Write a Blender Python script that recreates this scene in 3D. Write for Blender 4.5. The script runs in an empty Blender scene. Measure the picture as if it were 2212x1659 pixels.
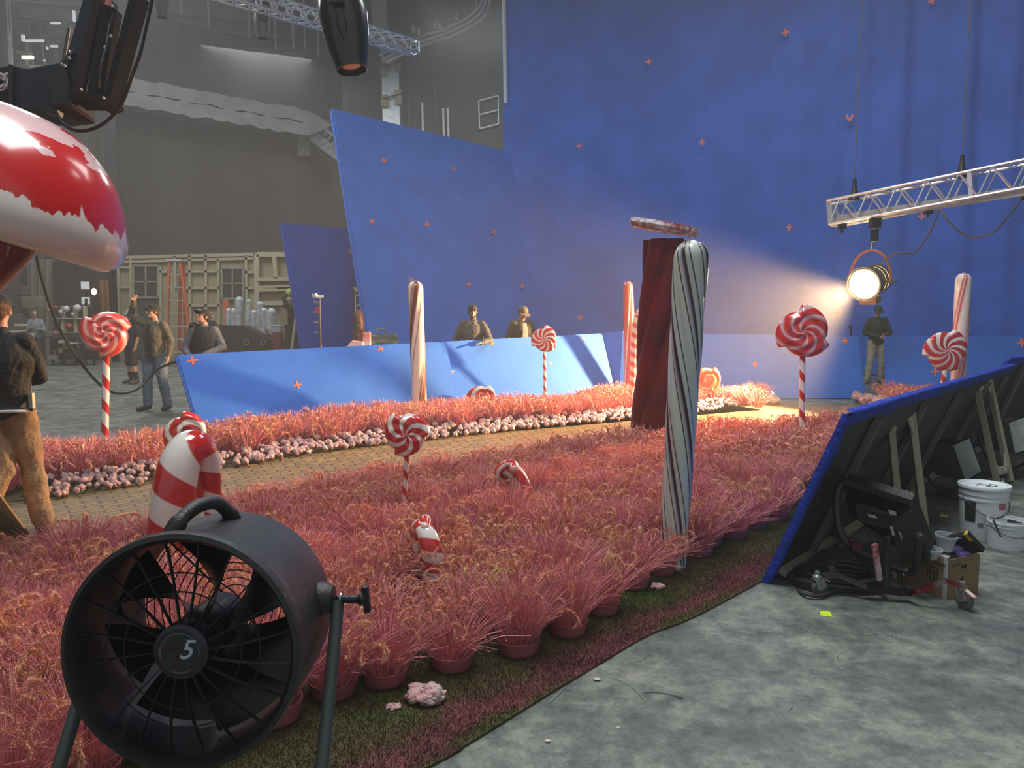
import bpy, bmesh, math, random
import numpy as np
from mathutils import Vector, Matrix, Euler, noise as mnoise
HAZE = 0.0052
random.seed(7); rng = np.random.default_rng(7)
SC = bpy.context.scene; COL = SC.collection; PI = math.pi
# ---------------------------------------------------------------- camera
F = 1660.0; CX, CY = 1106.0, 829.5; HC = 1.62; PITCH = math.atan(147.5 / F)
cd = bpy.data.cameras.new('camera'); cam = bpy.data.objects.new('camera', cd); COL.objects.link(cam)
cam.location = (0, 0, HC); cam.rotation_euler = (PI / 2 - PITCH, 0, 0)
cd.sensor_fit = 'HORIZONTAL'; cd.sensor_width = 36.0; cd.lens = 36.0 * F / 2212.0
cd.clip_start = 0.05; cd.clip_end = 200
SC.camera = cam
# ---------------------------------------------------------------- world, exposure
SC.view_settings.view_transform = 'Standard'; SC.view_settings.look = 'None'
SC.view_settings.gamma = 1.0; SC.view_settings.use_curve_mapping = False
SC.view_settings.exposure = 0.0
wd = bpy.data.worlds.new('world'); SC.world = wd; wd.use_nodes = True
wd.node_tree.nodes['Background'].inputs[0].default_value = (0.86, 0.93, 1.0, 1)
wd.node_tree.nodes['Background'].inputs[1].default_value = 0.38
cy = SC.cycles
cy.use_denoising = True; cy.adaptive_threshold = 0.02; cy.max_bounces = 4; cy.diffuse_bounces = 2; cy.glossy_bounces = 3
cy.transmission_bounces = 4; cy.volume_bounces = 0; cy.transparent_max_bounces = 6
cy.caustics_reflective = False; cy.caustics_refractive = False; cy.sample_clamp_indirect = 4.0
# ---------------------------------------------------------------- lights
def lamp(name, typ, loc, energy, color, rot=None, target=None, **kw):
    l = bpy.data.lights.new(name, typ); l.energy = energy; l.color = color
    for k, v in kw.items(): setattr(l, k, v)
    o = bpy.data.objects.new(name, l); COL.objects.link(o); o.location = loc
    if target is not None:
        o.rotation_euler = (Vector(target) - Vector(loc)).to_track_quat('-Z', 'Y').to_euler()
    elif rot: o.rotation_euler = rot
    return o
FRES = Vector((6.18, 13.6, 2.17))                       # the lit fresnel hanging from the truss
FDIR = Vector((-1.0, -.31, -.43)).normalized()
KEY = lamp('fresnel_beam', 'SPOT', FRES + FDIR * 0.30, 12000, (1.0, 0.62, 0.30), target=FRES + FDIR * 3,
           spot_size=math.radians(84), spot_blend=0.45, shadow_soft_size=0.16)
# soft overhead space lights of the stage
for i, (x, y, sx, e) in enumerate([(-.5, 5.0, 5.0, 1250), (-10.5, 19.5, 7.0, 1150), (5.5, 14.0, 5.0, 520), (-12, 34, 8.0, 1500), (-1.0, 27.5, 4.0, 500)]):
    lamp('space_light', 'AREA', (x, y, 11.8), e, (0.95, 0.98, 1.0), rot=(0, 0, 0), shape='SQUARE', size=sx)
# ---------------------------------------------------------------- picture geometry
SP, CP = math.sin(PITCH), math.cos(PITCH)
def ray(px, py):
    u = (px - CX) / F; v = (CY - py) / F
    return Vector((u, CP + v * SP, -SP + v * CP))
def gnd(px, py, z=0.0):
    d = ray(px, py); t = (z - HC) / d.z; return Vector((0, 0, HC)) + d * t
def at(px, py, Y):
    d = ray(px, py); return Vector((0, 0, HC)) + d * (Y / d.y)
def pxw(Y): return Y / F        # metres per pixel at depth Y
def proj(p):
    p = Vector(p) - Vector((0, 0, HC)); zc = p.y * CP - p.z * SP; yc = p.y * SP + p.z * CP
    return CX + p.x / zc * F, CY - yc / zc * F
# ---------------------------------------------------------------- materials
MATS = {}
def mat(name, col, rough=0.6, metal=0.0, var=0.0, vscale=6.0, bump=0.0, bscale=40.0, col2=None, emit=None, estr=0.0, coat=0.0, alpha=1.0, trans=0.0, spec=0.5, detail=3.0, stretch=None):
    if name in MATS: return MATS[name]
    m = bpy.data.materials.new(name); m.use_nodes = True; nt = m.node_tree; N = nt.nodes; L = nt.links
    b = N['Principled BSDF']; b.inputs['Base Color'].default_value = (*col, 1); b.inputs['Roughness'].default_value = rough
    b.inputs['Metallic'].default_value = metal; b.inputs['Coat Weight'].default_value = coat; b.inputs['Coat Roughness'].default_value = 0.08
    b.inputs['Alpha'].default_value = alpha; b.inputs['Transmission Weight'].default_value = trans
    b.inputs['Specular IOR Level'].default_value = spec
    tc = N.new('ShaderNodeTexCoord'); src = tc.outputs['Object']
    if stretch:
        mp = N.new('ShaderNodeMapping'); mp.inputs['Scale'].default_value = stretch; L.new(src, mp.inputs[0]); src = mp.outputs[0]
    if var or col2:
        n = N.new('ShaderNodeTexNoise'); n.inputs['Scale'].default_value = vscale; n.inputs['Detail'].default_value = detail; L.new(src, n.inputs['Vector'])
        r = N.new('ShaderNodeValToRGB'); r.color_ramp.elements[0].position = 0.38; r.color_ramp.elements[1].position = 0.62
        c2 = col2 or tuple(min(1, c * (1 + var)) for c in col); c1 = col if col2 else tuple(c * (1 - var) for c in col)
        r.color_ramp.elements[0].color = (*c1, 1); r.color_ramp.elements[1].color = (*c2, 1)
        L.new(n.outputs[0], r.inputs[0]); L.new(r.outputs[0], b.inputs['Base Color'])
    if bump:
        n2 = N.new('ShaderNodeTexNoise'); n2.inputs['Scale'].default_value = bscale; n2.inputs['Detail'].default_value = 4; L.new(src, n2.inputs['Vector'])
        bp = N.new('ShaderNodeBump'); bp.inputs['Strength'].default_value = bump; bp.inputs['Distance'].default_value = 0.02
        L.new(n2.outputs[0], bp.inputs['Height']); L.new(bp.outputs[0], b.inputs['Normal'])
    if emit: b.inputs['Emission Color'].default_value = (*emit, 1); b.inputs['Emission Strength'].default_value = estr
    MATS[name] = m; return m
def ramp(N, stops, interp='LINEAR'):
    r = N.new('ShaderNodeValToRGB'); cr = r.color_ramp; cr.interpolation = interp
    while len(cr.elements) < len(stops): cr.elements.new(0.5)
    for e, (p, c) in zip(cr.elements, stops): e.position = p; e.color = (*c, 1)
    return r
def math_n(nt, op, a, b=None, c=None):
    n = nt.nodes.new('ShaderNodeMath'); n.operation = op
    for i, x in enumerate((a, b, c)):
        if x is None: continue
        if isinstance(x, (int, float)): n.inputs[i].default_value = x
        else: nt.links.new(x, n.inputs[i])
    return n.outputs[0]
def stripe_mat(name, ku, kv, stops, interp='LINEAR', rough=0.2, coat=0.6, wob=0.0, var=0.0):
    """stripes running over a tube from its u (around, 0..1) and v (along, metres) coordinates"""
    m = bpy.data.materials.new(name); m.use_nodes = True; nt = m.node_tree; N = nt.nodes; L = nt.links; b = N['Principled BSDF']
    uv = N.new('ShaderNodeUVMap'); sp = N.new('ShaderNodeSeparateXYZ'); L.new(uv.outputs[0], sp.inputs[0])
    s = math_n(nt, 'ADD', math_n(nt, 'MULTIPLY', sp.outputs[0], ku), math_n(nt, 'MULTIPLY', sp.outputs[1], kv))
    if wob:
        tc = N.new('ShaderNodeTexCoord'); n = N.new('ShaderNodeTexNoise'); n.inputs['Scale'].default_value = 5; L.new(tc.outputs['Object'], n.inputs['Vector'])
        s = math_n(nt, 'ADD', s, math_n(nt, 'MULTIPLY', n.outputs[0], wob))
    fr = math_n(nt, 'FRACT', s); r = ramp(N, stops, interp); L.new(fr, r.inputs[0])
    L.new(r.outputs[0], b.inputs['Base Color']); b.inputs['Roughness'].default_value = rough
    b.inputs['Coat Weight'].default_value = coat; b.inputs['Coat Roughness'].default_value = 0.06
    return m
def swirl_mat(name, n, k, stops, rough=0.25, coat=0.5, wob=0.35):
    """pinwheel stripes in the local XZ plane: n arms, twisting k turns per metre of radius"""
    m = bpy.data.materials.new(name); m.use_nodes = True; nt = m.node_tree; N = nt.nodes; L = nt.links; b = N['Principled BSDF']
    tc = N.new('ShaderNodeTexCoord'); sp = N.new('ShaderNodeSeparateXYZ'); L.new(tc.outputs['Object'], sp.inputs[0])
    ang = math_n(nt, 'MULTIPLY', math_n(nt, 'ARCTAN2', sp.outputs[2], sp.outputs[0]), n / (2 * PI))
    rad = math_n(nt, 'SQRT', math_n(nt, 'ADD', math_n(nt, 'POWER', sp.outputs[0], 2.0), math_n(nt, 'POWER', math_n(nt, 'ABSOLUTE', sp.outputs[2]), 2.0)))
    nz = N.new('ShaderNodeTexNoise'); nz.inputs['Scale'].default_value = 7; L.new(tc.outputs['Object'], nz.inputs['Vector'])
    s = math_n(nt, 'ADD', math_n(nt, 'ADD', ang, math_n(nt, 'MULTIPLY', rad, k)), math_n(nt, 'MULTIPLY', nz.outputs[0], wob))
    fr = math_n(nt, 'FRACT', s); r = ramp(N, stops); L.new(fr, r.inputs[0]); L.new(r.outputs[0], b.inputs['Base Color'])
    b.inputs['Roughness'].default_value = rough; b.inputs['Coat Weight'].default_value = coat; b.inputs['Coat Roughness'].default_value = 0.06
    return m
# ---------------------------------------------------------------- mesh builder
class MB:
    def __init__(s): s.v = []; s.f = []; s.uv = {}
    def add(s, vs, fs, uvs=None):
        n = len(s.v); s.v += [Vector(p) for p in vs]; k = len(s.f)
        s.f += [tuple(i + n for i in f) for f in fs]
        if uvs:
            for i, u in enumerate(uvs): s.uv[k + i] = u
        return s
    def box(s, c, d, rot=None):
        c = Vector(c); x, y, z = [q / 2 for q in d]; R = rot.to_matrix() if isinstance(rot, Euler) else (rot or Matrix.Identity(3))
        vs = [c + R @ Vector((a * x, b_ * y, e * z)) for a in (-1, 1) for b_ in (-1, 1) for e in (-1, 1)]
        return s.add(vs, [(0, 1, 3, 2), (4, 6, 7, 5), (0, 4, 5, 1), (2, 3, 7, 6), (0, 2, 6, 4), (1, 5, 7, 3)])
    def beam(s, a, b, w, h=None, up=(0, 0, 1)):
        a = Vector(a); b = Vector(b); d = (b - a); L = d.length; d.normalize(); u = Vector(up)
        if abs(d.dot(u)) > .98: u = Vector((1, 0, 0))
        x = d.cross(u).normalized(); y = x.cross(d)
        R = Matrix((x, d, y)).transposed(); return s.box((a + b) / 2, (w, L, h or w), R)
    def tube(s, pts, r, n=10, cap=True, closed=False, lobes=None):
        pts = [Vector(p) for p in pts]; m = len(pts); rs = r if hasattr(r, '__len__') else [r] * m
        T = []
        for i in range(m):
            a = pts[(i - 1) % m] if (closed or i) else pts[i]; b = pts[(i + 1) % m] if (closed or i < m - 1) else pts[i]
            t = (b - a); T.append(t.normalized() if t.length > 1e-9 else Vector((0, 0, 1)))
        ref = Vector((0, 1, 0)) if abs(T[0].y) < .8 else Vector((1, 0, 0)); X = T[0].cross(ref).normalized()
        vs = []; dist = 0; ds = []
        for i in range(m):
            X = (X - T[i] * X.dot(T[i])).normalized(); Y = T[i].cross(X)
            if i: dist += (pts[i] - pts[i - 1]).length
            ds.append(dist)
            for k in range(n):
                a = 2 * PI * k / n; rr = rs[i] * (lobes(a, dist) if lobes else 1); vs.append(pts[i] + X * math.cos(a) * rr + Y * math.sin(a) * rr)
        fs = []; uvs = []
        for i in range(m if closed else m - 1):
            j = (i + 1) % m
            for k in range(n):
                l = (k + 1) % n; fs.append((i * n + k, i * n + l, j * n + l, j * n + k))
                v0, v1 = ds[i], ds[j] if j else ds[i] + .01
                uvs.append([(k / n, v0), ((k + 1) / n, v0), ((k + 1) / n, v1), (k / n, v1)])
        if cap and not closed:
            fs.append(tuple(reversed(range(n)))); uvs.append([(k / n, 0) for k in reversed(range(n))])
            fs.append(tuple((m - 1) * n + k for k in range(n))); uvs.append([(k / n, ds[-1]) for k in range(n)])
        return s.add(vs, fs, uvs)
    def lathe(s, prof, c=(0, 0, 0), n=24, axis=(0, 0, 1), closed=False):
        """prof: (radius, height) pairs along axis"""
        c = Vector(c); q = Vector((0, 0, 1)).rotation_difference(Vector(axis).normalized()); vs = []; m = len(prof)
        for r, h in prof:
            for k in range(n):
                a = 2 * PI * k / n; vs.append(c + q @ Vector((r * math.cos(a), r * math.sin(a), h)))
        fs = []
        for i in range(m if closed else m - 1):
            j = (i + 1) % m
            for k in range(n):
                l = (k + 1) % n; fs.append((i * n + k, i * n + l, j * n + l, j * n + k))
        if not closed:
            if prof[0][0] > 1e-6: fs.append(tuple(reversed(range(n))))
            if prof[-1][0] > 1e-6: fs.append(tuple((m - 1) * n + k for k in range(n)))
        return s.add(vs, fs)
    def ball(s, c, r, n=12, rot=None):
        r = Vector((r, r, r)) if isinstance(r, (int, float)) else Vector(r); c = Vector(c); R = rot.to_matrix() if rot else Matrix.Identity(3)
        vs = [c + R @ Vector((0, 0, -r.z))]; h = n // 2 + 1
        for i in range(1, h):
            p = PI * i / h
            for k in range(n):
                a = 2 * PI * k / n; vs.append(c + R @ Vector((r.x * math.sin(p) * math.cos(a), r.y * math.sin(p) * math.sin(a), -r.z * math.cos(p))))
        vs.append(c + R @ Vector((0, 0, r.z))); e = len(vs) - 1; fs = []
        for k in range(n):
            l = (k + 1) % n; fs.append((0, 1 + l, 1 + k)); fs.append((e, 1 + (h - 2) * n + k, 1 + (h - 2) * n + l))
            for i in range(h - 2): fs.append((1 + i * n + k, 1 + i * n + l, 1 + (i + 1) * n + l, 1 + (i + 1) * n + k))
        return s.add(vs, fs)
    def slab(s, poly, nrm, th):
        """flat polygon given a thickness th behind its face (along -nrm)"""
        poly = [Vector(p) for p in poly]; n = Vector(nrm).normalized() * th; m = len(poly)
        vs = poly + [p - n for p in poly]
        fs = [tuple(range(m)), tuple(reversed(range(m, 2 * m)))] + [(i, (i + m), ((i + 1) % m) + m, (i + 1) % m) for i in range(m)]
        return s.add(vs, fs)
    def grid(s, fn, nu, nv):
        vs = [fn(i / nu, j / nv) for j in range(nv + 1) for i in range(nu + 1)]; w = nu + 1
        fs = [(j * w + i, j * w + i + 1, (j + 1) * w + i + 1, (j + 1) * w + i) for j in range(nv) for i in range(nu)]
        uv = [[(i / nu, j / nv), ((i + 1) / nu, j / nv), ((i + 1) / nu, (j + 1) / nv), (i / nu, (j + 1) / nv)] for j in range(nv) for i in range(nu)]
        return s.add(vs, fs, uv)
WL = {}
def wl(o): return WL.get(o.name, Vector((0, 0, 0)))
def obj(name, mb, m, parent=None, loc=None, smooth=True, angle=40, bevel=0, label=None, cat=None, group=None, kind=None, local=False):
    """links mb as ONE mesh object; vertices are in world metres unless local; loc sets its origin in the world"""
    loc = Vector(loc) if loc is not None else (wl(parent) if parent else Vector((0, 0, 0)))
    me = bpy.data.meshes.new(name)
    off = Vector((0, 0, 0)) if local else loc
    me.from_pydata([tuple(p - off) for p in mb.v], [], mb.f); me.materials.append(m)
    if mb.uv:
        ul = me.uv_layers.new(name='UVMap'); k = 0
        for i, f in enumerate(mb.f):
            u = mb.uv.get(i)
            for j in range(len(f)):
                if u: ul.data[k].uv = u[j]
                k += 1
    if not local or True:
        bm = bmesh.new(); bm.from_mesh(me); bmesh.ops.recalc_face_normals(bm, faces=bm.faces); bm.to_mesh(me); bm.free()
    if smooth:
        me.shade_smooth()
        if angle < 180: me.set_sharp_from_angle(angle=math.radians(angle))
    o = bpy.data.objects.new(name, me); COL.objects.link(o); o.location = loc - (wl(parent) if parent else Vector((0, 0, 0)))
    if parent: o.parent = parent
    WL[o.name] = loc
    if bevel:
        b = o.modifiers.new('bevel', 'BEVEL'); b.width = bevel; b.segments = 2; b.limit_method = 'ANGLE'
    tag(o, label, cat, group, kind); return o
def tag(o, label=None, cat=None, group=None, kind=None):
    if label: o['label'] = label
    if cat: o['category'] = cat
    if group: o['group'] = group
    if kind: o['kind'] = kind
    return o
def thing(name, label, cat, loc=(0, 0, 0), group=None):
    o = bpy.data.objects.new(name, None); COL.objects.link(o); o.location = loc; o.empty_display_size = .1
    WL[o.name] = Vector(loc); return tag(o, label, cat, group)
def copy_tree(o, parent=None):
    c = o.copy(); COL.objects.link(c); c.parent = parent
    for ch in list(o.children): copy_tree(ch, c)
    return c
def text_mb(body, size, depth=0.002, shear=0.0, bold=0.0):
    cu = bpy.data.curves.new('t', 'FONT'); cu.body = body; cu.size = size; cu.extrude = depth; cu.align_x = 'CENTER'; cu.align_y = 'CENTER'; cu.shear = shear; cu.offset = bold
    o = bpy.data.objects.new('t', cu); COL.objects.link(o); dg = bpy.context.evaluated_depsgraph_get()
    me = bpy.data.meshes.new_from_object(o.evaluated_get(dg)); mb = MB()
    mb.add([v.co.copy() for v in me.vertices], [tuple(p.vertices) for p in me.polygons])
    bpy.data.objects.remove(o); bpy.data.curves.remove(cu); bpy.data.meshes.remove(me); return mb
def place(mb, M):
    for i in range(len(mb.v)): mb.v[i] = M @ mb.v[i]
    return mb
def frame_m(o, x, y, z):
    return Matrix(((x.x, y.x, z.x, o.x), (x.y, y.y, z.y, o.y), (x.z, y.z, z.z, o.z), (0, 0, 0, 1)))
def smoothpts(pts, k=6):
    """Catmull-Rom through pts"""
    P = [Vector(p) for p in pts]; out = []
    for i in range(len(P) - 1):
        a = P[max(i - 1, 0)]; b = P[i]; c = P[i + 1]; d = P[min(i + 2, len(P) - 1)]
        for j in range(k):
            t = j / k; out.append(.5 * ((2 * b) + (c - a) * t + (2 * a - 5 * b + 4 * c - d) * t * t + (3 * b - a - 3 * c + d) * t ** 3))
    out.append(P[-1]); return out
# shared materials
BLACK = mat('black_plastic', (0.012, 0.013, 0.015), 0.42, var=.2, bump=.15, bscale=300)
BLKMET = mat('black_metal', (0.010, 0.010, 0.011), 0.35, metal=.3)
STEEL = mat('steel', (0.45, 0.46, 0.47), 0.3, metal=1.0)
ALU = mat('aluminium', (0.72, 0.73, 0.75), 0.32, metal=.85, var=.06)
DKGREY = mat('dark_grey_metal', (0.06, 0.062, 0.06), 0.5, metal=.2)
WOOD = mat('raw_pine', (0.50, 0.42, 0.29), 0.7, var=.12, vscale=3, stretch=(8, 8, 1))
RUBBER = mat('grey_rubber', (0.09, 0.095, 0.10), 0.6)
WHITE = mat('white_plastic', (0.72, 0.77, 0.80), 0.4, var=.04)
SKIN = mat('skin', (0.52, 0.27, 0.18), 0.5, var=.06, vscale=12)
# ---------------------------------------------------------------- setting
def floor_mat():
    m = bpy.data.materials.new('stained_concrete'); m.use_nodes = True; nt = m.node_tree; N = nt.nodes; L = nt.links; b = N['Principled BSDF']
    tc = N.new('ShaderNodeTexCoord')
    def nz(s, d, r=.6, dist=0):
        n = N.new('ShaderNodeTexNoise'); n.inputs['Scale'].default_value = s; n.inputs['Detail'].default_value = d; n.inputs['Roughness'].default_value = r; n.inputs['Distortion'].default_value = dist
        L.new(tc.outputs['Object'], n.inputs['Vector']); return n.outputs[0]
    a = ramp(N, [(.36, (.075, .084, .078)), (.48, (.125, .140, .128)), (.60, (.235, .25, .215))]); L.new(nz(1.7, 12, .78, .15), a.inputs[0])
    b2 = ramp(N, [(.38, (0.50, .52, .52)), (.50, (1, 1, 1)), (.64, (1.55, 1.50, 1.28))]); L.new(nz(8.5, 10, .80, .2), b2.inputs[0])
    mx = N.new('ShaderNodeMix'); mx.data_type = 'RGBA'; mx.blend_type = 'MULTIPLY'; mx.inputs[0].default_value = .8
    L.new(a.outputs[0], mx.inputs[6]); L.new(b2.outputs[0], mx.inputs[7])
    v = N.new('ShaderNodeTexVoronoi'); v.inputs['Scale'].default_value = 3.2; L.new(tc.outputs['Object'], v.inputs['Vector'])
    sp = ramp(N, [(0.0, (1, 1, 1)), (.022, (1, 1, 1)), (.03, (0, 0, 0))]); L.new(v.outputs['Distance'], sp.inputs[0])
    mx2 = N.new('ShaderNodeMix'); mx2.data_type = 'RGBA'; L.new(sp.outputs[0], mx2.inputs[0]); L.new(mx.outputs[2], mx2.inputs[6]); mx2.inputs[7].default_value = (.42, .43, .36, 1)
    L.new(mx2.outputs[2], b.inputs['Base Color'])
    rr = ramp(N, [(.35, (.34,) * 3), (.65, (.58,) * 3)]); L.new(nz(3, 6), rr.inputs[0]); L.new(rr.outputs[0], b.inputs['Roughness'])
    bp = N.new('ShaderNodeBump'); bp.inputs['Strength'].default_value = .12; bp.inputs['Distance'].default_value = .01; L.new(nz(14, 8), bp.inputs['Height']); L.new(bp.outputs[0], b.inputs['Normal'])
    return m
FLOOR = floor_mat()
obj('floor', MB().box((-1, 21, -.05), (48, 56, .1)), FLOOR, kind='structure', smooth=False)
WALLM = mat('dark_acoustic_wall', (0.062, 0.060, 0.053), .85, var=.12, vscale=.5, bump=.5, bscale=3, stretch=(1, 1, .2))
CEILM = mat('hazy_grey_ceiling', (0.16, 0.16, 0.145), .9, var=.2, vscale=.6)
obj('wall_back', MB().box((6.7, 33.6, 8.5), (31.4, .2, 17.0)), WALLM, kind='structure', smooth=False)
obj('wall_far', MB().box((-17, 46, 8.5), (16, .2, 17.0)), mat('far_wall', (.13, .13, .12), .9, var=.15, vscale=.7), kind='structure', smooth=False)
obj('wall_left', MB().box((-25, 20, 8.5), (.2, 52, 17.0)), WALLM, kind='structure', smooth=False)
obj('wall_right', MB().box((22.4, 15, 8.5), (.2, 37.4, 17.0)), WALLM, kind='structure', smooth=False)
obj('ceiling', MB().box((-1.3, 21, 17.1), (47.6, 50.5, .2)), CEILM, kind='structure', smooth=False)
for i in range(9):
    y = 26 + i * 2.3
    obj('trim_%d' % (i + 1), MB().beam((-24.5, y, 16.7), (-9, y + 3.5, 16.7), .25, .45), mat('ceiling_beam', (.30, .30, .27), .7, metal=.1), kind='structure', smooth=False)
obj('trim_10', MB().box((-9.1, 39.8, 8.5), (.3, 12.6, 17.0)), WALLM, kind='structure', smooth=False)
# ---------------------------------------------------------------- blue screens
BLUE = mat('blue_screen_cloth', (0.055, 0.145, 0.58), .82, var=.10, vscale=.9, bump=.25, bscale=60, spec=.2)
BLUEF = mat('blue_flat_cloth', (0.045, 0.17, 0.62), .75, var=.06, vscale=1.5, bump=.2, bscale=50, spec=.25)
BLUEH = mat('blue_hem_cloth', (0.012, 0.045, 0.42), .7, var=.2, vscale=14, bump=.8, bscale=25)
ORANGE = mat('orange_marker_tape', (1.0, 0.19, 0.07), .6); ORANGE.node_tree.nodes['Principled BSDF'].inputs['Emission Strength'].default_value = 0
YELLOWT = mat('pale_marker_tape', (0.85, 0.62, 0.18), .6)
CURVE = smoothpts([(-.20, 23.9, 0), (3.5, 23.3, 0), (7, 22.2, 0), (10, 20.9, 0), (13, 19.2, 0), (16, 16.6, 0), (19, 13.2, 0)], 16)
def curve_y(x):
    for a, b in zip(CURVE, CURVE[1:]):
        if a.x <= x <= b.x: return a.y + (b.y - a.y) * (x - a.x) / (b.x - a.x)
    return CURVE[-1].y
def ripple(x, z):
    w = min(1, max(0, (x - 4.0) / 7)); return (.04 + .10 * w) * (math.sin(x * 5.1 + .6 * math.sin(x * 1.7)) * .5 + .5 * math.sin(x * 8.7 + 1)) * (.35 + .65 * min(1, z / 6)) * (.25 + .75 * w)
def curtain():
    nx = 520
    def fn(u, v):
        x = -.20 + 19.2 * u; z = .02 + 13.2 * v; y = curve_y(x) - ripple(x, z)
        return Vector((x - .12 * v, y, z))
    mb = MB().grid(fn, nx, 12)
    mb2 = MB().grid(lambda u, v: fn(u, v) + Vector((.05, .14, 0)), 60, 4)
    mb.add(mb2.v, mb2.f); return mb
CT = thing('blue_screen_curtain', 'huge deep blue backdrop curtain hanging behind the whole candy set', 'curtain', (8, 21.5, 0))
obj('curtain_cloth', curtain(), BLUE, CT, angle=180)
obj('edge_webbing', MB().tube([(-.27, 23.86, 13.2), (-.19, 23.86, 8.0)], .06, 6), mat('white_webbing', (.6, .68, .75), .6), CT)
def plus_mb(c, x, y, n, s, rot=0, vee=False, th=.006):
    mb = MB(); x, y = (x * math.cos(rot) + y * math.sin(rot)), (y * math.cos(rot) - x * math.sin(rot)); w = s * .21
    R = Matrix((x, y, n)).transposed()
    if vee:
        for sg in (-1, 1):
            d = (y + x * .45 * sg).normalized(); mb.beam(c, c + d * s * .9, w, th, up=n)
        return mb
    mb.box(c + n * th / 2, (s, w, th), R); mb.box(c + n * (th / 2 + .001), (w, s, th), R); return mb
for (px, py, s, r, vee) in [(1122, 125, 13, .1, 0), (1401, 133, 13, 0, 0), (1697, 70, 15, .1, 0), (1251, 315, 12, .1, 0), (1517, 307, 13, .1, 0), (1835, 262, 17, 0, 1),
                            (1705, 491, 14, 0, 0), (1991, 467, 15, 0, 0), (1253, 686, 12, .1, 0), (1507, 679, 12, .2, 0), (1812, 679, 13, 0, 0), (2013, 1, 16, .3, 0)]:
    Y = 22
    for _ in range(12): Y = curve_y(at(px, py, Y).x) - .30
    p = at(px, py, Y); t = (Vector((p.x + .5, curve_y(p.x + .5), 0)) - Vector((p.x - .5, curve_y(p.x - .5), 0))).normalized()
    n = t.cross(Vector((0, 0, 1)))
    obj('tracking_marker', plus_mb(p, t, Vector((0, 0, 1)), n, s * pxw(Y), r, vee), ORANGE, CT, smooth=False)
def plane_hit(px, py, p0, n):
    d = ray(px, py); o = Vector((0, 0, HC)); t = (p0 - o).dot(n) / d.dot(n); return o + d * t
def flat_panel(name, label, TL, TR, BR, BL, marks, th=.08, legs=True, back=False, m=None):
    """leaning screen: cloth face, hem around its edge, wooden frame and braces behind"""
    c = (BL + BR) / 2; t = thing(name, label, 'blue screen panel', (c.x, c.y, 0))
    x = (TR - TL).normalized(); n = (TR - TL).cross(TL - BL).normalized()
    if n.y > 0: n = -n
    y = n.cross(x)
    if y.z < 0: y = -y
    obj('cloth_face', MB().slab([BL, BR, TR, TL], n, th * .3), m or BLUEF, t, smooth=False)
    fr = MB(); wr = MB()
    for a, b in ((BL, BR), (BR, TR), (TR, TL), (TL, BL)):
        wr.beam(a - n * th * .65, b - n * th * .65, .06, th * .6, up=n)
    k = max(1, int((TR - TL).length / 1.3))
    for i in range(1, k):
        a = TL.lerp(TR, i / k); b = BL.lerp(BR, i / k); fr.beam(a - n * th * .65, b - n * th * .65, .06, th * .55, up=n)
    obj('ribs', fr, WOOD, t, smooth=False); obj('cloth_wrap', wr, m or BLUEF, t, smooth=False)
    if legs:
        for i in range(2):
            f = (i + .5) / 2; a = TL.lerp(TR, f) - n * th * 1.1; g = Vector((a.x - n.x * .9, a.y - n.y * .9, .03)); a = a.lerp(BL.lerp(BR, f), .1)
            obj('brace', MB().beam(a, g, .05, .08), WOOD, t, smooth=False)
    for (px, py, s, r, mt) in marks:
        p = plane_hit(px, py, BL, n); D = p.y
        obj('tracking_marker', plus_mb(p, x, y, n, s * pxw(D), r), mt, t, smooth=False)
    return t, n
V = Vector
O = ORANGE
BL2, BR2 = V((-3.19, 18.0, .02)), V((.84, 22.0, .02)); TL2, TR2 = at(720, 235, 19.5), at(1103, 328, 23.4)
flat_panel('tall_screen_flat', 'tallest leaning blue flat with slanted top edge, behind the two men at the wall', TL2, TR2, BR2, BL2,
    [(829, 346, 14, .1, O), (980, 365, 13, .6, O), (803, 478, 14, .7, O), (923, 485, 14, .1, O), (1066, 502, 13, .3, O), (888, 605, 13, .7, O), (1012, 614, 12, .05, O), (1128, 617, 12, .35, O)], th=.15)
BL3, BR3 = V((-5.18, 19.5, .02)), V((-3.75, 21.6, .02)); TL3 = at(612, 483, 20.3); TR3 = at(800, 497, 22.6)
flat_panel('screen_flat', 'shorter dark blue leaning flat behind two light stands', TL3, TR3, BR3, BL3, [(755, 543, 12, .1, O)], th=.12, m=mat('blue_flat_cloth_dull', (0.028, 0.075, 0.40), .8, var=.06, vscale=1.5))
# the low flats around the set
def low(TL, TR, a=.6):
    d = (TR - TL); d.z = 0; d.normalize(); nn = V((d.y, -d.x, 0)) * a
    BLx = TL + nn; BRx = TR + nn; BLx.z = .02; BRx.z = .02; return TL, TR, BRx, BLx
TLa, TRa = V((-4.79, 11.0, 1.05)), at(962, 739, 13.0)
BLa = gnd(434, 934, .02); BRa = V((TRa.x + .25, TRa.y - .45, .02))
flat_panel('low_screen_flat', 'long low blue flat leaning along the left edge of the pink grass', TLa, TRa, BRa, BLa,
    [(416, 779, 22, .05, O), (643, 832, 18, .1, O), (822, 754, 15, .4, O)])
A = low(at(964, 740, 13.12), at(1300, 722, 14.75), .5)
flat_panel('low_screen_flat', 'brightly lit low blue flat the bearded man rests his hand on', *A,
    [(975, 803, 13, .15, mat('pale_orange_tape', (.9, .32, .12), .6)), (1063, 742, 12, .4, O), (1189, 786, 11, .4, YELLOWT), (1259, 732, 10, .3, O)])
t1_, t2_ = at(1302, 722, 14.9), at(1345, 718, 14.75)
flat_panel('low_screen_flat', 'narrow blue flat wedged at a slant left of the tall columns', t1_, t2_, V((2.75, 14.5, .02)), V((2.05, 14.62, .02)), [], legs=False)
A = low(at(1338, 721, 15.1), at(1855, 728, 15.25), .35)
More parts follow.
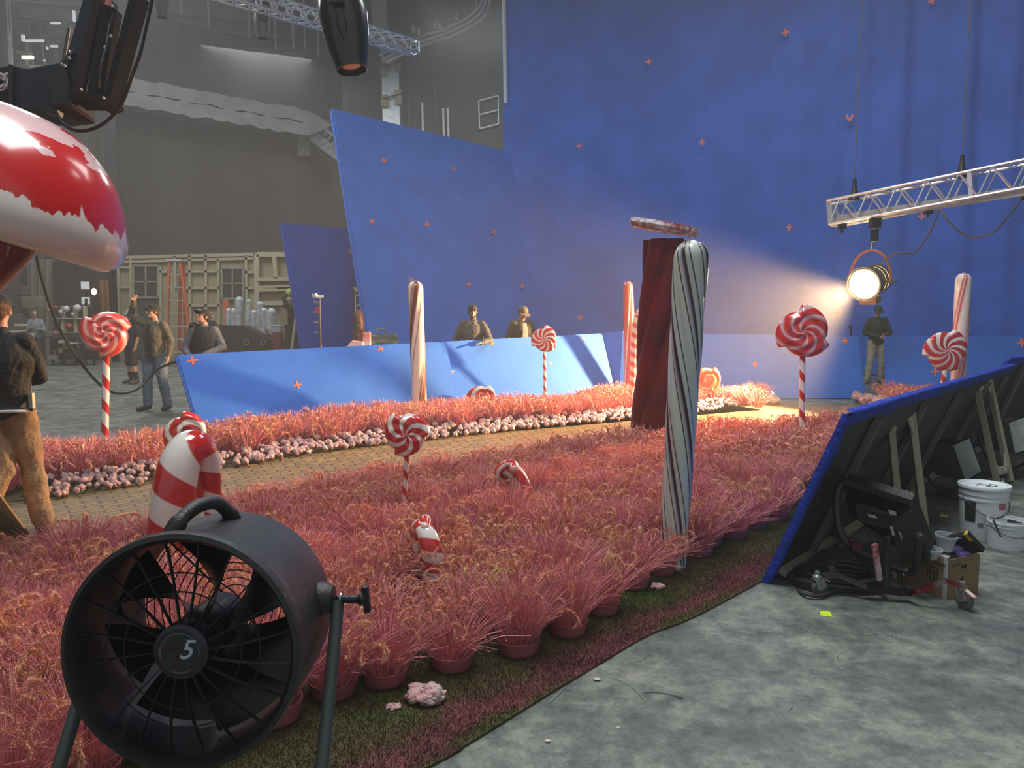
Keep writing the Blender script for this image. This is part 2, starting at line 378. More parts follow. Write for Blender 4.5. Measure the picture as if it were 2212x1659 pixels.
flat_panel('low_screen_flat', 'low lavender lit blue flat behind the large spiral lollipop below the fresnel lamp', *A,
    [(1495, 730, 12, .1, O), (1631, 787, 13, .1, O), (1826, 736, 15, .2, O)])
A = low(at(1915, 728, 14.8), V((13.2, 13.4, 1.2)), .35)
flat_panel('low_screen_flat', 'low blue flat right of the gap, behind the short pinwheel lollipop', *A,
    [(2020, 803, 17, .03, O), (2207, 740, 19, .1, O)])
# right foreground flat, seen from behind
DUV = mat('black_backing_cloth', (0.022, 0.020, 0.016), .55, var=.4, vscale=5, bump=1.0, bscale=9, stretch=(.5, .5, 3))
PINE = mat('pale_pine_batten', (0.36, 0.33, 0.235), .65, var=.10, vscale=4)
GREYW = mat('grey_painted_batten', (0.16, 0.15, 0.125), .7, var=.15, vscale=4)
def back_flat(label, b0, b1, off, h, ribs, legs, hem_seed=1):
    d = (b1 - b0).normalized(); nr = V((d.y, -d.x, 0)); t0 = b0 + nr * off + V((0, 0, h)); t1 = b1 + nr * off + V((0, 0, h))
    up = (t0 - b0).normalized(); n = d.cross(up).normalized()           # n points to the back side (towards the right)
    if n.dot(nr) < 0: n = -n
    t = thing('leaning_screen_flat', label, 'blue screen panel', ((b0 + b1) / 2).to_tuple())
    obj('cloth_face', MB().slab([b0, b1, t1, t0], -n, .012), BLUEF, t, smooth=False)
    ins = n * .02; obj('black_backing', MB().slab([b0 + ins + up * .02, b1 + ins + up * .02, t1 + ins - up * .02, t0 + ins - up * .02], n, .006), DUV, t, smooth=False)
    # wrapped hem: uneven folded strip on the back of the top and near edges
    L = (t1 - t0).length
    def hem(a, b, inward, w, L):
        nseg = int(L / .06)
        def fn(u, v):
            p = a.lerp(b, u); ww = w * (1 + .45 * mnoise.noise(V((u * L * 3.1, hem_seed, 0))) + .2 * mnoise.noise(V((u * L * 9, 3, 0))))
            th = .045 + .012 * mnoise.noise(V((u * L * 6, v * 3, hem_seed)))
            if v < .34: q = p - inward * .02 + (n * (th * v / .34)) - n * .01
            else: q = p + inward * (ww * (v - .34) / .66 - .02) + n * (th - .01) - n * .015 * (v - .34)
            return q
        return MB().grid(fn, nseg, 6)
    o = obj('top_hem', hem(t0, t1, -up, .085, L), BLUEH, t, angle=180)
    obj('side_hem', hem(b0, t0, d, .10, (t0 - b0).length), BLUEH, t, angle=180)
    obj('bottom_hem', hem(b0, b1, up, .05, L), BLUEH, t, angle=180)
    obj('bottom_rail', MB().beam(b0 + up * .075 + n * .05 + d * .1, b1 + up * .075 + n * .05 - d * .1, .04, .05, up=n), PINE, t, smooth=False)
    for s in ribs:
        a = b0 + d * s + n * .045 + up * .09; obj('rib', MB().beam(a, t0 + d * s + n * .045 - up * .09, .05, .04, up=n), GREYW, t, smooth=False)
    for (s, foot, topz) in legs:
        pass
    return t, b0, d, up, n, t0
b0, b1 = V((1.54, 4.57, .0)), V((5.26, 8.84, 0))
FR, b0, d, up, n, t0 = back_flat('large blue flat leaning away with its black back and wooden ribs towards us', b0, b1, .441, 1.074, (.60, 1.75, 2.95, 4.2, 5.2), [])
def jack(parent, ptop1, ptop2, f1, f2, bottom=False):
    def leg(a, b): obj('brace_leg', MB().beam(a, b, .042, .05), PINE, parent, smooth=False)
    leg(ptop1, f1); leg(ptop2, f2)
    dd = (ptop2 - ptop1).normalized(); dn = (f1 - ptop1).normalized()
    cross = MB().beam(ptop1 - dd * .02 + dn * .05, ptop2 + dd * .02 + dn * .05, .03, .045)
    for p, s in ((ptop1, 1), (ptop2, -1)):          # plywood corner gussets
        obj('brace_gusset', MB().slab([p + dn * .0, p + dn * .22, p + dd * s * .13 + dn * .02], dd.cross(dn), .012), mat('plywood', (.48, .46, .36), .7, var=.1), parent, smooth=False)
    if bottom:
        e1, e2 = f1 - dn * .12, f2 - dn * .12
        obj('brace_crossbar', MB().beam(e1, e2, .03, .07), mat('plywood', (.48, .46, .36)), parent, smooth=False)
        for q_ in ([e1 - dn * .16, e1 + dd * .11, e1], [e2 - dn * .16, e2 - dd * .11, e2]): obj('brace_gusset', MB().slab(q_, dd.cross(dn), .014), mat('plywood', (.48, .46, .36)), parent, smooth=False)
    obj('brace_crossbar', cross, mat('plywood', (.48, .46, .36), .7, var=.1), parent, smooth=False)
jack(FR, at(1922, 892, 5.33), at(1966, 880, 5.60), V((gnd(1950, 1222).x, gnd(1950, 1222).y, .02)), V((gnd(1999, 1165).x, gnd(1999, 1165).y, .02)))
jack(FR, at(2108, 828, 7.35), at(2136, 820, 7.62), V((4.62, 7.2, .02)), V((4.84, 7.35, .02)), True)
b2 = V((5.28, 8.9, 0))
back_flat('next blue flat leaning away at the right edge of the picture, black backed', b2, V((8.6, 10.9, 0)), .441, 1.15, (.35, 1.2, 2.3, 3.2), [], 5)
# ---------------------------------------------------------------- black drape and wrapped truss at the back left
DRAPE = mat('black_drape', (0.050, 0.049, 0.043), .9, var=.15, vscale=.8, stretch=(1, 1, .15))
dl = [tuple(at(*q)) for q in ((236, -14, 28.8), (265, 0, 28.9), (330, 22, 29.3), (400, 48, 29.8), (520, 88, 30.6), (640, 118, 31.4), (738, 146, 32.5))]
dls = smoothpts(dl, 10)
def drape_fn(u, v):
    i = u * (len(dls) - 1); k = min(int(i), len(dls) - 2); p = dls[k].lerp(dls[k + 1], i - k)
    z = p.z * v + .5 * (1 - v) + .05 * math.sin(u * 60) * (v > .97); return V((p.x + .012 * math.sin(u * 90), p.y + .015 * math.sin(u * 55 + v), z))
obj('black_drape', MB().grid(drape_fn, 200, 16), DRAPE, angle=180, label='wide black drape hanging across the back left of the stage under the truss', cat='drape')
obj('grey_side_drape', MB().grid(lambda u, v: V((-20.2 + 4.9 * u, 29.6 + .08 * math.sin(u * 30), .3 + 10.4 * v)), 60, 4), mat('grey_drape', (.105, .105, .095), .9, var=.1, vscale=2, stretch=(3, 3, .2)),
    angle=180, label='lighter grey drape strip left of the black drape, behind the mushroom cap', cat='drape')
WRAPM = mat('grey_wrap_cloth', (0.23, 0.22, 0.21), .85, var=.10, vscale=2, bump=.9, bscale=5)
wa, wb = at(236, 195, 27.6), at(655, 268, 30.2)
def wrap_fn(u, v):
    p = wa.lerp(wb, u); a = 2 * PI * v; hh = .46 + .05 * mnoise.noise(V((u * 14, 0, 1))); sag = -.05 * abs(math.sin(u * 9 * PI))
    yy = max(-1, min(1, 1.5 * math.cos(a))) * .36; zz = max(-1, min(1, 1.5 * math.sin(a))) * hh
    p = p + V((yy * .75, yy * -.6, zz + (sag if zz < 0 else .02 * math.sin(u * 30))))
    return p + V((1, -1, 1)) * .03 * mnoise.noise(V((u * 18, v * 5, 2)))
wm = MB().grid(wrap_fn, 120, 24); wm.add([wa + V((0, 0, 0))], [])
k = [wrap_fn(1, j / 24) for j in range(24)]; tip = at(722, 270, 31.4)
wm.add(k + [tip], [(j, (j + 1) % 24, 24) for j in range(24)])
obj('wrapped_truss', wm, WRAPM, angle=60, label='long cloth wrapped truss box slanting across the black drape', cat='truss')
# stair truss under it
st = thing('steel_stair', 'pale steel stair stringers descending behind the tall blue flat', 'stair', (-7.2, 31, 0))
for k, (p, q) in enumerate([((668, 288), (752, 352)), ((700, 278), (760, 325)), ((668, 283), (700, 280))]):
    obj('stringer', MB().beam(at(*p, 31.0), at(*q, 31.3), .12, .42 if k == 0 else .08), mat('pale_steel', (.26, .27, .27), .6, metal=.2), st, smooth=False)
sp = MB()
for k in range(7): sp.beam(at(675 + 12 * k, 293 + 9 * k, 31.0), at(700 + 9 * k, 278 + 7 * k, 31.0), .05)
obj('baluster', sp, mat('pale_steel', (.3, .3, .3)), st, smooth=False)
obj('panel', MB().box(at(656, 312, 31.2), (.5, .05, .9)), mat('grey_wall_patch', (.17, .175, .165), .8), st, smooth=False)
# ---------------------------------------------------------------- candy
RED = (0.56, 0.022, 0.020); CREAM = (0.80, 0.74, 0.68)
def lolly(name, label, px, py, rpx, Y, base, stickpx, n, k, kind, tilt=(0, 0), stops=None, th=.09, steps=3, ph=0, flipx=1, rimless=True):
    c = at(px, py, Y); R = rpx * pxw(Y); root = thing(name, label, 'lollipop', (base.x, base.y, 0))
    stops = stops or [(0.0, RED), (.54, RED), (.62, CREAM), (.94, CREAM), (1.0, RED)]
    m = swirl_mat('swirl_' + str(px), n, k / R, stops)
    mb = MB(); NA, NR = 132, 18
    def out(a):
        f = (steps * (a + ph) / (2 * PI)) % 1.0; return R * (.80 + .24 * (f if f < .93 else .93 * (1 - f) / .07))
    for side in (-1, 1):
        vs = []
        for j in range(NR + 1):
            q = j / NR
            for i in range(NA):
                a = 2 * PI * i / NA; o = out(a) * q ** 1.0; rr = o
                if kind == 'spiral': rel = .30 * math.sin(a * 1 + 2 * PI * q * 2.3 + ph) + .12 * math.sin(2 * a + 6 * q)
                else: rel = .22 * math.sin(n * a + 2 * PI * k * (o / R)) * min(1, q * 2) + .12 * math.sin(steps * (a + ph))
                h = th * (1 - q ** 5) ** .5 * (.78 + .30 * rel)
                vs.append(V((flipx * rr * math.cos(a), side * h, rr * math.sin(a))))
        fs = [(j * NA + i, j * NA + (i + 1) % NA, (j + 1) * NA + (i + 1) % NA, (j + 1) * NA + i) for j in range(NR) for i in range(NA)]
        mb.add(vs, fs)
    h = obj('candy_head', mb, m, root, loc=c, local=True, angle=70); h.rotation_euler = (tilt[0], 0, tilt[1])
    if stickpx:
        sr = stickpx * pxw(Y) / 2; top = c + V((0, .0, -R * .80)); b = V((base.x, base.y, 0.02))
        sm = stripe_mat('stick_' + str(px), 1, 1 / (sr * 7.0), [(0, RED), (.40, RED), (.43, CREAM), (.97, CREAM), (1, RED)], coat=.3)
        obj('stick', MB().tube([b.lerp(top, i / 14) for i in range(15)], sr, 16), sm, root)
    return root
def foot(px, py_tip, zt):       # ground point under a pixel whose visible foot is hidden in grass zt high
    p = gnd(px, py_tip, zt); return V((p.x, p.y, 0))
f = foot(224, 938, .22); lolly('lollipop', 'glossy spiral lollipop at far left, in front of the man in jeans', 228, 720, 53, f.y, f, 15, 6, 2.6, 'spiral', (.0, .45), steps=3, ph=1.2, flipx=-1,
    stops=[(0, (.72, .06, .05)), (.45, (.75, .07, .05)), (.7, (.85, .42, .36)), (.9, (.85, .45, .4)), (1, (.72, .06, .05))], th=.13)
f = foot(868, 1140, .12); lolly('lollipop', 'pinwheel lollipop with broad red arms in the middle of the near grass', 878, 937, 52, f.y, f, 11, 6, 1.5, 'pin', (0, .12), ph=.9, flipx=-1)
f = V((at(1178, 800, 13.15).x, 13.15, 0)); lolly('lollipop', 'small white rimmed pinwheel lollipop in front of the low blue flat', 1176, 733, 30, f.y, f, 6.5, 9, 1.9, 'pin', (0, -.1), ph=.4, th=.06)
f = foot(1733, 942, .22); lolly('lollipop', 'largest spiral lollipop with rounded lobes left of the leaning flat', 1735, 718, 59, f.y, f, 12, 6, 2.4, 'spiral', (0, -.25), ph=2.4,
    stops=[(0, RED), (.5, RED), (.72, (.62, .40, .42)), (.85, (.62, .42, .45)), (1, RED)], th=.10)
f = V((6.9, 12.3, 0)); lolly('lollipop', 'short wide pinwheel lollipop right of the lamp, above the leaning flat', 2043, 757, 48, f.y, f, 11, 9, 2.0, 'pin', (0, -.1), ph=.7)
# half buried swirls
f = foot(400, 940, .0); lolly('candy_swirl', 'half buried red swirl disc behind the big candy cane', 402, 938, 50, 7.6, V((at(402, 938, 7.6).x, 7.6, 0)), 0, 3, 1.7, 'spiral', (0, .2), ph=.3, th=.10)
lolly('candy_swirl', 'half buried red swirl disc left of the small white rimmed lollipop', 1040, 862, 34, 12.6, V((at(1040, 862, 12.6).x, 12.6, 0)), 0, 2, 1.4, 'spiral', (0, 0), ph=.9)
lolly('candy_swirl', 'half buried orange red swirl disc right of the tall columns', 1527, 822, 33, 13.6, V((at(1527, 822, 13.6).x, 13.6, 0)), 0, 1, 1.7, 'spiral', (0, 0), ph=.9,
    stops=[(0, (.75, .10, .05)), (.55, (.75, .10, .05)), (.7, (.85, .35, .22)), (1, (.75, .1, .05))])
def arch(name, label, pts, rads, smat, loc, n=28, k=8, parent_name='cane_body'):
    root = thing(name, label, 'candy cane', loc); P = smoothpts(pts, k)
    R = [rads[min(int(i / k), len(rads) - 1)] * (1 - (i % k) / k) + rads[min(int(i / k) + 1, len(rads) - 1)] * ((i % k) / k) for i in range(len(P))]
    mb = MB().tube(P, R, n); mb.ball(P[-1], R[-1] * .98, 16)
    obj(parent_name, mb, smat, root, angle=60); return root
S1 = stripe_mat('cane_red_white', 1, 3.3, [(0, RED), (.47, RED), (.50, CREAM), (.97, CREAM), (1, RED)], 'LINEAR', rough=.15, coat=.8)
S2 = stripe_mat('cane_thin_stripes', 1, 8.5, [(0, RED), (.46, RED), (.52, CREAM), (.94, CREAM), (1, RED)], rough=.2, coat=.7)
S3 = stripe_mat('cane_long_stripes', 3, .8, [(0, RED), (.42, RED), (.6, CREAM), (.86, CREAM), (1, RED)], rough=.2, coat=.7)
Yc = 4.6
def A_(px, py, dy=0): return at(px, py, Yc + dy)
g = A_(372, 1180); g0 = V((g.x, g.y, 0))
arch('candy_cane', 'big glossy candy cane arch standing behind the black fan', [V((g.x - .01, g.y, .0)), A_(366, 1200), A_(374, 1080), A_(390, 1000, .03), A_(417, 966, .10), A_(441, 1000, .2), A_(448, 1090, .25), V((A_(448, 1090, .25).x, Yc + .25, 0))],
     [.140, .138, .130, .122, .112, .095, .086, .086], S1, g0)
arch('candy_cane', 'slim pale candy cane standing between the legs of the big cane', [V((A_(422, 1100, .1).x, Yc + .12, 0)), A_(424, 1110, .12), A_(422, 1045, .12), A_(416, 1032, .12)], [.05, .05, .045, .03], S1, V((A_(422, 1100, .1).x, Yc + .12, 0)), parent_name='cane_body')
Yc = 4.35
f = gnd(938, 1262, .12); Yc = f.y
arch('candy_cane', 'ring striped candy cane hooked forward among the near grass', [V((A_(938, 1255).x, Yc, 0)), A_(938, 1240), A_(930, 1180), A_(917, 1145, .05), A_(903, 1138, .16), A_(893, 1165, .26), A_(888, 1235, .32), V((A_(888, 1235, .32).x, Yc + .32, 0))],
     [.062, .062, .060, .05, .04, .038, .038, .038], S2, V((A_(938, 1255).x, Yc, 0)))
arch('candy_cane', 'thinner ring striped cane tucked behind the hooked one', [V((A_(905, 1235, .12).x, Yc + .12, 0)), A_(905, 1235, .12), A_(908, 1150, .12), A_(918, 1124, .10), A_(919, 1140, .02)], [.04, .04, .036, .035, .028], S2, V((A_(905, 1235, .12).x, Yc + .12, 0)))
f = gnd(1128, 1075, .18); Yc = f.y
arch('candy_cane', 'curved red cane hook poking out of the grass left of the columns', [V((A_(1136, 1080).x, Yc, 0)), A_(1133, 1068), A_(1118, 1030), A_(1100, 1014, .03), A_(1084, 1020, .1), A_(1080, 1045, .15), V((A_(1080, 1045, .15).x, Yc + .15, 0))],
     [.075, .072, .068, .066, .058, .05, .05], S3, V((A_(1136, 1080).x, Yc, 0)))
obj('candy_curl', MB().tube(smoothpts([A_(1076, 1042, .02), A_(1078, 1016, .0), A_(1096, 1002, -.02), A_(1110, 1004, -.06), A_(1110, 1012, -.10)], 6), .034, 16).ball(A_(1110, 1013, -.10), .036), S3, angle=80,
    label='small candy curl lying over the curved cane hook', cat='candy')
# twisted columns
def column(name, label, x, y, H, R0, R1, nlobe, turns, depth, smat, lean=(0, 0), dome=True, cat='candy column'):
    root = thing(name, label, cat, (x, y, 0)); NZ, NA = 90, 72; mb = MB(); vs = []; uv = []
    for j in range(NZ + 1):
        q = j / NZ; z = H * q; R = R0 + (R1 - R0) * q
        if dome:
            h = H - z
            if h < R: R *= math.sqrt(max(0, 1 - (1 - h / R) ** 2)) * .98 + .02 * (h / R)
        for i in range(NA):
            a = 2 * PI * i / NA; tw = turns * 2 * PI * q
            rr = R * (1 - depth + depth * abs(math.cos(nlobe * (a - tw) / 2)) ** .6 * 1.3)
            vs.append(V((x + lean[0] * q + rr * math.cos(a), y + lean[1] * q + rr * math.sin(a), z)))
    fs = []; uvs = []
    for j in range(NZ):
        for i in range(NA):
            l = (i + 1) % NA; fs.append((j * NA + i, j * NA + l, (j + 1) * NA + l, (j + 1) * NA + i))
            t0_, t1_ = turns * j / NZ, turns * (j + 1) / NZ
            uvs.append([(i / NA - t0_, j / NZ), ((i + 1) / NA - t0_, j / NZ), ((i + 1) / NA - t1_, (j + 1) / NZ), (i / NA - t1_, (j + 1) / NZ)])
    mb.add(vs, fs, uvs); mb.add([vs[NZ * NA + i] for i in range(NA)], [tuple(range(NA))], [[(0, 1)] * NA])
    obj('column_body', mb, smat, root, angle=80); return root
MAR = (0.045, 0.006, 0.010); WG = (.55, .60, .55); LAV = (.34, .36, .46)
CW = stripe_mat('column_white_maroon', 4, 0, [(0, WG), (.33, (.60, .66, .60)), (.36, MAR), (.385, MAR), (.41, (.62, .60, .5)), (.50, LAV), (.58, MAR), (.67, MAR), (.70, WG), (.84, (.52, .58, .56)), (.87, MAR), (.89, MAR), (.92, WG)], rough=.32, coat=.25)
f = gnd(1452, 1228); column('candy_column', 'tall twisted white column with dark stripes in the foreground', f.x, f.y, 2.09, .083, .108, 6, -.8, .10, CW, lean=(.085, 0))
DM = mat('dark_maroon_gloss', (0.11, 0.001, 0.006), .5, var=.3, vscale=2, coat=.06, spec=.25)
f = gnd(1418, 985); MS = column('licorice_trunk', 'dark maroon twisted stem with a broken slab on top, behind the white column', f.x, f.y, 2.47, .30, .235, 5, .45, .22, DM, lean=(.06, 0), dome=False, cat='mushroom stem')
FOAM = mat('foam_and_torn_paper', (.66, .70, .72), .8, col2=(.32, .06, .07), vscale=9, bump=1, bscale=30)
slab = MB(); c = at(1434, 490, f.y); R = .37
ring = []
for sgn, rr_, zz in ((1, 1.0, .045), (1, 1.04, .0), (-1, .97, -.05)):
    ring.append([c + Matrix.Rotation(.17, 3, 'Y') @ Matrix.Rotation(.10, 3, 'X') @ V((R * rr_ * math.cos(2 * PI * i / 48) * (1 + .03 * math.sin(i * 2.3)), R * rr_ * math.sin(2 * PI * i / 48), zz + .012 * math.sin(i * 1.7) * (zz < 0))) for i in range(48)])
slab.add(ring[0] + ring[1] + ring[2], [tuple(range(48)), tuple(reversed(range(96, 144)))] + [(j * 48 + i, j * 48 + (i + 1) % 48, (j + 1) * 48 + (i + 1) % 48, (j + 1) * 48 + i) for j in range(2) for i in range(48)])
obj('broken_slab', slab, FOAM, MS, angle=40, label='torn white foam slab')
PK = (.78, .20, .13); PW = (.85, .62, .50)
S4 = stripe_mat('column_cream_brown', 2, 0, [(0, (.80, .62, .50)), (.3, (.84, .66, .54)), (.36, (.16, .03, .02)), (.40, (.6, .4, .3)), (.46, (.14, .025, .02)), (.62, (.16, .03, .02)), (.66, (.8, .6, .5)), (.80, (.85, .68, .55)), (.84, (.18, .03, .02)), (.87, (.8, .6, .5))], rough=.35, coat=.3)
f = V((at(907, 860, 11.7).x, 11.7, 0)); column('candy_column', 'cream twisted column with brown stripes before the low blue flat', f.x, f.y, 1.62 + 75 * pxw(f.y), .115, .112, 4, .55, .08, S4, lean=(-.05, 0))
S5 = stripe_mat('column_red_cream', 2, 0, [(0, (.62, .07, .05)), (.42, (.62, .07, .05)), (.46, PW), (.52, (.62, .07, .05)), (.9, (.65, .08, .05)), (.94, PW)], rough=.3)
f = V((at(1363, 800, 14.2).x, 14.2, 0)); column('candy_column', 'reddish column with thin cream streaks peeking out left of the maroon stem', f.x + .02, f.y, 1.62 + 74 * pxw(f.y), .13, .088, 3, .35, .08, S5, lean=(-.10, 0))
S6 = stripe_mat('cane_orange_cream', 1, 6.2, [(0, (.72, .10, .06)), (.42, (.72, .10, .06)), (.48, PW), (.95, PW), (1, (.72, .1, .06))])
p0 = at(1366, 830, 12.9); arch('candy_cane', 'curving ring striped cane leaning against the reddish column', [V((p0.x, p0.y, 0)), at(1367, 800, 12.9), at(1370, 740, 12.9), at(1376, 690, 12.9), at(1384, 672, 12.95)], [.055, .055, .06, .065, .06], S6, V((p0.x, p0.y, 0)), n=18)
S7 = stripe_mat('column_white_red', 3, 0, [(0, (.82, .72, .66)), (.5, (.85, .76, .70)), (.54, (.62, .08, .06)), (.62, (.7, .3, .25)), (.66, (.8, .7, .64)), (.74, (.66, .1, .08)), (.80, (.66, .1, .08)), (.84, (.82, .72, .66))], rough=.3)
f = V((at(2071, 800, 12.6).x, 12.6, 0)); column('candy_column', 'pale twisted column with red stripes behind the short pinwheel lollipop', f.x, f.y, 1.62 + 92 * pxw(f.y), .12, .118, 5, .5, .08, S7)
# mushroom cap hanging from the crane
Ym = 4.4
CAPM = bpy.data.materials.new('cap_red_cream_glare'); CAPM.use_nodes = True
nt = CAPM.node_tree; N = nt.nodes; L = nt.links; b = N['Principled BSDF']; tc = N.new('ShaderNodeTexCoord'); sx = N.new('ShaderNodeSeparateXYZ'); L.new(tc.outputs['Object'], sx.inputs[0])
nn = N.new('ShaderNodeTexNoise'); nn.inputs['Scale'].default_value = 1; nn.inputs['Detail'].default_value = 5
mp = N.new('ShaderNodeMapping'); mp.inputs['Scale'].default_value = (9, 9, 1.1); L.new(tc.outputs['Object'], mp.inputs[0]); L.new(mp.outputs[0], nn.inputs['Vector'])
e = math_n(nt, 'ADD', sx.outputs[2], math_n(nt, 'MULTIPLY', math_n(nt, 'SUBTRACT', nn.outputs[0], .5), .42))
rp = ramp(N, [(0, (.80, .70, .62)), (.488, (.82, .72, .65)), (.50, (.58, .012, .012)), (1, (.62, .015, .015))])
L.new(math_n(nt, 'ADD', e, .5), rp.inputs[0])
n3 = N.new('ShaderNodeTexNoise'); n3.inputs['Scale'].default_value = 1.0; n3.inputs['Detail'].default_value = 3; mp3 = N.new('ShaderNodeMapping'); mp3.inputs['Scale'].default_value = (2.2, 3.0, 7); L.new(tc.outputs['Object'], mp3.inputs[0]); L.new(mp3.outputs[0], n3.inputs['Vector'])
top = math_n(nt, 'GREATER_THAN', math_n(nt, 'ADD', sx.outputs[2], math_n(nt, 'MULTIPLY', math_n(nt, 'SUBTRACT', n3.outputs[0], .5), 1.45)), .42)  # pale pink streaks paint glossy light glare onto the cap's top
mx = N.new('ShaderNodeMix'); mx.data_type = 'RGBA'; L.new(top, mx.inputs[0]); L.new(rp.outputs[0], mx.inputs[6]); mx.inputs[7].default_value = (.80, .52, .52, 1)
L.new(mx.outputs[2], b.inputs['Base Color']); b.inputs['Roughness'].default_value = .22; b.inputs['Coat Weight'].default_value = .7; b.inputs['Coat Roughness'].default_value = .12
cc = at(-15, 420, Ym); root = thing('hanging_mushroom', 'giant red and cream mushroom cap with maroon stem end hanging from the crane', 'mushroom prop', cc)
prof = [(0, .58), (.16, .57), (.34, .53), (.50, .43), (.64, .29), (.74, .12), (.80, -.04), (.81, -.14), (.78, -.22), (.70, -.275), (.58, -.27), (.45, -.22), (.34, -.17), (.24, -.13), (0, -.10)]
prof = [(p.x, p.y) for p in smoothpts([(a, b_, 0) for a, b_ in prof], 4)]
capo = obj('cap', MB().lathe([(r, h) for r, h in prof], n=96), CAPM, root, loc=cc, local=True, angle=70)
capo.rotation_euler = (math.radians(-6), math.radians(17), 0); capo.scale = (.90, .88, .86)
smx = mat('candy_apple_red', (0.16, 0.005, 0.009), .18, coat=.9, var=.25, vscale=2)
sa, sb = at(8, 468, Ym), at(-105, 600, Ym - .05)
def lob(a, d): return 1 + .16 * abs(math.cos(2.5 * (a + d * 1.6)))
obj('stem', MB().tube([sa.lerp(sb, i / 12) for i in range(13)], [.22 - .03 * (i / 12) for i in range(13)], 60, lobes=lob), smx, root, angle=80)
# ---------------------------------------------------------------- grass field, path, cotton, turf
def inpoly(x, y, P):
    c = False; j = len(P) - 1
    for i in range(len(P)):
        if (P[i][1] > y) != (P[j][1] > y) and x < (P[j][0] - P[i][0]) * (y - P[i][1]) / (P[j][1] - P[i][1]) + P[i][0]: c = not c
        j = i
    return c
def xy(px, py, z=0.0): p = gnd(px, py, z); return (p.x, p.y)
TIP = .33
near_back = [xy(*p, TIP) for p in [(-160, 1172), (0, 1150), (230, 1122), (480, 1064), (830, 1003), (1100, 962), (1300, 936), (1500, 917), (1640, 906), (1800, 894)]]
cot = [xy(*p) for p in [(-200, 1120), (90, 1088), (330, 1047), (480, 1020), (660, 988), (830, 965), (1100, 935), (1360, 910), (1480, 897), (1590, 884), (1640, 866)]]
near_poly = [(-1.95, 1.9), (-1.05, 2.8), (-.62, 3.22), (0.02, 3.62), (.66, 4.28), (1.3, 5.1), (2.05, 6.0), (4.7, 9.4), (7.6, 12.2)] + list(reversed(near_back)) + [(-5.5, 5.0)]
far_back = [xy(*p, .33 if p[0] < 1100 else .46) for p in [(-200, 955), (95, 948), (300, 940), (440, 915), (700, 888), (890, 865), (1200, 836), (1330, 815), (1480, 814), (1640, 829)]]
def offs(P, d):
    out = []
    for i, p in enumerate(P):
        a = Vector(P[max(i - 1, 0)]); b = Vector(P[min(i + 1, len(P) - 1)]); t = (b - a).normalized(); out.append((p[0] - t.y * d, p[1] + t.x * d))
    return out
far_poly = offs(cot, .42)[:-1] + [(4.9, 14.6)] + list(reversed(far_back))
patch_poly = [(6.45, 13.1), (6.8, 14.2), (11.5, 12.6), (11, 9.5), (9.0, 11.0)]
# --- materials (dyed straw: colour drifts from dusty rose to coral over the field as sprayed)
def straw(name, a, b, c, sc=1.1, rough=.6):
    m = bpy.data.materials.new(name); m.use_nodes = True; nt = m.node_tree; N = nt.nodes; L = nt.links; bs = N['Principled BSDF']
    g = N.new('ShaderNodeNewGeometry'); n = N.new('ShaderNodeTexNoise'); n.inputs['Scale'].default_value = sc; n.inputs['Detail'].default_value = 3; L.new(g.outputs['Position'], n.inputs['Vector'])
    r = ramp(N, [(.34, a), (.52, b), (.68, c)]); L.new(n.outputs[0], r.inputs[0])
    n2 = N.new('ShaderNodeTexNoise'); n2.inputs['Scale'].default_value = 35; L.new(g.outputs['Position'], n2.inputs['Vector'])
    r2 = ramp(N, [(.3, (.66, .66, .66)), (.7, (1.28, 1.22, 1.2))]); L.new(n2.outputs[0], r2.inputs[0])
    mx = N.new('ShaderNodeMix'); mx.data_type = 'RGBA'; mx.blend_type = 'MULTIPLY'; mx.inputs[0].default_value = 1; L.new(r.outputs[0], mx.inputs[6]); L.new(r2.outputs[0], mx.inputs[7])
    L.new(mx.outputs[2], bs.inputs['Base Color']); bs.inputs['Roughness'].default_value = rough; return m
BLADE = straw('dyed_grass_blade', (.66, .21, .25), (.80, .28, .30), (.84, .35, .32), 1.6)
PLUME = straw('dyed_plume', (.86, .34, .24), (.88, .40, .25), (.88, .54, .28), 2.6)
BEAD = mat('seed_bead', (.62, .24, .24), .5)
POTM = mat('pink_painted_pot', (.36, .10, .12), .55, var=.12, vscale=8)
class NB:                                                            # numpy mesh buffer
    def __init__(s): s.v = []; s.f = []; s.n = 0
    def add(s, v, f): s.v.append(v); s.f.append(f + s.n); s.n += len(v)
    def arrays(s): return np.concatenate(s.v), np.concatenate(s.f)
def np_mesh(name, v, tris, m, smooth=False):
    me = bpy.data.meshes.new(name); nv, nf = len(v), len(tris)
    me.vertices.add(nv); me.vertices.foreach_set('co', v.astype(np.float32).ravel())
    me.loops.add(nf * 3); me.loops.foreach_set('vertex_index', tris.astype(np.int32).ravel())
    me.polygons.add(nf); me.polygons.foreach_set('loop_start', np.arange(0, nf * 3, 3, dtype=np.int32)); me.polygons.foreach_set('loop_total', np.full(nf, 3, dtype=np.int32))
    me.update(calc_edges=True); me.materials.append(m)
    if smooth: me.shade_smooth()
    return me
def ribbons(P, W):
    """P: (n,k,3) polylines, W: (n,k) half widths -> strips facing random directions"""
    n, k, _ = P.shape; T = np.gradient(P, axis=1); T /= np.linalg.norm(T, axis=2, keepdims=True) + 1e-9
    r = rng.normal(size=(n, 1, 3)); S = np.cross(T, np.broadcast_to(r, T.shape)); S /= np.linalg.norm(S, axis=2, keepdims=True) + 1e-9
    v = np.stack([P - S * W[..., None], P + S * W[..., None]], axis=2).reshape(-1, 3)
    base = (np.arange(n)[:, None] * k + np.arange(k - 1)[None, :]) * 2
    t = np.stack([np.stack([base, base + 1, base + 3], -1), np.stack([base, base + 3, base + 2], -1)], 2).reshape(-1, 3)
    return v, t
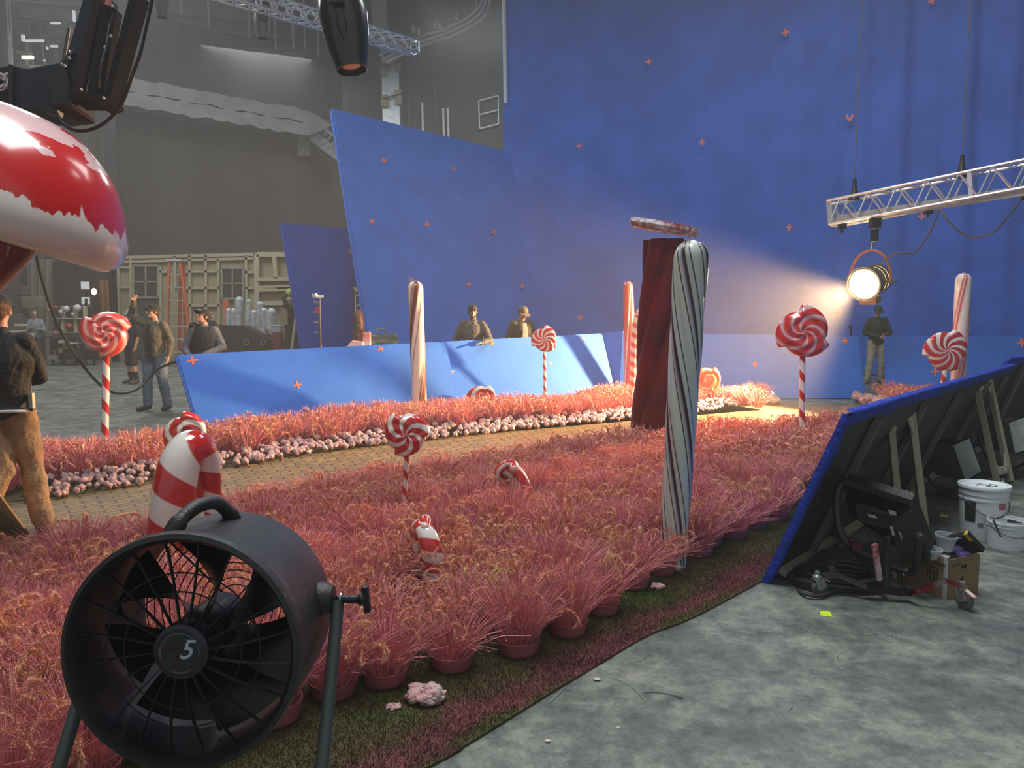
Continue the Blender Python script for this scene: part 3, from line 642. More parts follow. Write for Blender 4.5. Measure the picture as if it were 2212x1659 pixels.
def blades(nb, w=.0022, H=.33, lean=.9, z0=.045, rb=.08, k=4):
    a = rng.uniform(0, 2 * PI, nb); r = rb * np.sqrt(rng.uniform(0, 1, nb)); L = H * rng.uniform(.72, 1.08, nb)
    out = (r / rb) * lean * rng.uniform(.5, 1.1, nb); a2 = a + rng.normal(0, .35, nb)
    t = np.linspace(0, 1, k)[None, :]
    hx = out[:, None] * L[:, None] * (t * .55 + .42 * t ** 2.2) * .95
    z = z0 + L[:, None] * (t - .30 * (out[:, None] ** 1.6) * t ** 2.3)
    P = np.stack([r[:, None] * np.cos(a)[:, None] + hx * np.cos(a2)[:, None], r[:, None] * np.sin(a)[:, None] + hx * np.sin(a2)[:, None], z], -1)
    return ribbons(P, w * (1 - .75 * np.broadcast_to(t, (nb, k)) ** 2)), P
def plumes(npl, nf, R=.055, fl=.028, fw=.0016, z0=.22, spread=.16, stem=True):
    nb = NB()
    for _ in range(npl):
        a = rng.uniform(0, 2 * PI); rr = spread * rng.uniform(.1, 1); s = np.array([rr * .5 * math.cos(a), rr * .5 * math.sin(a), z0 - .06]); R_ = R * rng.uniform(.7, 1.3)
        d = np.array([math.cos(a + rng.normal(0, .5)), math.sin(a + rng.normal(0, .5)), 0])
        th = np.linspace(0, PI * rng.uniform(1.0, 1.6), 12); zl = rng.uniform(.04, .13)
        P = [s]; top = s + np.array([d[0] * rr * .5, d[1] * rr * .5, zl])
        for q in th: P.append(top + d * R_ * (1 - math.cos(q)) + np.array([0, 0, 1]) * R_ * math.sin(q) * .9)
        P = np.array(P)
        v, t = ribbons(P[None], np.full((1, len(P)), fw * 1.3)); nb.add(v, t)
        u = rng.uniform(1, len(P) - 1.001, nf); i = u.astype(int); c = P[i] * (1 - (u - i))[:, None] + P[i + 1] * (u - i)[:, None]
        dd = rng.normal(size=(nf, 3)); dd /= np.linalg.norm(dd, axis=1, keepdims=True); tg = P[i + 1] - P[i]; tg /= np.linalg.norm(tg, axis=1, keepdims=True) + 1e-9
        e = c + dd * fl * rng.uniform(.5, 1.1, nf)[:, None] + tg * fl * .9
        sd = np.cross(dd, tg); sd /= np.linalg.norm(sd, axis=1, keepdims=True) + 1e-9
        v = np.stack([c - sd * fw, c + sd * fw, e], 1).reshape(-1, 3); t = np.arange(nf * 3).reshape(-1, 3); nb.add(v, t)
    return nb.arrays()
def pot_mb():
    return MB().lathe([(.060, 0), (.092, .004), (.098, .04), (.099, .055), (.104, .056), (.105, .070), (.097, .070), (.094, .05), (.07, .042), (0, .042)], n=28)
pm = pot_mb()
NV = 6; protos = []
for i in range(NV):
    root = thing('potted_grass', 'x', 'potted grass', (0, 0, 0))
    if i == 0: pot = obj('pot', pm, POTM, root); POTME = pot.data
    else: pot = bpy.data.objects.new('pot', POTME); COL.objects.link(pot); pot.parent = root
    dense = i % 3
    (v, t), P = blades([420, 520, 340][dense], lean=[1.05, .85, 1.3][dense], H=[.29, .31, .27][dense], w=.0021)
    bl = bpy.data.objects.new('blades', np_mesh('blades', v, t, BLADE)); COL.objects.link(bl); bl.parent = root
    v, t = plumes([12, 8, 15][dense], 270, fl=.019, fw=.0015, R=[.045, .05, .04][dense], spread=.2)
    pl = bpy.data.objects.new('plume', np_mesh('plume', v, t, PLUME)); COL.objects.link(pl); pl.parent = root
    if i == 2:
        tips = P[rng.choice(len(P), 130, replace=False), -1]; o6 = np.array([(1, 0, 0), (-1, 0, 0), (0, 1, 0), (0, -1, 0), (0, 0, 1), (0, 0, -1)]) * .0042
        f8 = np.array([(0, 2, 4), (2, 1, 4), (1, 3, 4), (3, 0, 4), (2, 0, 5), (1, 2, 5), (3, 1, 5), (0, 3, 5)])
        v = (tips[:, None, :] + o6[None]).reshape(-1, 3); t = (f8[None] + (np.arange(len(tips)) * 6)[:, None, None]).reshape(-1, 3)
        bd = bpy.data.objects.new('seed_bead_tips', np_mesh('beads', v, t, BEAD)); COL.objects.link(bd); bd.parent = root
    protos.append(root)
used = [False] * NV
def put(i, x, y, s, label, group):
    r = protos[i]
    if used[i]: r = copy_tree(protos[i])
    used[i] = True; r.location = (x, y, .012); r.rotation_euler = (0, 0, random.uniform(0, 6.28)); r.scale = (s, s, s * random.uniform(.92, 1.08)); r['label'] = label; r['group'] = group
front = [(708, 1528, 0, 'spiky potted pink grass right beside the fan leg, pot at the turf edge'), (823, 1500, 3, 'potted pink grass leaning left, second pot right of the fan leg'),
    (972, 1465, 2, 'low splayed potted grass with bead tips and a golden curl, behind the cotton tuft'), (1120, 1432, 1, 'full upright potted grass sheaf standing right of the splayed beaded one'),
    (1228, 1388, 4, 'upright potted grass sheaf with its round rim showing, second right of the beaded one'), (1302, 1340, 0, 'potted pink grass with straw hanging over the pot, third right of the beaded one'),
    (1372, 1283, 5, 'dark potted grass with bead tips left of the small cotton scrap'), (1430, 1252, 2, 'bushy potted grass crowding the foot of the striped column'),
    (1515, 1210, 3, 'lone potted grass immediately right of the striped column foot'), (1590, 1172, 5, 'dark spiky potted grass, second pot right of the striped column'),
    (1635, 1150, 0, 'potted grass third right of the striped column'), (1685, 1132, 4, 'potted grass at the turf end beside the leaning flat')]
taken = []
def solid(x, y):
    for (cx_, cy_, r_) in AVOID:
        if (x - cx_) ** 2 + (y - cy_) ** 2 < r_ * r_: return True
    return any((x - a) ** 2 + (y - b_) ** 2 < .235 ** 2 for a, b_ in taken)
AVOID = []
for o in list(bpy.data.objects):
    if o.parent is None and o.get('category') in ('lollipop', 'candy column', 'mushroom stem', 'candy cane'):
        rr = {'lollipop': .13, 'candy column': .22, 'mushroom stem': .42, 'candy cane': .17}[o['category']]
        AVOID.append((o.location.x, o.location.y, rr))
        if o['category'] == 'candy cane' and o.location.y < 9: AVOID.append((o.location.x * .95, o.location.y * .95, .17)); AVOID.append((o.location.x * .90, o.location.y * .90, .12))
for px, py, vi, lab in front:
    g = gnd(px, py); x, y = g.x - .0, g.y + .10; taken.append((x, y)); put(vi, x, y, 1.0, lab, 'potted grass along the front edge')
pts = []
S = .245
for j in range(0, 60):
    for i in range(-40, 60):
        x = i * S + (j % 2) * S / 2 + random.uniform(-.035, .035); y = 1.7 + j * S * .866 + random.uniform(-.035, .035)
        if inpoly(x, y, near_poly) and not solid(x, y): pts.append((x, y))
pts.sort(key=lambda p: math.hypot(p[0], p[1]))
vis = [p for p in pts if -120 < proj((p[0], p[1], .3))[0] < 2300 and proj((p[0], p[1], .38))[1] < 1700]
NIND = 285; ind = vis[:NIND]; rest = vis[NIND:]
for q, (x, y) in enumerate(ind):
    put(rng.integers(0, NV), x, y, random.uniform(.92, 1.15), *(('pink potted grass packed in the corner left of and behind the fan', 'potted grass around the fan') if proj((x, y, .3))[0] < 640 else (('pink potted grass packed in the near field between the fan and the striped column', 'potted grass in the middle of the near field') if proj((x, y, .3))[0] < 1440 else ('pink potted grass packed right of the striped column', 'potted grass right of the striped column'))))
far = []
for poly in (far_poly, patch_poly):
    for j in range(0, 75):
        for i in range(-50, 70):
            x = i * .27 + (j % 2) * .135 + random.uniform(-.05, .05); y = 3.5 + j * .234 + random.uniform(-.05, .05)
            if inpoly(x, y, poly) and not solid(x, y) and -150 < proj((x, y, .3))[0] < 2300: far.append((x, y))
lows = []
for i in range(8):
    (bv, bt), _ = blades(110, w=.0052, H=.32, k=3, lean=.95)
    pv, pt = plumes(9, 26, fl=.034, fw=.0045, R=.055, spread=.2)
    lows.append(((bv, bt), (pv, pt)))
bb, pp = NB(), NB()
for (x, y) in rest + far:
    (bv, bt), (pv, pt) = lows[rng.integers(0, 8)]; a = rng.uniform(0, 2 * PI); s = rng.uniform(.92, 1.2); R = np.array([[math.cos(a), -math.sin(a), 0], [math.sin(a), math.cos(a), 0], [0, 0, 1]]) * s
    o = np.array([x, y, 0.01]); bb.add(bv @ R.T + o, bt); pp.add(pv @ R.T + o, pt)
v, t = bb.arrays(); v2, t2 = pp.arrays(); me = np_mesh('grass', np.concatenate([v, v2]), np.concatenate([t, t2 + len(v)]), BLADE); me.materials.append(PLUME)
mi = np.zeros(len(t) + len(t2), dtype=np.int32); mi[len(t):] = 1; me.polygons.foreach_set('material_index', mi)
go = bpy.data.objects.new('pink_grass', me); COL.objects.link(go); tag(go, 'coral pink dyed grass massed on both sides of the brick path farther back', 'grass', kind='stuff')
print('GRASS', len(pts), len(ind), len(rest), len(far))
# --- cotton
def puff(seed, n=14):
    mb = MB().ball((0, 0, 0), 1, n); 
    for i, p in enumerate(mb.v):
        q = p.copy(); mb.v[i] = q * (.84 + .62 * mnoise.noise(q * 1.7 + V((seed * 9, 0, 0))) + .16 * mnoise.noise(q * 5 + V((seed, 3, 0))))
    return mb
COTTON = mat('pink_cotton', (.80, .42, .42), .9, col2=(.82, .62, .60), vscale=12, bump=.8, bscale=120, spec=.1)
pfs = [puff(i, 12) for i in range(7)]; pmes = []
cl = []
cpath = [Vector((*p, 0)) for p in cot]; tot = 0
for a, b_ in zip(cpath, cpath[1:]):
    n = int((b_ - a).length * 85); t = (b_ - a).normalized(); nr = V((-t.y, t.x, 0))
    for _ in range(n):
        w = rng.uniform(0, 1); p = a.lerp(b_, rng.uniform()) + nr * (.04 + .36 * w); cl.append((p.x, p.y, .05 + .10 * w, rng.uniform(.022, .047)))
for _ in range(70):
    a = rng.uniform(0, 1); p = V((4.75, 13.9, 0)).lerp(V((4.9, 14.6, 0)), a) + V((rng.uniform(-.25, .1), 0, 0)); cl.append((p.x, p.y, .05, rng.uniform(.05, .09)))
for _ in range(60):
    a = rng.uniform(0, 1); p = V((6.15, 13.0, 0)).lerp(V((6.5, 14.3, 0)), a) + V((rng.uniform(-.1, .3), 0, 0)); cl.append((p.x, p.y, rng.uniform(.04, .16), rng.uniform(.05, .09)))
cl = [c for c in cl if 60 < proj(c[:3])[0] < 2000]; cl.sort(key=lambda c: -c[3] / c[1])
first = {}
for q, (x, y, z, r) in enumerate(cl[:290]):
    vi = q % 7
    if vi not in first:
        o = obj('cotton_puff', pfs[vi], COTTON, loc=(0, 0, 0), angle=180, label='fluffy pink cotton puff in the border along the far side of the brick path', cat='cotton puff', group='cotton puffs edging the brick path'); first[vi] = o
    else: o = first[vi].copy(); COL.objects.link(o)
    px0 = proj((x, y, z))[0]
    o['label'], o['group'] = (('pink cotton puff in the border left of the big candy cane', 'cotton puffs left of the big cane') if px0 < 480 else (('pink cotton puff in the border between the big cane and the maroon stem', 'cotton puffs along the middle of the path') if px0 < 1400 else ('brightly lit cotton puff in the border right of the columns', 'cotton puffs lit by the lamp')))
    o.location = (x, y, z); o.scale = (r * 1.15, r, r * .95); o.rotation_euler = (rng.uniform(0, 6), rng.uniform(0, 6), rng.uniform(0, 6))
cm = MB()
nbp = NB()
PA = []
for i in range(7):
    mb = pfs[i]; vv = np.array([tuple(p) for p in mb.v]); tt = []
    for f in mb.f:
        tt.append((f[0], f[1], f[2]))
        if len(f) == 4: tt.append((f[0], f[2], f[3]))
    PA.append((vv, np.array(tt)))
for q, (x, y, z, r) in enumerate(cl[290:]):
    vv, tt = PA[q % 7]; a = rng.uniform(0, 6); R = np.array([[math.cos(a), -math.sin(a), 0], [math.sin(a), math.cos(a), 0], [0, 0, 1]])
    nbp.add(vv @ R.T * r + np.array([x, y, z]), tt)
v, t = nbp.arrays(); co = bpy.data.objects.new('cotton_border', np_mesh('cotton', v, t, COTTON, True)); COL.objects.link(co); tag(co, 'farther pink and white cotton border heaped along the brick path', 'cotton', kind='stuff')
def cotton_scrap(px, py, r, lab, sq=.7):
    g = gnd(px, py); mb = MB()
    for k in range(7):
        a = k * 2.4; pb = puff(k + px, 16)
        place(pb, Matrix.Translation(g + V((math.cos(a) * r * .55, math.sin(a) * r * .4, r * .42 * sq + (k % 2) * r * .2 * sq + .012))) @ Matrix.Diagonal((r * .55, r * .5, r * .5 * sq, 1))); mb.add(pb.v, pb.f)
    obj('cotton_tuft', mb, COTTON, loc=g, angle=180, label=lab, cat='cotton')
cotton_scrap(920, 1520, .085, 'big pale pink cotton tuft lying on the turf before the beaded grass pot')
cotton_scrap(850, 1535, .035, 'tiny wisp of cotton on the turf beside the big tuft', .35)
cotton_scrap(1420, 1276, .042, 'small cotton scrap on the turf at the foot of the striped column')
# --- brick path
nb_ = offs(near_back, -.35); fb_ = offs(cot, .15)
nb_ = nb_ + [(8.2, 11.6), (9.6, 10.4)]; fb_ = fb_ + [(5.3, 14.1), (6.4, 13.9), (8.5, 12.9), (10.8, 11.2)]
def resample(P, n):
    P = [Vector((*p, 0)) for p in P]; P = smoothpts(P, 5); L = [0]
    for a, b_ in zip(P, P[1:]): L.append(L[-1] + (b_ - a).length)
    out = []; j = 0
    for i in range(n):
        t = L[-1] * i / (n - 1)
        while j < len(L) - 2 and L[j + 1] < t: j += 1
        out.append(P[j].lerp(P[j + 1], (t - L[j]) / max(1e-6, L[j + 1] - L[j])))
    return out
A1, A2 = resample(nb_, 80), resample(fb_, 80)
pb = MB(); nv_ = 6; vs = []; 
for i in range(80):
    for j in range(nv_ + 1): q = A1[i].lerp(A2[i], j / nv_); vs.append(V((q.x, q.y, .008)))
fs = []; uv = []; dist = [0]
for i in range(1, 80): dist.append(dist[-1] + ((A1[i] + A2[i]) / 2 - (A1[i - 1] + A2[i - 1]) / 2).length)
wv = [(A2[i] - A1[i]).length for i in range(80)]
for i in range(79):
    for j in range(nv_):
        fs.append((i * 7 + j, i * 7 + j + 1, (i + 1) * 7 + j + 1, (i + 1) * 7 + j)); uv.append([(dist[i], wv[i] * j / 6), (dist[i], wv[i] * (j + 1) / 6), (dist[i + 1], wv[i + 1] * (j + 1) / 6), (dist[i + 1], wv[i + 1] * j / 6)])
pb.add(vs, fs, uv)
m = bpy.data.materials.new('yellow_printed_brick'); m.use_nodes = True; nt = m.node_tree; N = nt.nodes; L = nt.links; bs = N['Principled BSDF']
uvn = N.new('ShaderNodeUVMap'); br = N.new('ShaderNodeTexBrick'); L.new(uvn.outputs[0], br.inputs[0]); br.inputs['Scale'].default_value = 1
br.inputs['Color1'].default_value = (.31, .20, .07, 1); br.inputs['Color2'].default_value = (.18, .13, .06, 1); br.inputs['Mortar'].default_value = (.045, .03, .018, 1)
br.inputs['Mortar Size'].default_value = .010; br.inputs['Brick Width'].default_value = .24; br.inputs['Row Height'].default_value = .10; br.inputs['Bias'].default_value = .1
n = N.new('ShaderNodeTexNoise'); n.inputs['Scale'].default_value = 2.5; n.inputs['Detail'].default_value = 5; r = ramp(N, [(.35, (.75, .8, .75)), (.65, (1.25, 1.15, 1.05))]); L.new(n.outputs[0], r.inputs[0])
mx = N.new('ShaderNodeMix'); mx.data_type = 'RGBA'; mx.blend_type = 'MULTIPLY'; mx.inputs[0].default_value = 1; L.new(br.outputs[0], mx.inputs[6]); L.new(r.outputs[0], mx.inputs[7]); L.new(mx.outputs[2], bs.inputs['Base Color'])
bp = N.new('ShaderNodeBump'); bp.inputs['Strength'].default_value = .6; bp.inputs['Distance'].default_value = .01; L.new(br.outputs['Fac'], bp.inputs['Height']); bp.invert = True; L.new(bp.outputs[0], bs.inputs['Normal']); bs.inputs['Roughness'].default_value = .42
obj('brick_path', pb, m, angle=180, kind='structure')
# --- turf
TURF = bpy.data.materials.new('artificial_turf'); TURF.use_nodes = True; nt = TURF.node_tree; N = nt.nodes; L = nt.links; bs = N['Principled BSDF']
g = N.new('ShaderNodeNewGeometry'); sx = N.new('ShaderNodeSeparateXYZ'); L.new(g.outputs['Position'], sx.inputs[0])
d = math_n(nt, 'ADD', math_n(nt, 'MULTIPLY', sx.outputs[0], .733), math_n(nt, 'MULTIPLY', sx.outputs[1], -.68))
def nz(sc, de=4):
    n = N.new('ShaderNodeTexNoise'); n.inputs['Scale'].default_value = sc; n.inputs['Detail'].default_value = de; L.new(g.outputs['Position'], n.inputs['Vector']); return n.outputs[0]
d2 = math_n(nt, 'ADD', d, math_n(nt, 'MULTIPLY', math_n(nt, 'SUBTRACT', nz(2.2, 5), .5), .42))
pk = ramp(N, [(0, (0, 0, 0)), (.74, (0, 0, 0)), (.86, (.9, .9, .9)), (.93, (.9, .9, .9)), (.985, (.0, .0, .0))]); L.new(math_n(nt, 'ADD', d2, 3.0), pk.inputs[0])
gr = ramp(N, [(.36, (.10, .070, .036)), (.54, (.088, .074, .030)), (.68, (.060, .088, .020))]); L.new(nz(1.3, 6), gr.inputs[0])
pc = ramp(N, [(.40, (.085, .024, .034)), (.60, (.24, .06, .085))]); L.new(nz(3.1), pc.inputs[0])
mx = N.new('ShaderNodeMix'); mx.data_type = 'RGBA'; sc_ = math_n(nt, 'MULTIPLY', pk.outputs[0], math_n(nt, 'ADD', .35, math_n(nt, 'MULTIPLY', nz(1.7, 3), .95)))
L.new(sc_, mx.inputs[0]); L.new(gr.outputs[0], mx.inputs[6]); L.new(pc.outputs[0], mx.inputs[7])
v9 = ramp(N, [(.3, (.55, .55, .55)), (.7, (1.5, 1.5, 1.5))]); L.new(nz(160, 2), v9.inputs[0]); mx2 = N.new('ShaderNodeMix'); mx2.data_type = 'RGBA'; mx2.blend_type = 'MULTIPLY'; mx2.inputs[0].default_value = 1
L.new(mx.outputs[2], mx2.inputs[6]); L.new(v9.outputs[0], mx2.inputs[7]); L.new(mx2.outputs[2], bs.inputs['Base Color']); bs.inputs['Roughness'].default_value = .8; bs.inputs['Specular IOR Level'].default_value = .2
edge = [xy(*p) for p in [(930, 1659), (1010, 1612), (1100, 1556), (1195, 1497), (1290, 1440), (1400, 1375), (1500, 1335), (1648, 1256)]]
ed = smoothpts([V((-2.9, .35, 0)), V((-1.1, 1.85, 0))] + [V((*p, 0)) for p in edge], 8)
back = [V((5.0, 9.0, 0)), V((7.2, 11.9, 0))] + [V((p[0], p[1], 0)) for p in reversed(nb_[:-2])] + [V((-6.2, 4.0, 0))]
poly = ed + [V((2.3, 5.6, 0))] + back
tb = MB(); n = len(poly); tb.add([p + V((0, 0, .012)) for p in poly] + [p + V((0, 0, .001)) for p in poly], [tuple(range(n))] + [(i, i + n, (i + 1) % n + n, (i + 1) % n) for i in range(n)])
tm = obj('artificial_turf', tb, TURF, smooth=False, label='green and brown artificial turf mat oversprayed pink, under the front pots', cat='turf mat')
PL = [(p.x, p.y) for p in poly]
K = 210000; a = rng.uniform(-.4, 7.0, K); dd = rng.uniform(-2.85, -1.80, K); X = a * .68 + dd * .733; Y = a * .733 - dd * .68
ok = np.array([inpoly(x, y, PL) for x, y in zip(X, Y)]); X, Y = X[ok], Y[ok]; K = len(X); h = rng.uniform(.012, .024, K); an = rng.uniform(0, 2 * PI, K); w = .0016
dx, dy = np.cos(an) * w, np.sin(an) * w; lx, ly = rng.normal(0, .008, K), rng.normal(0, .008, K); z0 = np.full(K, .010)
v = np.stack([np.stack([X - dx, Y - dy, z0], -1), np.stack([X + dx, Y + dy, z0], -1), np.stack([X + lx, Y + ly, z0 + h], -1)], 1).reshape(-1, 3)
fo = bpy.data.objects.new('turf_pile', np_mesh('pile', v, np.arange(3 * K).reshape(-1, 3), TURF)); COL.objects.link(fo); fo.parent = tm; fo['kind'] = 'stuff'
# second carpet of turf under the far band
fp = offs(cot, .2) + [(5.0, 14.7)] + list(reversed(offs(far_back, .1)))
tb = MB(); n = len(fp); tb.add([V((x, y, .010)) for x, y in fp] + [V((x, y, .001)) for x, y in fp], [tuple(range(n))] + [(i, i + n, (i + 1) % n + n, (i + 1) % n) for i in range(n)])
obj('artificial_turf', tb, TURF, smooth=False, label='turf strip hidden under the far band of coral grass', cat='turf mat')
# ---------------------------------------------------------------- black drum fan in the foreground
def drum_fan():
    Rr, L = .27, .33; c0 = V((-.7525, 1.696, .858)); ax = V((.015, .992, -.070)).normalized()
    root = thing('drum_fan', 'large black drum fan with a number 5 on its hub, in the left foreground', 'fan', (c0.x, c0.y + .1, 0))
    zz = V((0, 0, 1)); X = ax.cross(zz).normalized(); Z = X.cross(ax); M = frame_m(c0, X, ax, Z)
    def P(r, a, h): return c0 + X * (r * math.cos(a)) + Z * (r * math.sin(a)) + ax * h
    def lat(prof, n=72, closed=False): return MB().lathe(prof, c0, n, ax, closed)
    SH = mat('fan_shell', (.020, .022, .024), .40, var=.12, vscale=5, bump=.25, bscale=260, coat=.05)
    shell = [(Rr * .925, -.004), (Rr * .965, -.022), (Rr * 1.005, -.018), (Rr * 1.018, .004), (Rr * .998, .022), (Rr * .985, .05), (Rr * .985, L * .62), (Rr * .97, L * .9), (Rr * .955, L), (Rr * .93, L), (Rr * .935, L * .8), (Rr * .94, .07), (Rr * .925, .04)]
    obj('shell', lat(shell, closed=True), SH, root, angle=50)
    gm = mat('fan_guard', (.014, .016, .017), .6, spec=.3)
    g = MB(); R0 = .064
    for k in range(20):
        a = 2 * PI * k / 20 + .08; pts = []
        for j in range(9):
            q = j / 8; r = R0 * .9 + (Rr * .93 - R0 * .9) * q; pts.append(P(r, a + .10 * q, -.002 + .022 * (q - .1) ** 2 * (1 if q < .9 else .6)))
        for j in range(8): g.beam(pts[j], pts[j + 1], .010, .0028, up=P(1, a + PI / 2, 0) - c0)
    obj('front_grille', g, gm, root, smooth=False)
    for k, r in enumerate((Rr * .50, Rr * .66)):
        obj('grille_ring', MB().tube([P(r, 2 * PI * i / 72, -.002 + .003 * k) for i in range(72)], .0019, 6, closed=True), gm, root)
    hub = obj('hub_cap', MB().lathe([(0, -.016), (R0 * .80, -.016), (R0 * .86, -.012), (R0 * .98, -.010), (R0, -.004), (R0, .03), (0, .03)], c0, 48, ax), mat('hub_black', (.018, .020, .026), .35), root, angle=35)
    T = frame_m(c0 - ax * .0168, X, Z, -ax)
    T = frame_m(c0 - ax * .0172, X, Z, -X.cross(Z)) if X.cross(Z).dot(ax) > 0 else frame_m(c0 - ax * .0172, X, Z, X.cross(Z))
    def tx(body, size, x, y, m, sh=0, rot=0, bold=0.0):
        mb = text_mb(body, size, .0004, sh, bold); place(mb, T @ Matrix.Translation((x, y, 0)) @ Matrix.Rotation(rot, 4, 'Z')); return mb
    obj('hub_number', tx('5', .062, .013, .006, None, .35, -.02, .0006), mat('white_marker', (.42, .50, .50), .6), hub, smooth=False, label='white hand drawn 5')
    dr = tx('R', .024, -.016, .012, None); e = tx('E', .024, -.006, -.012, None); dr.add(e.v, e.f)
    obj('hub_letters', dr, mat('dark_red_print', (.11, .012, .02), .6), hub, smooth=False, label='dark red letters R and E')
    ring = MB()
    for a0, a1 in ((200, 105), (103, 70), (66, 45), (40, 20), (15, -5), (-60, -110)):
        a = math.radians(a0)
        while a > math.radians(a1):
            w = random.uniform(.03, .07); r_ = R0 * .70; p = c0 + X * (r_ * math.cos(a)) + Z * (r_ * math.sin(a)) - ax * .0172; t = (Z * math.cos(a) - X * math.sin(a))
            ring.beam(p, p + t * r_ * w * .8, .0026, .0004, up=ax); a -= w + .015
    obj('hub_print', ring, mat('grey_print', (.20, .21, .21), .6), hub, smooth=False)
    bl = mat('fan_blade', (.010, .010, .012), .35)
    for k in range(7):
        a0 = 2 * PI * k / 7 + .5
        def fn(u, v):
            r = .06 + (Rr * .90 - .06) * v; w = (.35 + .22 * v); a = a0 + (u - .5) * w * 1.35 + .25 * v; h = .15 + (u - .5) * .10 * (1.2 - .5 * v); return P(r, a, h)
        b = MB().grid(fn, 8, 10); q = len(b.v); vs = [p + ax * .003 for p in b.v]; b.add(vs, [tuple(reversed(f)) for f in b.f]); obj('blade', b, bl, root, angle=180)
    obj('motor', MB().lathe([(0, .09), (.06, .09), (.065, .11), (.065, .24), (.05, .27), (0, .27)], c0, 32, ax).add([], []), mat('motor_black', (.02, .02, .02), .4), root, angle=40)
    rg = MB()
    for r in [Rr * (.22 + .075 * i) for i in range(10)]:
        rg.tube([P(r, 2 * PI * i / 48, L * .97 + .01 * (1 - r / Rr)) for i in range(48)], .0016, 5, closed=True)
    for k in range(4):
        a = PI / 4 + k * PI / 2; rg.tube([P(.05, a, L), P(Rr * .94, a, L * .97)], .003, 6)
    obj('rear_guard', rg, mat('rear_wire', (.05, .045, .035), .35, metal=.6), root)
    # carrying handle on top
    hp = smoothpts([P(Rr * .97, math.radians(99), .035), P(Rr * 1.08, math.radians(95), .055), P(Rr * 1.16, math.radians(91), .10), P(Rr * 1.155, math.radians(87), .155), P(Rr * 1.04, math.radians(84), .20), P(Rr * .96, math.radians(83), .225)], 6)
    obj('handle', MB().tube(hp, [.021] * 6 + [.017] * (len(hp) - 12) + [.021] * 6, 14), SH, root)
    # pivots, knob and tube stand
    for s in (1, -1):
        p = P(Rr * .95, .19 if s > 0 else PI - .19, L * .72); d = X * s
        obj('pivot_boss', MB().lathe([(.045, -.01), (.042, .02), (.034, .034), (0, .036)], p, 28, d), SH, root)
        j = p + d * .044; f0 = V((j.x + .03 * s, 1.30, .03))
        obj('stand_leg', MB().tube(smoothpts([j + V((0, .0, .0)), j + V((.004 * s, -.03, -.05)), j.lerp(f0, .5), f0], 6), [.009] * 3 + [.016] * 16, 12), mat('leg_powdercoat', (.045, .055, .055), .42), root)
        if s > 0:
            kn = obj('tilt_knob', MB().lathe([(.011, 0), (.011, .055), (.016, .06), (.016, .075), (0, .078)], j, 20, d).beam(j + d * .072 + Z * .034, j + d * .078 - Z * .036 + ax * .01, .020, .017), BLACK, root, bevel=.003)
            obj('washer', MB().lathe([(.019, .010), (.019, .014), (0, .015)], j, 20, d), STEEL, kn)
    a, b_ = V((-1.095, 1.30, .02)), V((-.385, 1.30, .02))
    obj('stand_base', MB().tube([a, b_], .016, 12).tube([a, V((-1.09, 2.25, .02)), V((-.39, 2.25, .02)), b_], .016, 12).tube([V((-1.09, 2.25, .02)), P(Rr * 1.05, PI, L * .72) - V((0, 0, .02))], .012, 8), mat('leg_powdercoat', (.04, .05, .05)), root)
    obj('power_cord', MB().tube(smoothpts([P(.1, -1.4, .30), V((-.95, 2.15, .45)), V((-1.0, 2.05, .25)), V((-.93, 1.95, .04)), V((-.8, 1.6, .02))], 6), .006, 8), BLKMET, root)
drum_fan()
# ---------------------------------------------------------------- right foreground equipment
def caster(parent, g, ang, red=True):
    d = V((math.cos(ang), math.sin(ang), 0)); s = V((-d.y, d.x, 0)); w = g + V((0, 0, .05))
    c = obj('caster', MB().lathe([(.0, -.015), (.046, -.015), (.05, -.01), (.05, .01), (.046, .015), (0, .015)], w, 28, s), RUBBER, parent, angle=35)
    yk = MB()
    for q in (-1, 1): yk.add(*_plate(w, d, s * (.019 * q)))
    yk.lathe([(.024, 0), (.024, .02), (.014, .03), (.014, .05), (0, .05)], w + d * -.02 + V((0, 0, .052)), 16)
    obj('fork', yk, mat('caster_grey', (.30, .32, .33), .35, metal=.5), c, smooth=False)
    if red: obj('brake_lever', MB().beam(w + d * .0 + V((0, 0, .062)), w + d * .06 + V((0, 0, .035)), .028, .007), mat('red_white_lever', (.55, .05, .07), .4, col2=(.7, .6, .6), vscale=30), c, smooth=False)
    return c
def _plate(w, d, o):
    pts = [w + o + V((0, 0, -.012)) - d * .012, w + o + d * .03 + V((0, 0, .01)), w + o + d * .01 + V((0, 0, .055)), w + o - d * .045 + V((0, 0, .055)), w + o - d * .03]
    n = o.normalized(); return [p + n * .002 for p in pts] + [p - n * .002 for p in pts], [(0, 1, 2, 3, 4), (9, 8, 7, 6, 5)] + [(i, (i + 1) % 5, (i + 1) % 5 + 5, i + 5) for i in range(5)]
Ye = 4.55
def E(px, py, dy=0.0): return at(px, py, Ye + dy)
PANEL = mat('panel_housing', (.008, .008, .009), .45, bump=.2, bscale=90)
t = thing('studio_light', 'black studio light panel tipped face down on a rolling base, seen from behind', 'studio light', (E(1900, 1290).x, Ye, 0))
TLp, TRp, BRp, BLp = E(1822, 1046, .10), E(1968, 1090, -.12), E(2010, 1198, -.22), E(1832, 1110, .22)
q = MB(); fn_ = (TRp - TLp).cross(BLp - TLp).normalized()
if fn_.y > 0: fn_ = -fn_
face = [TLp, TRp, V(BRp), E(1946, 1190, -.05), BLp]
q.slab([p + fn_ * .0 for p in face], fn_, .10)
hs = obj('housing', q, PANEL, t, smooth=False, bevel=.006)
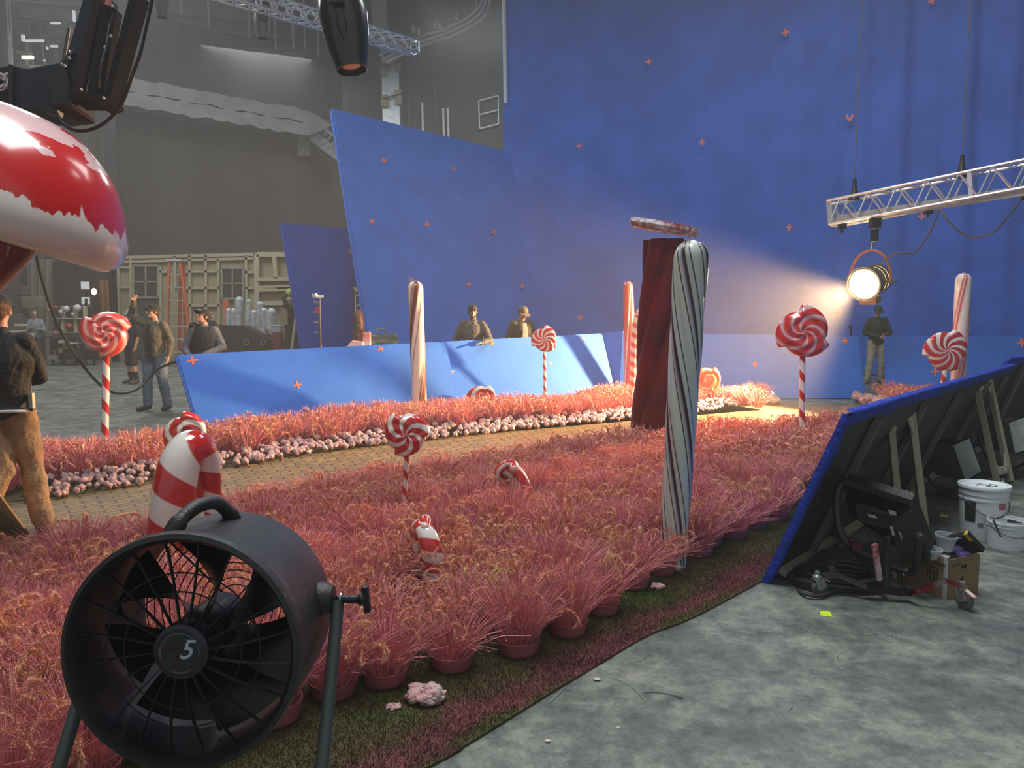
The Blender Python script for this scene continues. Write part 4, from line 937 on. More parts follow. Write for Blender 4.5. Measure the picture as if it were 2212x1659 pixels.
obj('back_spine', MB().slab([E(1850, 1085, -.02), E(1935, 1112, -.08), E(1938, 1140, -.08), E(1858, 1118, .0)], -fn_, .03).slab([E(1930, 1122, -.10), E(1972, 1096, -.16), E(2012, 1200, -.26), E(1948, 1204, -.14)], -fn_, .05), mat('panel_back', (.014, .014, .015), .4), hs, smooth=False)
obj('top_rail', MB().beam(E(1824, 1040, .06), E(1968, 1086, -.14), .022, .03), BLKMET, hs, smooth=False)
for (a, b_, c_, d_) in [((1919, 1101), (1935, 1105), (1937, 1114), (1921, 1110)), ((1922, 1136), (1928, 1137), (1934, 1158), (1927, 1156)), ((1941, 1146), (1946, 1150), (1951, 1167), (1946, 1165)), ((1873, 1110), (1890, 1113), (1895, 1120), (1878, 1117))]:
    obj('spec_label', MB().slab([E(*a, -.17), E(*b_, -.17), E(*c_, -.17), E(*d_, -.17)], -fn_, .001), mat('grey_label', (.34, .35, .34), .5), hs, smooth=False)
obj('lens_knob', MB().lathe([(.035, 0), (.035, .03), (.025, .04), (0, .04)], E(1985, 1162, -.26), 20, (.1, -1, .1)), BLACK, hs)
obj('side_knob', MB().lathe([(.02, 0), (.02, .02), (0, .024)], E(1995, 1176, -.27), 16, (.2, -1, .2)), BLKMET, hs)
yp = smoothpts([E(1828, 1040, .1), E(1812, 1052, .06), E(1806, 1085, .02), E(1810, 1130, -.02), E(1822, 1162, -.06), E(1845, 1184, -.10), E(1900, 1212, -.16), E(1955, 1234, -.2), E(1975, 1230, -.24), E(1981, 1205, -.27), E(1984, 1170, -.28)], 6)
obj('yoke', MB().tube(yp, .023, 14), mat('yoke_black', (.014, .014, .015), .35), t)
obj('yoke_clamp', MB().box(E(1848, 1178, -.12), (.06, .05, .04)), mat('dark_red_clamp', (.10, .012, .018), .4), t, smooth=False)
gA, gB = gnd(1770, 1288), gnd(2083, 1316)
gC = V((E(1885, 1250).x + .1, Ye + .75, 0))
mid = V((gA.x * .52 + gB.x * .48, (gA.y + gB.y) / 2 + .03, .075))
obj('column_post', MB().tube([mid, mid + V((0, .02, .26))], .024, 14).tube([mid + V((0, .0, .2)), mid + V((.0, .0, .30))], .017, 12), BLACK, t)
obj('column_release', MB().beam(mid + V((-.10, -.05, .27)), mid + V((-.055, -.04, .06)), .016, .03), mat('red_white_bar', (.5, .45, .46), .4, col2=(.45, .03, .05), vscale=22), t, smooth=False)
obj('base_hub', MB().beam(mid + V((-.10, .02, -.01)), mid + V((.13, -.02, -.02)), .055, .03), BLKMET, t, smooth=False)
RC = mat('chrome_red_leg', (.38, .39, .40), .22, metal=.9, col2=(.30, .03, .05), vscale=9)
obj('base_leg', MB().beam(mid + V((-.09, .02, -.01)), gA + V((.10, .02, .125)), .03, .022).beam(gA + V((.11, .02, .125)), gA + V((.02, .0, .122)), .05, .022), mat('dark_steel_leg', (.10, .10, .105), .35, metal=.6), t, smooth=False)
p1, p2, p3 = mid + V((.12, -.02, -.02)), at(1978, 1278, gB.y + .05), at(2042, 1254, gB.y)
obj('base_leg', MB().beam(p1, p2, .03, .026).beam(p2, p3, .03, .026).beam(p3, gB + V((0, .01, .125)), .03, .024), RC, t, smooth=False, label='chrome leg with red ends')
obj('base_leg', MB().beam(mid, gC + V((0, 0, .11)), .03, .022), mat('dark_steel_leg', (.1, .1, .1)), t, smooth=False)
caster(t, gA, .3); caster(t, gB, -1.2); caster(t, gC, 1)
obj('lock_pin', MB().tube([mid + V((.09, -.02, 0)), mid + V((.09, -.02, .06))], .011, 10).ball(mid + V((.09, -.02, .075)), .016, 10), BLACK, t)
# coiled cable with orange plug
cc_ = gnd(1795, 1262); ck = MB()
for k in range(5):
    r0 = .17 + .02 * (k % 3); pts = [cc_ + V((r0 * 1.35 * math.cos(a) + .02 * k, r0 * math.sin(a) * .95 + .01 * math.sin(k), .015 + .017 * k + .006 * math.sin(3 * a + k))) for a in [2 * PI * i / 48 for i in range(48)]]
    ck.tube(pts, .0135, 8, closed=True)
cb = obj('coiled_cable', MB(), RUBBER) if False else None
cr = thing('coiled_cable', 'coil of thick grey black cable with an orange plug beside the leaning flat', 'cable', cc_)
CABM = mat('thick_cable', (.030, .031, .032), .5)
obj('cable_loops', ck, CABM, cr)
obj('cable_tail', MB().tube(smoothpts([at(1709, 1240, 4.72), at(1712, 1262, 4.66), gnd(1732, 1280, .02), gnd(1770, 1287, .02), gnd(1800, 1275, .03)], 6), .0105, 8).tube(smoothpts([gnd(1740, 1225, .03), gnd(1775, 1190, .12), gnd(1830, 1185, .04), gnd(1900, 1170, .02)], 6), .008, 8), CABM, cr)
obj('orange_plug', MB().tube([at(1707, 1226, 4.74), at(1709, 1250, 4.69)], [.021, .019], 14), mat('orange_plug', (.48, .13, .05), .5), cr, bevel=.003)
obj('grey_connector', MB().tube([gnd(1779, 1219, .05), gnd(1799, 1229, .05)], [.018, .021], 14), mat('grey_plug', (.22, .26, .30), .5), cr)
# cardboard box with contents
CB = mat('cardboard', (.255, .175, .088), .8, var=.06, vscale=3)
f0, f1 = gnd(2046, 1296), gnd(1950, 1262); f2 = gnd(2107, 1238)
ex = (f1 - f0).normalized(); ey = V((-ex.y, ex.x, 0)); ey = ey if ey.y > 0 else -ey
W_ = .33; Dp = .27; Hb = .235
def B(x, y, z): return V((f0.x, f0.y, 0)) + ex * x + ey * y + V((0, 0, z))
bx = MB(); th = .005
for a, b_ in (((0, 0), (W_, 0)), ((0, 0), (0, Dp)), ((W_, 0), (W_, Dp)), ((0, Dp), (W_, Dp))): bx.beam(B(*a, Hb / 2), B(*b_, Hb / 2), th, Hb)
bx.add([B(0, 0, .004), B(W_, 0, .004), B(W_, Dp, .004), B(0, Dp, .004)], [(0, 1, 2, 3)])
br_ = thing('cardboard_box', 'open brown cardboard box full of painting supplies behind the chrome caster leg', 'box', B(W_ / 2, Dp / 2, 0))
obj('carton', bx, CB, br_, smooth=False)
INK = mat('dark_ink', (.035, .018, .010), .8)
mk = MB(); n_ = -ey
def FP(x, z, o=.0042): return B(x, 0, z) + n_ * o
X0, X1, Z0, Z1 = .065, .125, .085, .165
for a, b_ in (((X0, Z0), (X1, Z0)), ((X1, Z0), (X1, Z1)), ((X1, Z1), (X0, Z1)), ((X0, Z1), (X0, Z0)), ((X0 + .008, Z0 + .010), (X1 - .008, Z0 + .010))): mk.beam(FP(*a), FP(*b_), .003, .003, up=n_)
for xx in (.084, .106):
    mk.beam(FP(xx, .100), FP(xx, .138), .006, .001, up=n_); mk.add([FP(xx - .009, .136, .005), FP(xx + .009, .136, .005), FP(xx, .153, .005)], [(0, 1, 2)])
obj('this_way_up_mark', mk, INK, br_, smooth=False)
tp = MB().slab([FP(.002, .002), FP(.028, .002), FP(.028, Hb), FP(.002, Hb)], n_, .001)
obj('tape_strip', tp, mat('pale_tape', (.42, .43, .40), .5), br_, smooth=False)
sd = MB(); o_ = -ex * .0045
sd.add([B(0, .10, .09) + o_, B(0, .135, .09) + o_, B(0, .117, .125) + o_], [(0, 1, 2)]); sd.add([B(0, .10, .17) + o_, B(0, .15, .17) + o_, B(0, .15, .19) + o_, B(0, .10, .19) + o_], [(0, 1, 2, 3)])
obj('side_mark', sd, INK, br_, smooth=False)
# inside the box
kc = B(.10, .19, .27); R3 = Euler((math.radians(-38), math.radians(24), math.atan2(ex.y, ex.x))).to_matrix()
kt = thing('tool_carton', 'black and yellow tool packaging tilted up out of the cardboard box', 'package', kc)
obj('carton', MB().box(kc, (.28, .03, .14), R3), mat('black_package', (.022, .020, .022), .35), kt, smooth=False)
obj('yellow_end', MB().box(kc + R3 @ V((-.128, .0, .045)), (.022, .032, .055), R3), mat('yellow_print', (.65, .40, .03), .4), kt, smooth=False)
obj('yellow_corner', MB().box(kc + R3 @ V((.128, .0, .056)), (.022, .032, .030), R3), mat('yellow_print', (.65, .40, .03)), kt, smooth=False)
obj('printed_words', MB().box(kc + R3 @ V((.03, -.0005, .052)), (.10, .032, .018), R3).box(kc + R3 @ V((-.065, -.0005, .055)), (.055, .032, .010), R3), mat('white_print', (.5, .5, .5), .5), kt, smooth=False)
CLR = mat('milky_plastic', (.50, .53, .56), .25, alpha=.62)
def tub(px, py, Y, r0, r1, h, lab):
    c = at(px, py, Y); obj('plastic_tub', MB().lathe([(0, 0), (r0, 0), (r0 + .003, .004), (r1, h - .012), (r1 + .006, h - .012), (r1 + .006, h), (r1, h), (r1 - .002, h - .01), (r0 - .002, .006), (0, .006)], c, 32, (.05, -.10, 1)), CLR, angle=40, label=lab, cat='tub')
yb = f0.y + .10
tub(2040, 1188, yb + .04, .040, .055, .095, 'clear round plastic tub standing upright in the cardboard box')
tub(2010, 1205, yb, .040, .052, .060, 'shallow milky plastic tub next to the light panel in the box')
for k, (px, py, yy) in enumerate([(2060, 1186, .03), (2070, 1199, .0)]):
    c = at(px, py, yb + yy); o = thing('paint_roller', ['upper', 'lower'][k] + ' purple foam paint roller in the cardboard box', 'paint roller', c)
    d = V((.95, .3, .0)).normalized(); obj('foam_sleeve', MB().tube([c, c + d * .07], .020, 20), mat('purple_foam', (.26, .20, .58), .8), o); obj('core', MB().tube([c - d * .002, c + d * .02], .009, 14), mat('white_core', (.75, .75, .85), .5), o); obj('core_shade_plug', MB().tube([c - d * .0035, c + d * .01], .0045, 10), BLKMET, o)  # core opening is a solid black plug painting in the shade inside
obj('paint_tray', MB().lathe([(0, 0), (.06, 0), (.075, .02), (.072, .02), (.058, .004), (0, .004)], at(2042, 1213, yb - .02), 32, (0, -.3, 1)), mat('tray_black', (.03, .03, .03), .4), label='round black lid lying in front inside the cardboard box', cat='lid')
obj('crumpled_film', MB().add(puff(3, 16).v, puff(3, 16).f) if False else place(puff(3, 16), Matrix.Translation(at(2040, 1203, yb)) @ Matrix.Diagonal((.045, .03, .016, 1))), mat('clear_film', (.5, .52, .5), .2), angle=180, label='crumpled silvery film by the purple rollers', cat='wrapper')
# buckets
def bucket(px, py, rpx, Hm, label, lid, lab2=True, Yoff=0):
    g = gnd(px, py); r = rpx * pxw(g.y); g = g + V((0, r, 0)); t = thing('bucket', label, 'bucket', (g.x, g.y, 0))
    prof = [(0, .004), (r * .88, .004), (r * .89, 0), (r * .90, .01), (r * .965, Hm * .76), (r * 1.0, Hm * .765), (r * 1.0, Hm * .80), (r * .97, Hm * .805), (r * .975, Hm * .86), (r * 1.01, Hm * .865), (r * 1.01, Hm * .93), (r * .985, Hm * .94), (r * .985, Hm), (r * .96, Hm), (r * .95, Hm * .8), (r * .86, .02), (0, .02)]
    obj('body', MB().lathe(prof, g, 48), WHITE, t, angle=35)
    if lid:
        ld = obj('lid', MB().lathe([(0, Hm * 1.02), (r * .86, Hm * 1.02), (r * .90, Hm * 1.045), (r * 1.05, Hm * 1.045), (r * 1.07, Hm * 1.02), (r * 1.06, Hm * .985), (r * 1.03, Hm * .985), (r * 1.0, Hm * 1.0), (0, Hm * 1.0)], g, 48), WHITE, t, angle=35)
        ld.rotation_euler = (0, 0, 0)
        obj('paint_smear', MB().tube(smoothpts([g + V((r * a, r * b_, Hm * 1.022)) for a, b_ in ((-.4, -.1), (-.1, .2), (.1, -.2), (.3, .1), (.5, -.1), (.2, -.35), (-.1, -.3))], 5), .004, 5), mat('dark_smear', (.10, .12, .13), .6), t)
    s = Hm * .83; hp = [g + V((r * 1.0 * math.cos(a), -r * 1.0 * math.sin(a) * 1.0, s - .13 * math.sin(a) ** 1.2 * Hm / .36)) for a in [PI * i / 20 for i in range(21)]]
    obj('wire_handle', MB().tube(hp, .0025, 6), mat('dark_wire', (.03, .03, .03), .4), t)
    if lab2:
        def patch(a0, a1, z0, z1, m, nm):
            obj(nm, MB().grid(lambda u, v: g + V(((r * .89 + (r * .08) * (z0 + (z1 - z0) * v) / (Hm * .76) + .003) * math.sin(a0 + (a1 - a0) * u), -(r * .89 + (r * .08) * (z0 + (z1 - z0) * v) / (Hm * .76) + .003) * math.cos(a0 + (a1 - a0) * u), z0 + (z1 - z0) * v)), 8, 2), m, t, angle=180)
        patch(.12, .50, .235, .280, mat('red_label', (.36, .03, .05), .5, col2=(.5, .25, .25), vscale=60), 'red_label')
        patch(-1.35, -.85, .13, .28, mat('dark_label', (.03, .035, .035), .5), 'dark_label')
        patch(-.75, -.52, .10, .13, mat('grey_code', (.16, .18, .19), .6), 'small_print')
    return t, g, r
bucket(2150, 1172, 50, .375, 'large white lidded bucket with a red label at the right edge', True)
t4, g4, r4 = bucket(2200, 1193, 41, .20, 'small white open bucket with brushes, in front of the large bucket', False, False)
for k, (a, b_, m, lab, w) in enumerate([(at(2168, 1118, g4.y), at(2200, 1127, g4.y - .02), mat('white_handle', (.6, .6, .6), .4), 'white handled brush resting across the small bucket', .008), (at(2178, 1126, g4.y - .03), at(2212, 1135, g4.y), mat('dark_bristle', (.03, .03, .03), .5), 'black brush lying in the small bucket', .018)]):
    obj('paint_brush', MB().tube([a, a.lerp(b_, .3), b_], [w * .6, w, w * .7], 10), m, label=lab, cat='brush')
obj('scraper', MB().beam(at(2146, 1124, g4.y - .12), at(2162, 1160, g4.y - .14), .016, .012).beam(at(2146, 1122, g4.y - .12), at(2172, 1112, g4.y - .10), .005, .005), DKGREY, smooth=False, label='grey scraper hooked over the rim of the small bucket', cat='scraper')
# farther light panels with white faces
def softpanel(label, TL, TR, BR, BL, gx):
    n = (TR - TL).cross(BL - TL).normalized(); n = n if n.y < 0 else -n
    t = thing('studio_light', label, 'studio light', (gx.x, gx.y, 0))
    hs = obj('housing', MB().slab([TL + (TL - BR) * .05, TR + (TR - BL) * .05, BR + (BR - TL) * .05, BL + (BL - TR) * .05], n, .02).slab([TL - n * .02 + V((-.26, .10, .02)), TL - n * .01, BL - n * .01, BL - n * .02 + V((-.22, .10, .02))], n, .12), PANEL, t, smooth=False)
    obj('diffuser', MB().slab([p + n * .006 for p in (TL, TR, BR, BL)], n, .004), mat('white_diffuser', (.80, .82, .82), .6, var=.06, vscale=6), hs, smooth=False)
    yk = smoothpts([TL + V((-.22, .05, -.02)), TL + V((-.30, 0, -.12)), BL + V((-.30, 0, -.02)), BL + V((-.16, 0, -.14)), BL + V((.0, 0, -.15)), BR + V((.05, 0, -.05))], 5)
    obj('yoke', MB().tube(yk, .014, 10), BLKMET, t)
    g = V((gx.x, gx.y, 0)); bt = BL + V((-.02, .02, -.14))
    obj('stand_post', MB().tube([bt, V((bt.x, bt.y, .09))], .022, 12), BLACK, t)
    base = MB(); c = V((bt.x, bt.y, .09))
    for k in range(3):
        a = .35 + k * 2.1; e = c + V((.50 * math.cos(a), .42 * math.sin(a), .02)); base.beam(c, e, .03, .02); gg = V((e.x, e.y, 0)); caster(t, gg, a, False)
    obj('base_legs', base, mat('chrome_base', (.25, .25, .26), .25, metal=.9), t, smooth=False)
    cl_ = MB()
    for k in range(4): cl_.tube([c + V((.15 * (1 + .1 * k) * math.cos(a), .12 * math.sin(a), -.07 + .02 * k)) for a in [2 * PI * i / 24 for i in range(24)]], .008, 6, closed=True)
    obj('wound_cable', cl_, mat('thick_cable', (.03, .03, .03)), t)
Y5 = 6.7; softpanel('smaller light panel with a white face, between the braces of the leaning flat', at(2060, 962, Y5), at(2094, 947, Y5 - .12), at(2119, 1018, Y5 - .14), at(2086, 1038, Y5), at(2060, 1078, Y5))
Y6 = 7.6; softpanel('light panel with a white face cut by the right edge of the picture', at(2180, 913, Y6), at(2226, 898, Y6 - .25), at(2244, 962, Y6 - .25), at(2194, 979, Y6), at(2190, 1000, Y6))
# floor tape, straws and scraps
NEON = mat('neon_tape', (.60, .85, .02), .6)
for (px, py, s, lab) in [(1783, 1327, .036, 'neon yellow tape square on the open concrete'), (2038, 1114, .036, 'neon yellow tape square near the smaller light panel')]:
    g = gnd(px, py); obj('floor_tape', MB().slab([g + V((s * x, s * 1.1 * y, .003)) for x, y in ((-1, -.6), (.6, -1.1), (1, .5), (.9, .9), (-.4, 1.0))], (0, 0, 1), .002), NEON, smooth=False, label=lab, cat='tape')
def straw_bit(pts, r, m, lab, cat='straw', name='grass_stem'):
    obj(name, MB().tube(smoothpts([gnd(*p, .005) for p in pts], 5), r, 6), m, label=lab, cat=cat)
PALE = mat('pale_straw', (.40, .42, .32), .6)
straw_bit([(1393, 1496), (1425, 1496), (1450, 1500), (1476, 1510)], .0022, BLKMET, 'black cable tie curved on the concrete', 'cable tie', 'cable_tie')
for k, (pts, lab) in enumerate([([(1316, 1460), (1350, 1474), (1372, 1488), (1396, 1516)], 'pale bent straw left of the black cable tie'), ([(1356, 1430), (1385, 1425), (1404, 1408)], 'pale straw at the turf edge above the cable tie'),
    ([(1832, 1405), (1812, 1412), (1806, 1430), (1818, 1446)], 'curled pale straw on the open concrete right of centre'), ([(1603, 1177), (1622, 1168)], 'short straw on the turf right of the striped column'),
    ([(1921, 1369), (1945, 1381)], 'short white straw at the right of the open concrete'), ([(1187, 1517), (1205, 1500), (1218, 1485)], 'straw hanging over the turf edge'), ([(1703, 1534), (1712, 1524)], 'tiny straw low on the open concrete'),
    ([(1992, 1309), (2008, 1320)], 'short straw on the floor below the cardboard box'), ([(1866, 1370), (1884, 1369)], 'faint thin straw right of the neon tape'), ([(1604, 1130), (1616, 1150), (1634, 1195)], 'long pale blade fallen beside the pot at the turf end'),
    ([(1324, 1320), (1340, 1340)], 'thin green blade on the turf among the front pots')]):
    straw_bit(pts, .0014, PALE, lab)
for k, (px, py, r, lab) in enumerate([(1290, 1467, .017, 'white pebble like scrap at the turf edge'), (1183, 1600, .012, 'pale flat scrap near the bottom of the concrete')]):
    obj('paper_scrap', MB().ball(gnd(px, py, .006), (r, r * .7, r * .3), 12), mat('off_white', (.6, .55, .53), .7), label=lab, cat='scrap')
# ---------------------------------------------------------------- people
def bake(mb, name, m, parent, origin, vox, wr=0.0, wf=9.0, smooth_it=6, seed=0, sc=1.0, yaw=0.0):
    """fuses overlapping volumes into one continuous skin, then adds soft folds"""
    me = bpy.data.meshes.new('tmp'); me.from_pydata([tuple(p) for p in mb.v], [], mb.f); o = bpy.data.objects.new('tmp', me); COL.objects.link(o)
    r = o.modifiers.new('r', 'REMESH'); r.mode = 'VOXEL'; r.voxel_size = vox; s = o.modifiers.new('s', 'SMOOTH'); s.iterations = smooth_it; s.factor = .5
    dg = bpy.context.evaluated_depsgraph_get(); dg.update(); me2 = bpy.data.meshes.new_from_object(o.evaluated_get(dg)); bpy.data.objects.remove(o); bpy.data.meshes.remove(me)
    if wr:
        nrm = [v.normal.copy() for v in me2.vertices]
        for v, n in zip(me2.vertices, nrm):
            p = v.co; a = mnoise.noise(V((p.x * wf, p.y * wf, p.z * wf * .8)) + V((seed, 0, 0))); b_ = mnoise.noise(V((p.x * wf * 2.3 + p.z * wf, p.y * wf * 2, p.z * wf * 1.2)))
            v.co = p + n * wr * (a + .5 * (1 - 2 * abs(b_)) - .2)
    M = Matrix.Rotation(yaw, 4, 'Z') @ Matrix.Scale(sc, 4); me2.transform(M)
    me2.name = name; me2.materials.clear(); me2.materials.append(m); me2.shade_smooth()
    ob = bpy.data.objects.new(name, me2); COL.objects.link(ob); ob.parent = parent; WL[ob.name] = wl(parent); return ob
def cone(mb, a, ra, b_, rb, n=14):
    a, b_ = V(a), V(b_); mb.tube([a.lerp(b_, i / 4) for i in range(5)], [ra + (rb - ra) * i / 4 for i in range(5)], n); mb.ball(a, ra, n); mb.ball(b_, rb, n)
def spine(mb, J, d, z0=0.0, bulk=1.0, arms=False):
    keys = [(J['pelvis'], .165, .115), (J['waist'], .150 * bulk, .110 * bulk), (J['chest'], .178 * bulk, .125 * bulk), (J['chest'] + (J['neck'] - J['chest']) * .55, .160, .105), (J['neck'] + V((0, 0, -.045)), .085, .07)]
    for (p, rx, ry), (q, sx_, sy_) in zip(keys, keys[1:]):
        n = 6
        for i in range(n + 1):
            t = i / n; c = p.lerp(q, t)
            if c.z < z0: continue
            mb.ball(c, (rx + (sx_ - rx) * t + d, ry + (sy_ - ry) * t + d, .06), 16)
def hand(mb, w, d, nrm, curl=.35, s=1.0, point=False, side=1):
    d = V(d).normalized(); nrm = V(nrm); nrm = (nrm - d * nrm.dot(d)).normalized(); lat = d.cross(nrm) * side
    pc = w + d * .045 * s
    for k in (-1.5, -.5, .5, 1.5): cone(mb, w + lat * k * .012 * s, .016 * s, w + d * .085 * s + lat * k * .0195 * s, .0125 * s, 8)
    for k, L in ((-1.5, .066), (-.5, .074), (.5, .078), (1.5, .070)):
        c_ = curl if not (point and k == 1.5) else .05; p = w + d * .088 * s + lat * k * .0205 * s; dr = d; 
        for seg, (f, r) in enumerate(((.45, .0096), (.30, .0088), (.25, .0080))):
            ang = c_ * (1.0, 1.25, .9)[seg]; dr = (dr * math.cos(ang) + nrm * math.sin(ang)).normalized(); q = p + dr * L * f * s; cone(mb, p, r * s, q, (r - .0006) * s, 8); p = q
    p = w + d * .025 * s + lat * .028 * s; q = p + (d * .6 + lat * .75 + nrm * .3).normalized() * .045 * s; cone(mb, p, .014 * s, q, .0115 * s, 8); cone(mb, q, .0115 * s, q + (d * .85 + lat * .15 + nrm * .5).normalized() * .03 * s, .009 * s, 8)
BASE = dict(pelvis=(0, 0, .95), waist=(0, 0, 1.10), chest=(0, .0, 1.29), neck=(0, .01, 1.50), head=(0, -.015, 1.655),
    shL=(.185, 0, 1.43), elL=(.245, .03, 1.15), wrL=(.255, -.05, .91), shR=(-.185, 0, 1.43), elR=(-.245, .03, 1.15), wrR=(-.255, -.05, .91),
    hiL=(.09, 0, .93), knL=(.11, -.03, .50), anL=(.12, .01, .10), hiR=(-.09, 0, .93), knR=(-.11, -.03, .50), anR=(-.12, .01, .10), toL=(.14, -.15, .035), toR=(-.14, -.15, .035))
def person(label, pos, yaw=0.0, sc=1.0, J=None, top=None, legs=None, shoes=(.03, .025, .02), skin=(.50, .27, .18), hair=(.03, .02, .015), cap=None, look=(0, 0), vox=.010, bulk=1.0, shorts=False, jacket=None, hands=None, beard=False, brim_back=False, hood=False, curl=(.5, .5), point=None, legmat=None, topmat=None, bucket_hat=False):
    P = {k: V(v) for k, v in BASE.items()}
    for k, v in (J or {}).items(): P[k] = V(v)
    root = thing('person', label, 'person', pos); nm = str(round(pos[0], 2)); S = dict(sc=sc, yaw=yaw)
    sk = mat('skin_' + nm, skin, .5, var=.08, vscale=14); b = MB(); spine(b, P, 0, bulk=bulk)
    cone(b, P['neck'] + V((0, .01, -.03)), .062, P['head'] + V((0, .015, -.07)), .056)
    RX = Matrix.Rotation(look[1], 3, 'X'); RH = Matrix.Rotation(look[0], 3, 'Z') @ RX; h = P['head']
    def hp(x, y, z): return h + RH @ V((x, y, z))
    rot = RH.to_euler()
    b.ball(hp(0, .012, .035), (.076, .094, .088), 24, rot); b.ball(hp(0, -.025, -.035), (.058, .066, .075), 20, rot); b.ball(hp(0, -.060, -.085), (.030, .028, .026), 14, rot)
    cone(b, hp(0, -.088, .012), .010, hp(0, -.112, -.030), .0145, 10); b.ball(hp(0, -.094, -.036), (.022, .014, .010), 10, rot)
    b.ball(hp(0, -.084, -.062), (.024, .014, .006), 10, rot); b.ball(hp(0, -.082, -.073), (.020, .014, .007), 10, rot); cone(b, hp(-.032, -.078, .022), .012, hp(.032, -.078, .022), .012, 8)
    for s in (-1, 1):
        b.ball(hp(.076 * s, .012, -.008), (.010, .020, .032), 12, rot); b.ball(hp(.040 * s, -.062, -.022), (.020, .018, .016), 10, rot)
    for s, q in ((1, 'L'), (-1, 'R')):
        cone(b, P['sh' + q] + V((-.02 * s, 0, 0)), .058, P['el' + q], .043); cone(b, P['el' + q], .043, P['wr' + q], .028); 
        cone(b, P['hi' + q], .092, P['kn' + q], .058); cone(b, P['kn' + q], .058, P['an' + q].lerp(P['kn' + q], .6), .058); cone(b, P['an' + q].lerp(P['kn' + q], .6), .058, P['an' + q], .040); cone(b, P['an' + q] + V((0, .02, -.04)), .040, P['to' + q], .032)
        d = (P['wr' + q] - P['el' + q]); hd = (hands or {}).get(q); dd, nn = (hd if hd else (d, V((-s, -.3, .2))))
        hand(b, P['wr' + q], dd, nn, curl=curl[0 if s > 0 else 1], side=s, point=(point == q))
    bake(b, 'body', sk, root, pos, min(vox, .0075), smooth_it=3, **S)
    ey = MB()
    for s in (-1, 1): ey.ball(hp(.031 * s, -.083, .004), (.012, .006, .006), 10, rot)
    bake_small(ey, 'eyes', mat('eye_dark', (.03, .02, .015), .2), root, S)
    br = MB()
    for s in (-1, 1): br.tube([hp(.014 * s, -.093, .022), hp(.032 * s, -.094, .028), hp(.050 * s, -.082, .022)], .005, 6)
    HM = mat('hair_' + nm, hair, .8, bump=.6, bscale=200)
    bake_small(br, 'eyebrows', HM, root, S)
    hm = MB(); hm.ball(hp(0, .028, .035), (.083, .092, .080), 20, rot)
    for s in (-1, 1): hm.ball(hp(.066 * s, .018, .010), (.018, .045, .045), 12, rot)
    hm.ball(hp(0, .060, -.02), (.066, .045, .055), 14, rot); bake(hm, 'hair', HM, root, pos, .008, wr=.004, wf=50, smooth_it=2, **S)
    if beard:
        bd = MB(); bd.ball(hp(0, -.052, -.085), (.048, .040, .034), 16, rot); [bd.ball(hp(.048 * s, -.02, -.06), (.016, .04, .034), 12, rot) for s in (-1, 1)]; bd.ball(hp(0, -.092, -.052), (.026, .010, .006), 10, rot)
        bake(bd, 'beard', HM, root, pos, .006, wr=.003, wf=60, smooth_it=2, **S)
    if cap:
        cm_ = mat('cap_' + nm, cap, .75, var=.1, vscale=20); c = MB(); ca = .25
        RC_ = RH @ Matrix.Rotation(0, 3, 'X'); 
        def cp(x, y, z): return h + RC_ @ V((x, y, z))
        dome = []; n = 28
        for j in range(9):
            a = PI / 2 * j / 8
            for k in range(n): t = 2 * PI * k / n; dome.append(cp(.089 * math.cos(a) ** .8 * math.cos(t), .010 + .103 * math.cos(a) ** .8 * math.sin(t), .040 + .088 * math.sin(a)))
        c.add(dome, [(j * n + k, j * n + (k + 1) % n, (j + 1) * n + (k + 1) % n, (j + 1) * n + k) for j in range(8) for k in range(n)]); c.ball(cp(0, .01, .128), .007, 8)
        low_ = MB(); 
        if bucket_hat:
            c.add([cp(r * math.cos(2 * PI * k / n), .01 + r * 1.1 * math.sin(2 * PI * k / n), z) for r, z in ((.088, .045), (.135, .005)) for k in range(n)], [(k, (k + 1) % n, n + (k + 1) % n, n + k) for k in range(n)])
        co_ = bake_small(c, 'cap', cm_, root, S)
        if not bucket_hat:
            sgn = 1 if brim_back else -1; bm_ = MB(); vs = []
            for j in range(5):
                for k in range(13):
                    t = -1.15 + 2.3 * k / 12; r = .092 + .072 * j / 4 * math.cos(t * .9) ** .5
                    vs.append(cp(.90 * r * math.sin(t), sgn * r * math.cos(t) * 1.08 + .010, .046 - .012 * j / 4 - .02 * abs(math.sin(t)) ** 2))
            bm_.add(vs + [p + V((0, 0, .004)) for p in vs], [(j * 13 + k, j * 13 + k + 1, (j + 1) * 13 + k + 1, (j + 1) * 13 + k) for j in range(4) for k in range(12)] + [(65 + j * 13 + k, 65 + j * 13 + k + 1, 65 + (j + 1) * 13 + k + 1, 65 + (j + 1) * 13 + k) for j in range(4) for k in range(12)])
            bake_small(bm_, 'cap_brim', cm_, root, S)
    # shirt or jacket
    tm_ = topmat or mat('top_' + nm, top, .8, var=.12, vscale=7, bump=.4, bscale=45); g = MB(); hem = P['pelvis'].z - .03
    spine(g, P, .020, bulk=bulk); cone(g, P['neck'] + V((0, .008, -.05)), .080, P['neck'] + V((0, .005, -.005)), .070)
    for s, q in ((1, 'L'), (-1, 'R')):
        e = P['el' + q]; w = P['wr' + q]; cone(g, P['sh' + q] + V((-.03 * s, 0, 0)), .078, P['sh' + q].lerp(e, .5), .066); cone(g, P['sh' + q].lerp(e, .5), .066, e, .060); 
        if not shorts: cone(g, e, .060, e.lerp(w, .93), .043)
    g.ball(P['pelvis'] + V((0, 0, -.02)), (.19 * (bulk + 1) / 2, .14 * (bulk + 1) / 2, .07), 18)
    if hood: g.ball(P['neck'] + V((0, .06, -.02)), (.10, .07, .06), 14)
    bake(g, 'jacket' if jacket else 'shirt', tm_, root, pos, vox, wr=.013, wf=8, smooth_it=4, seed=pos[0], **S)
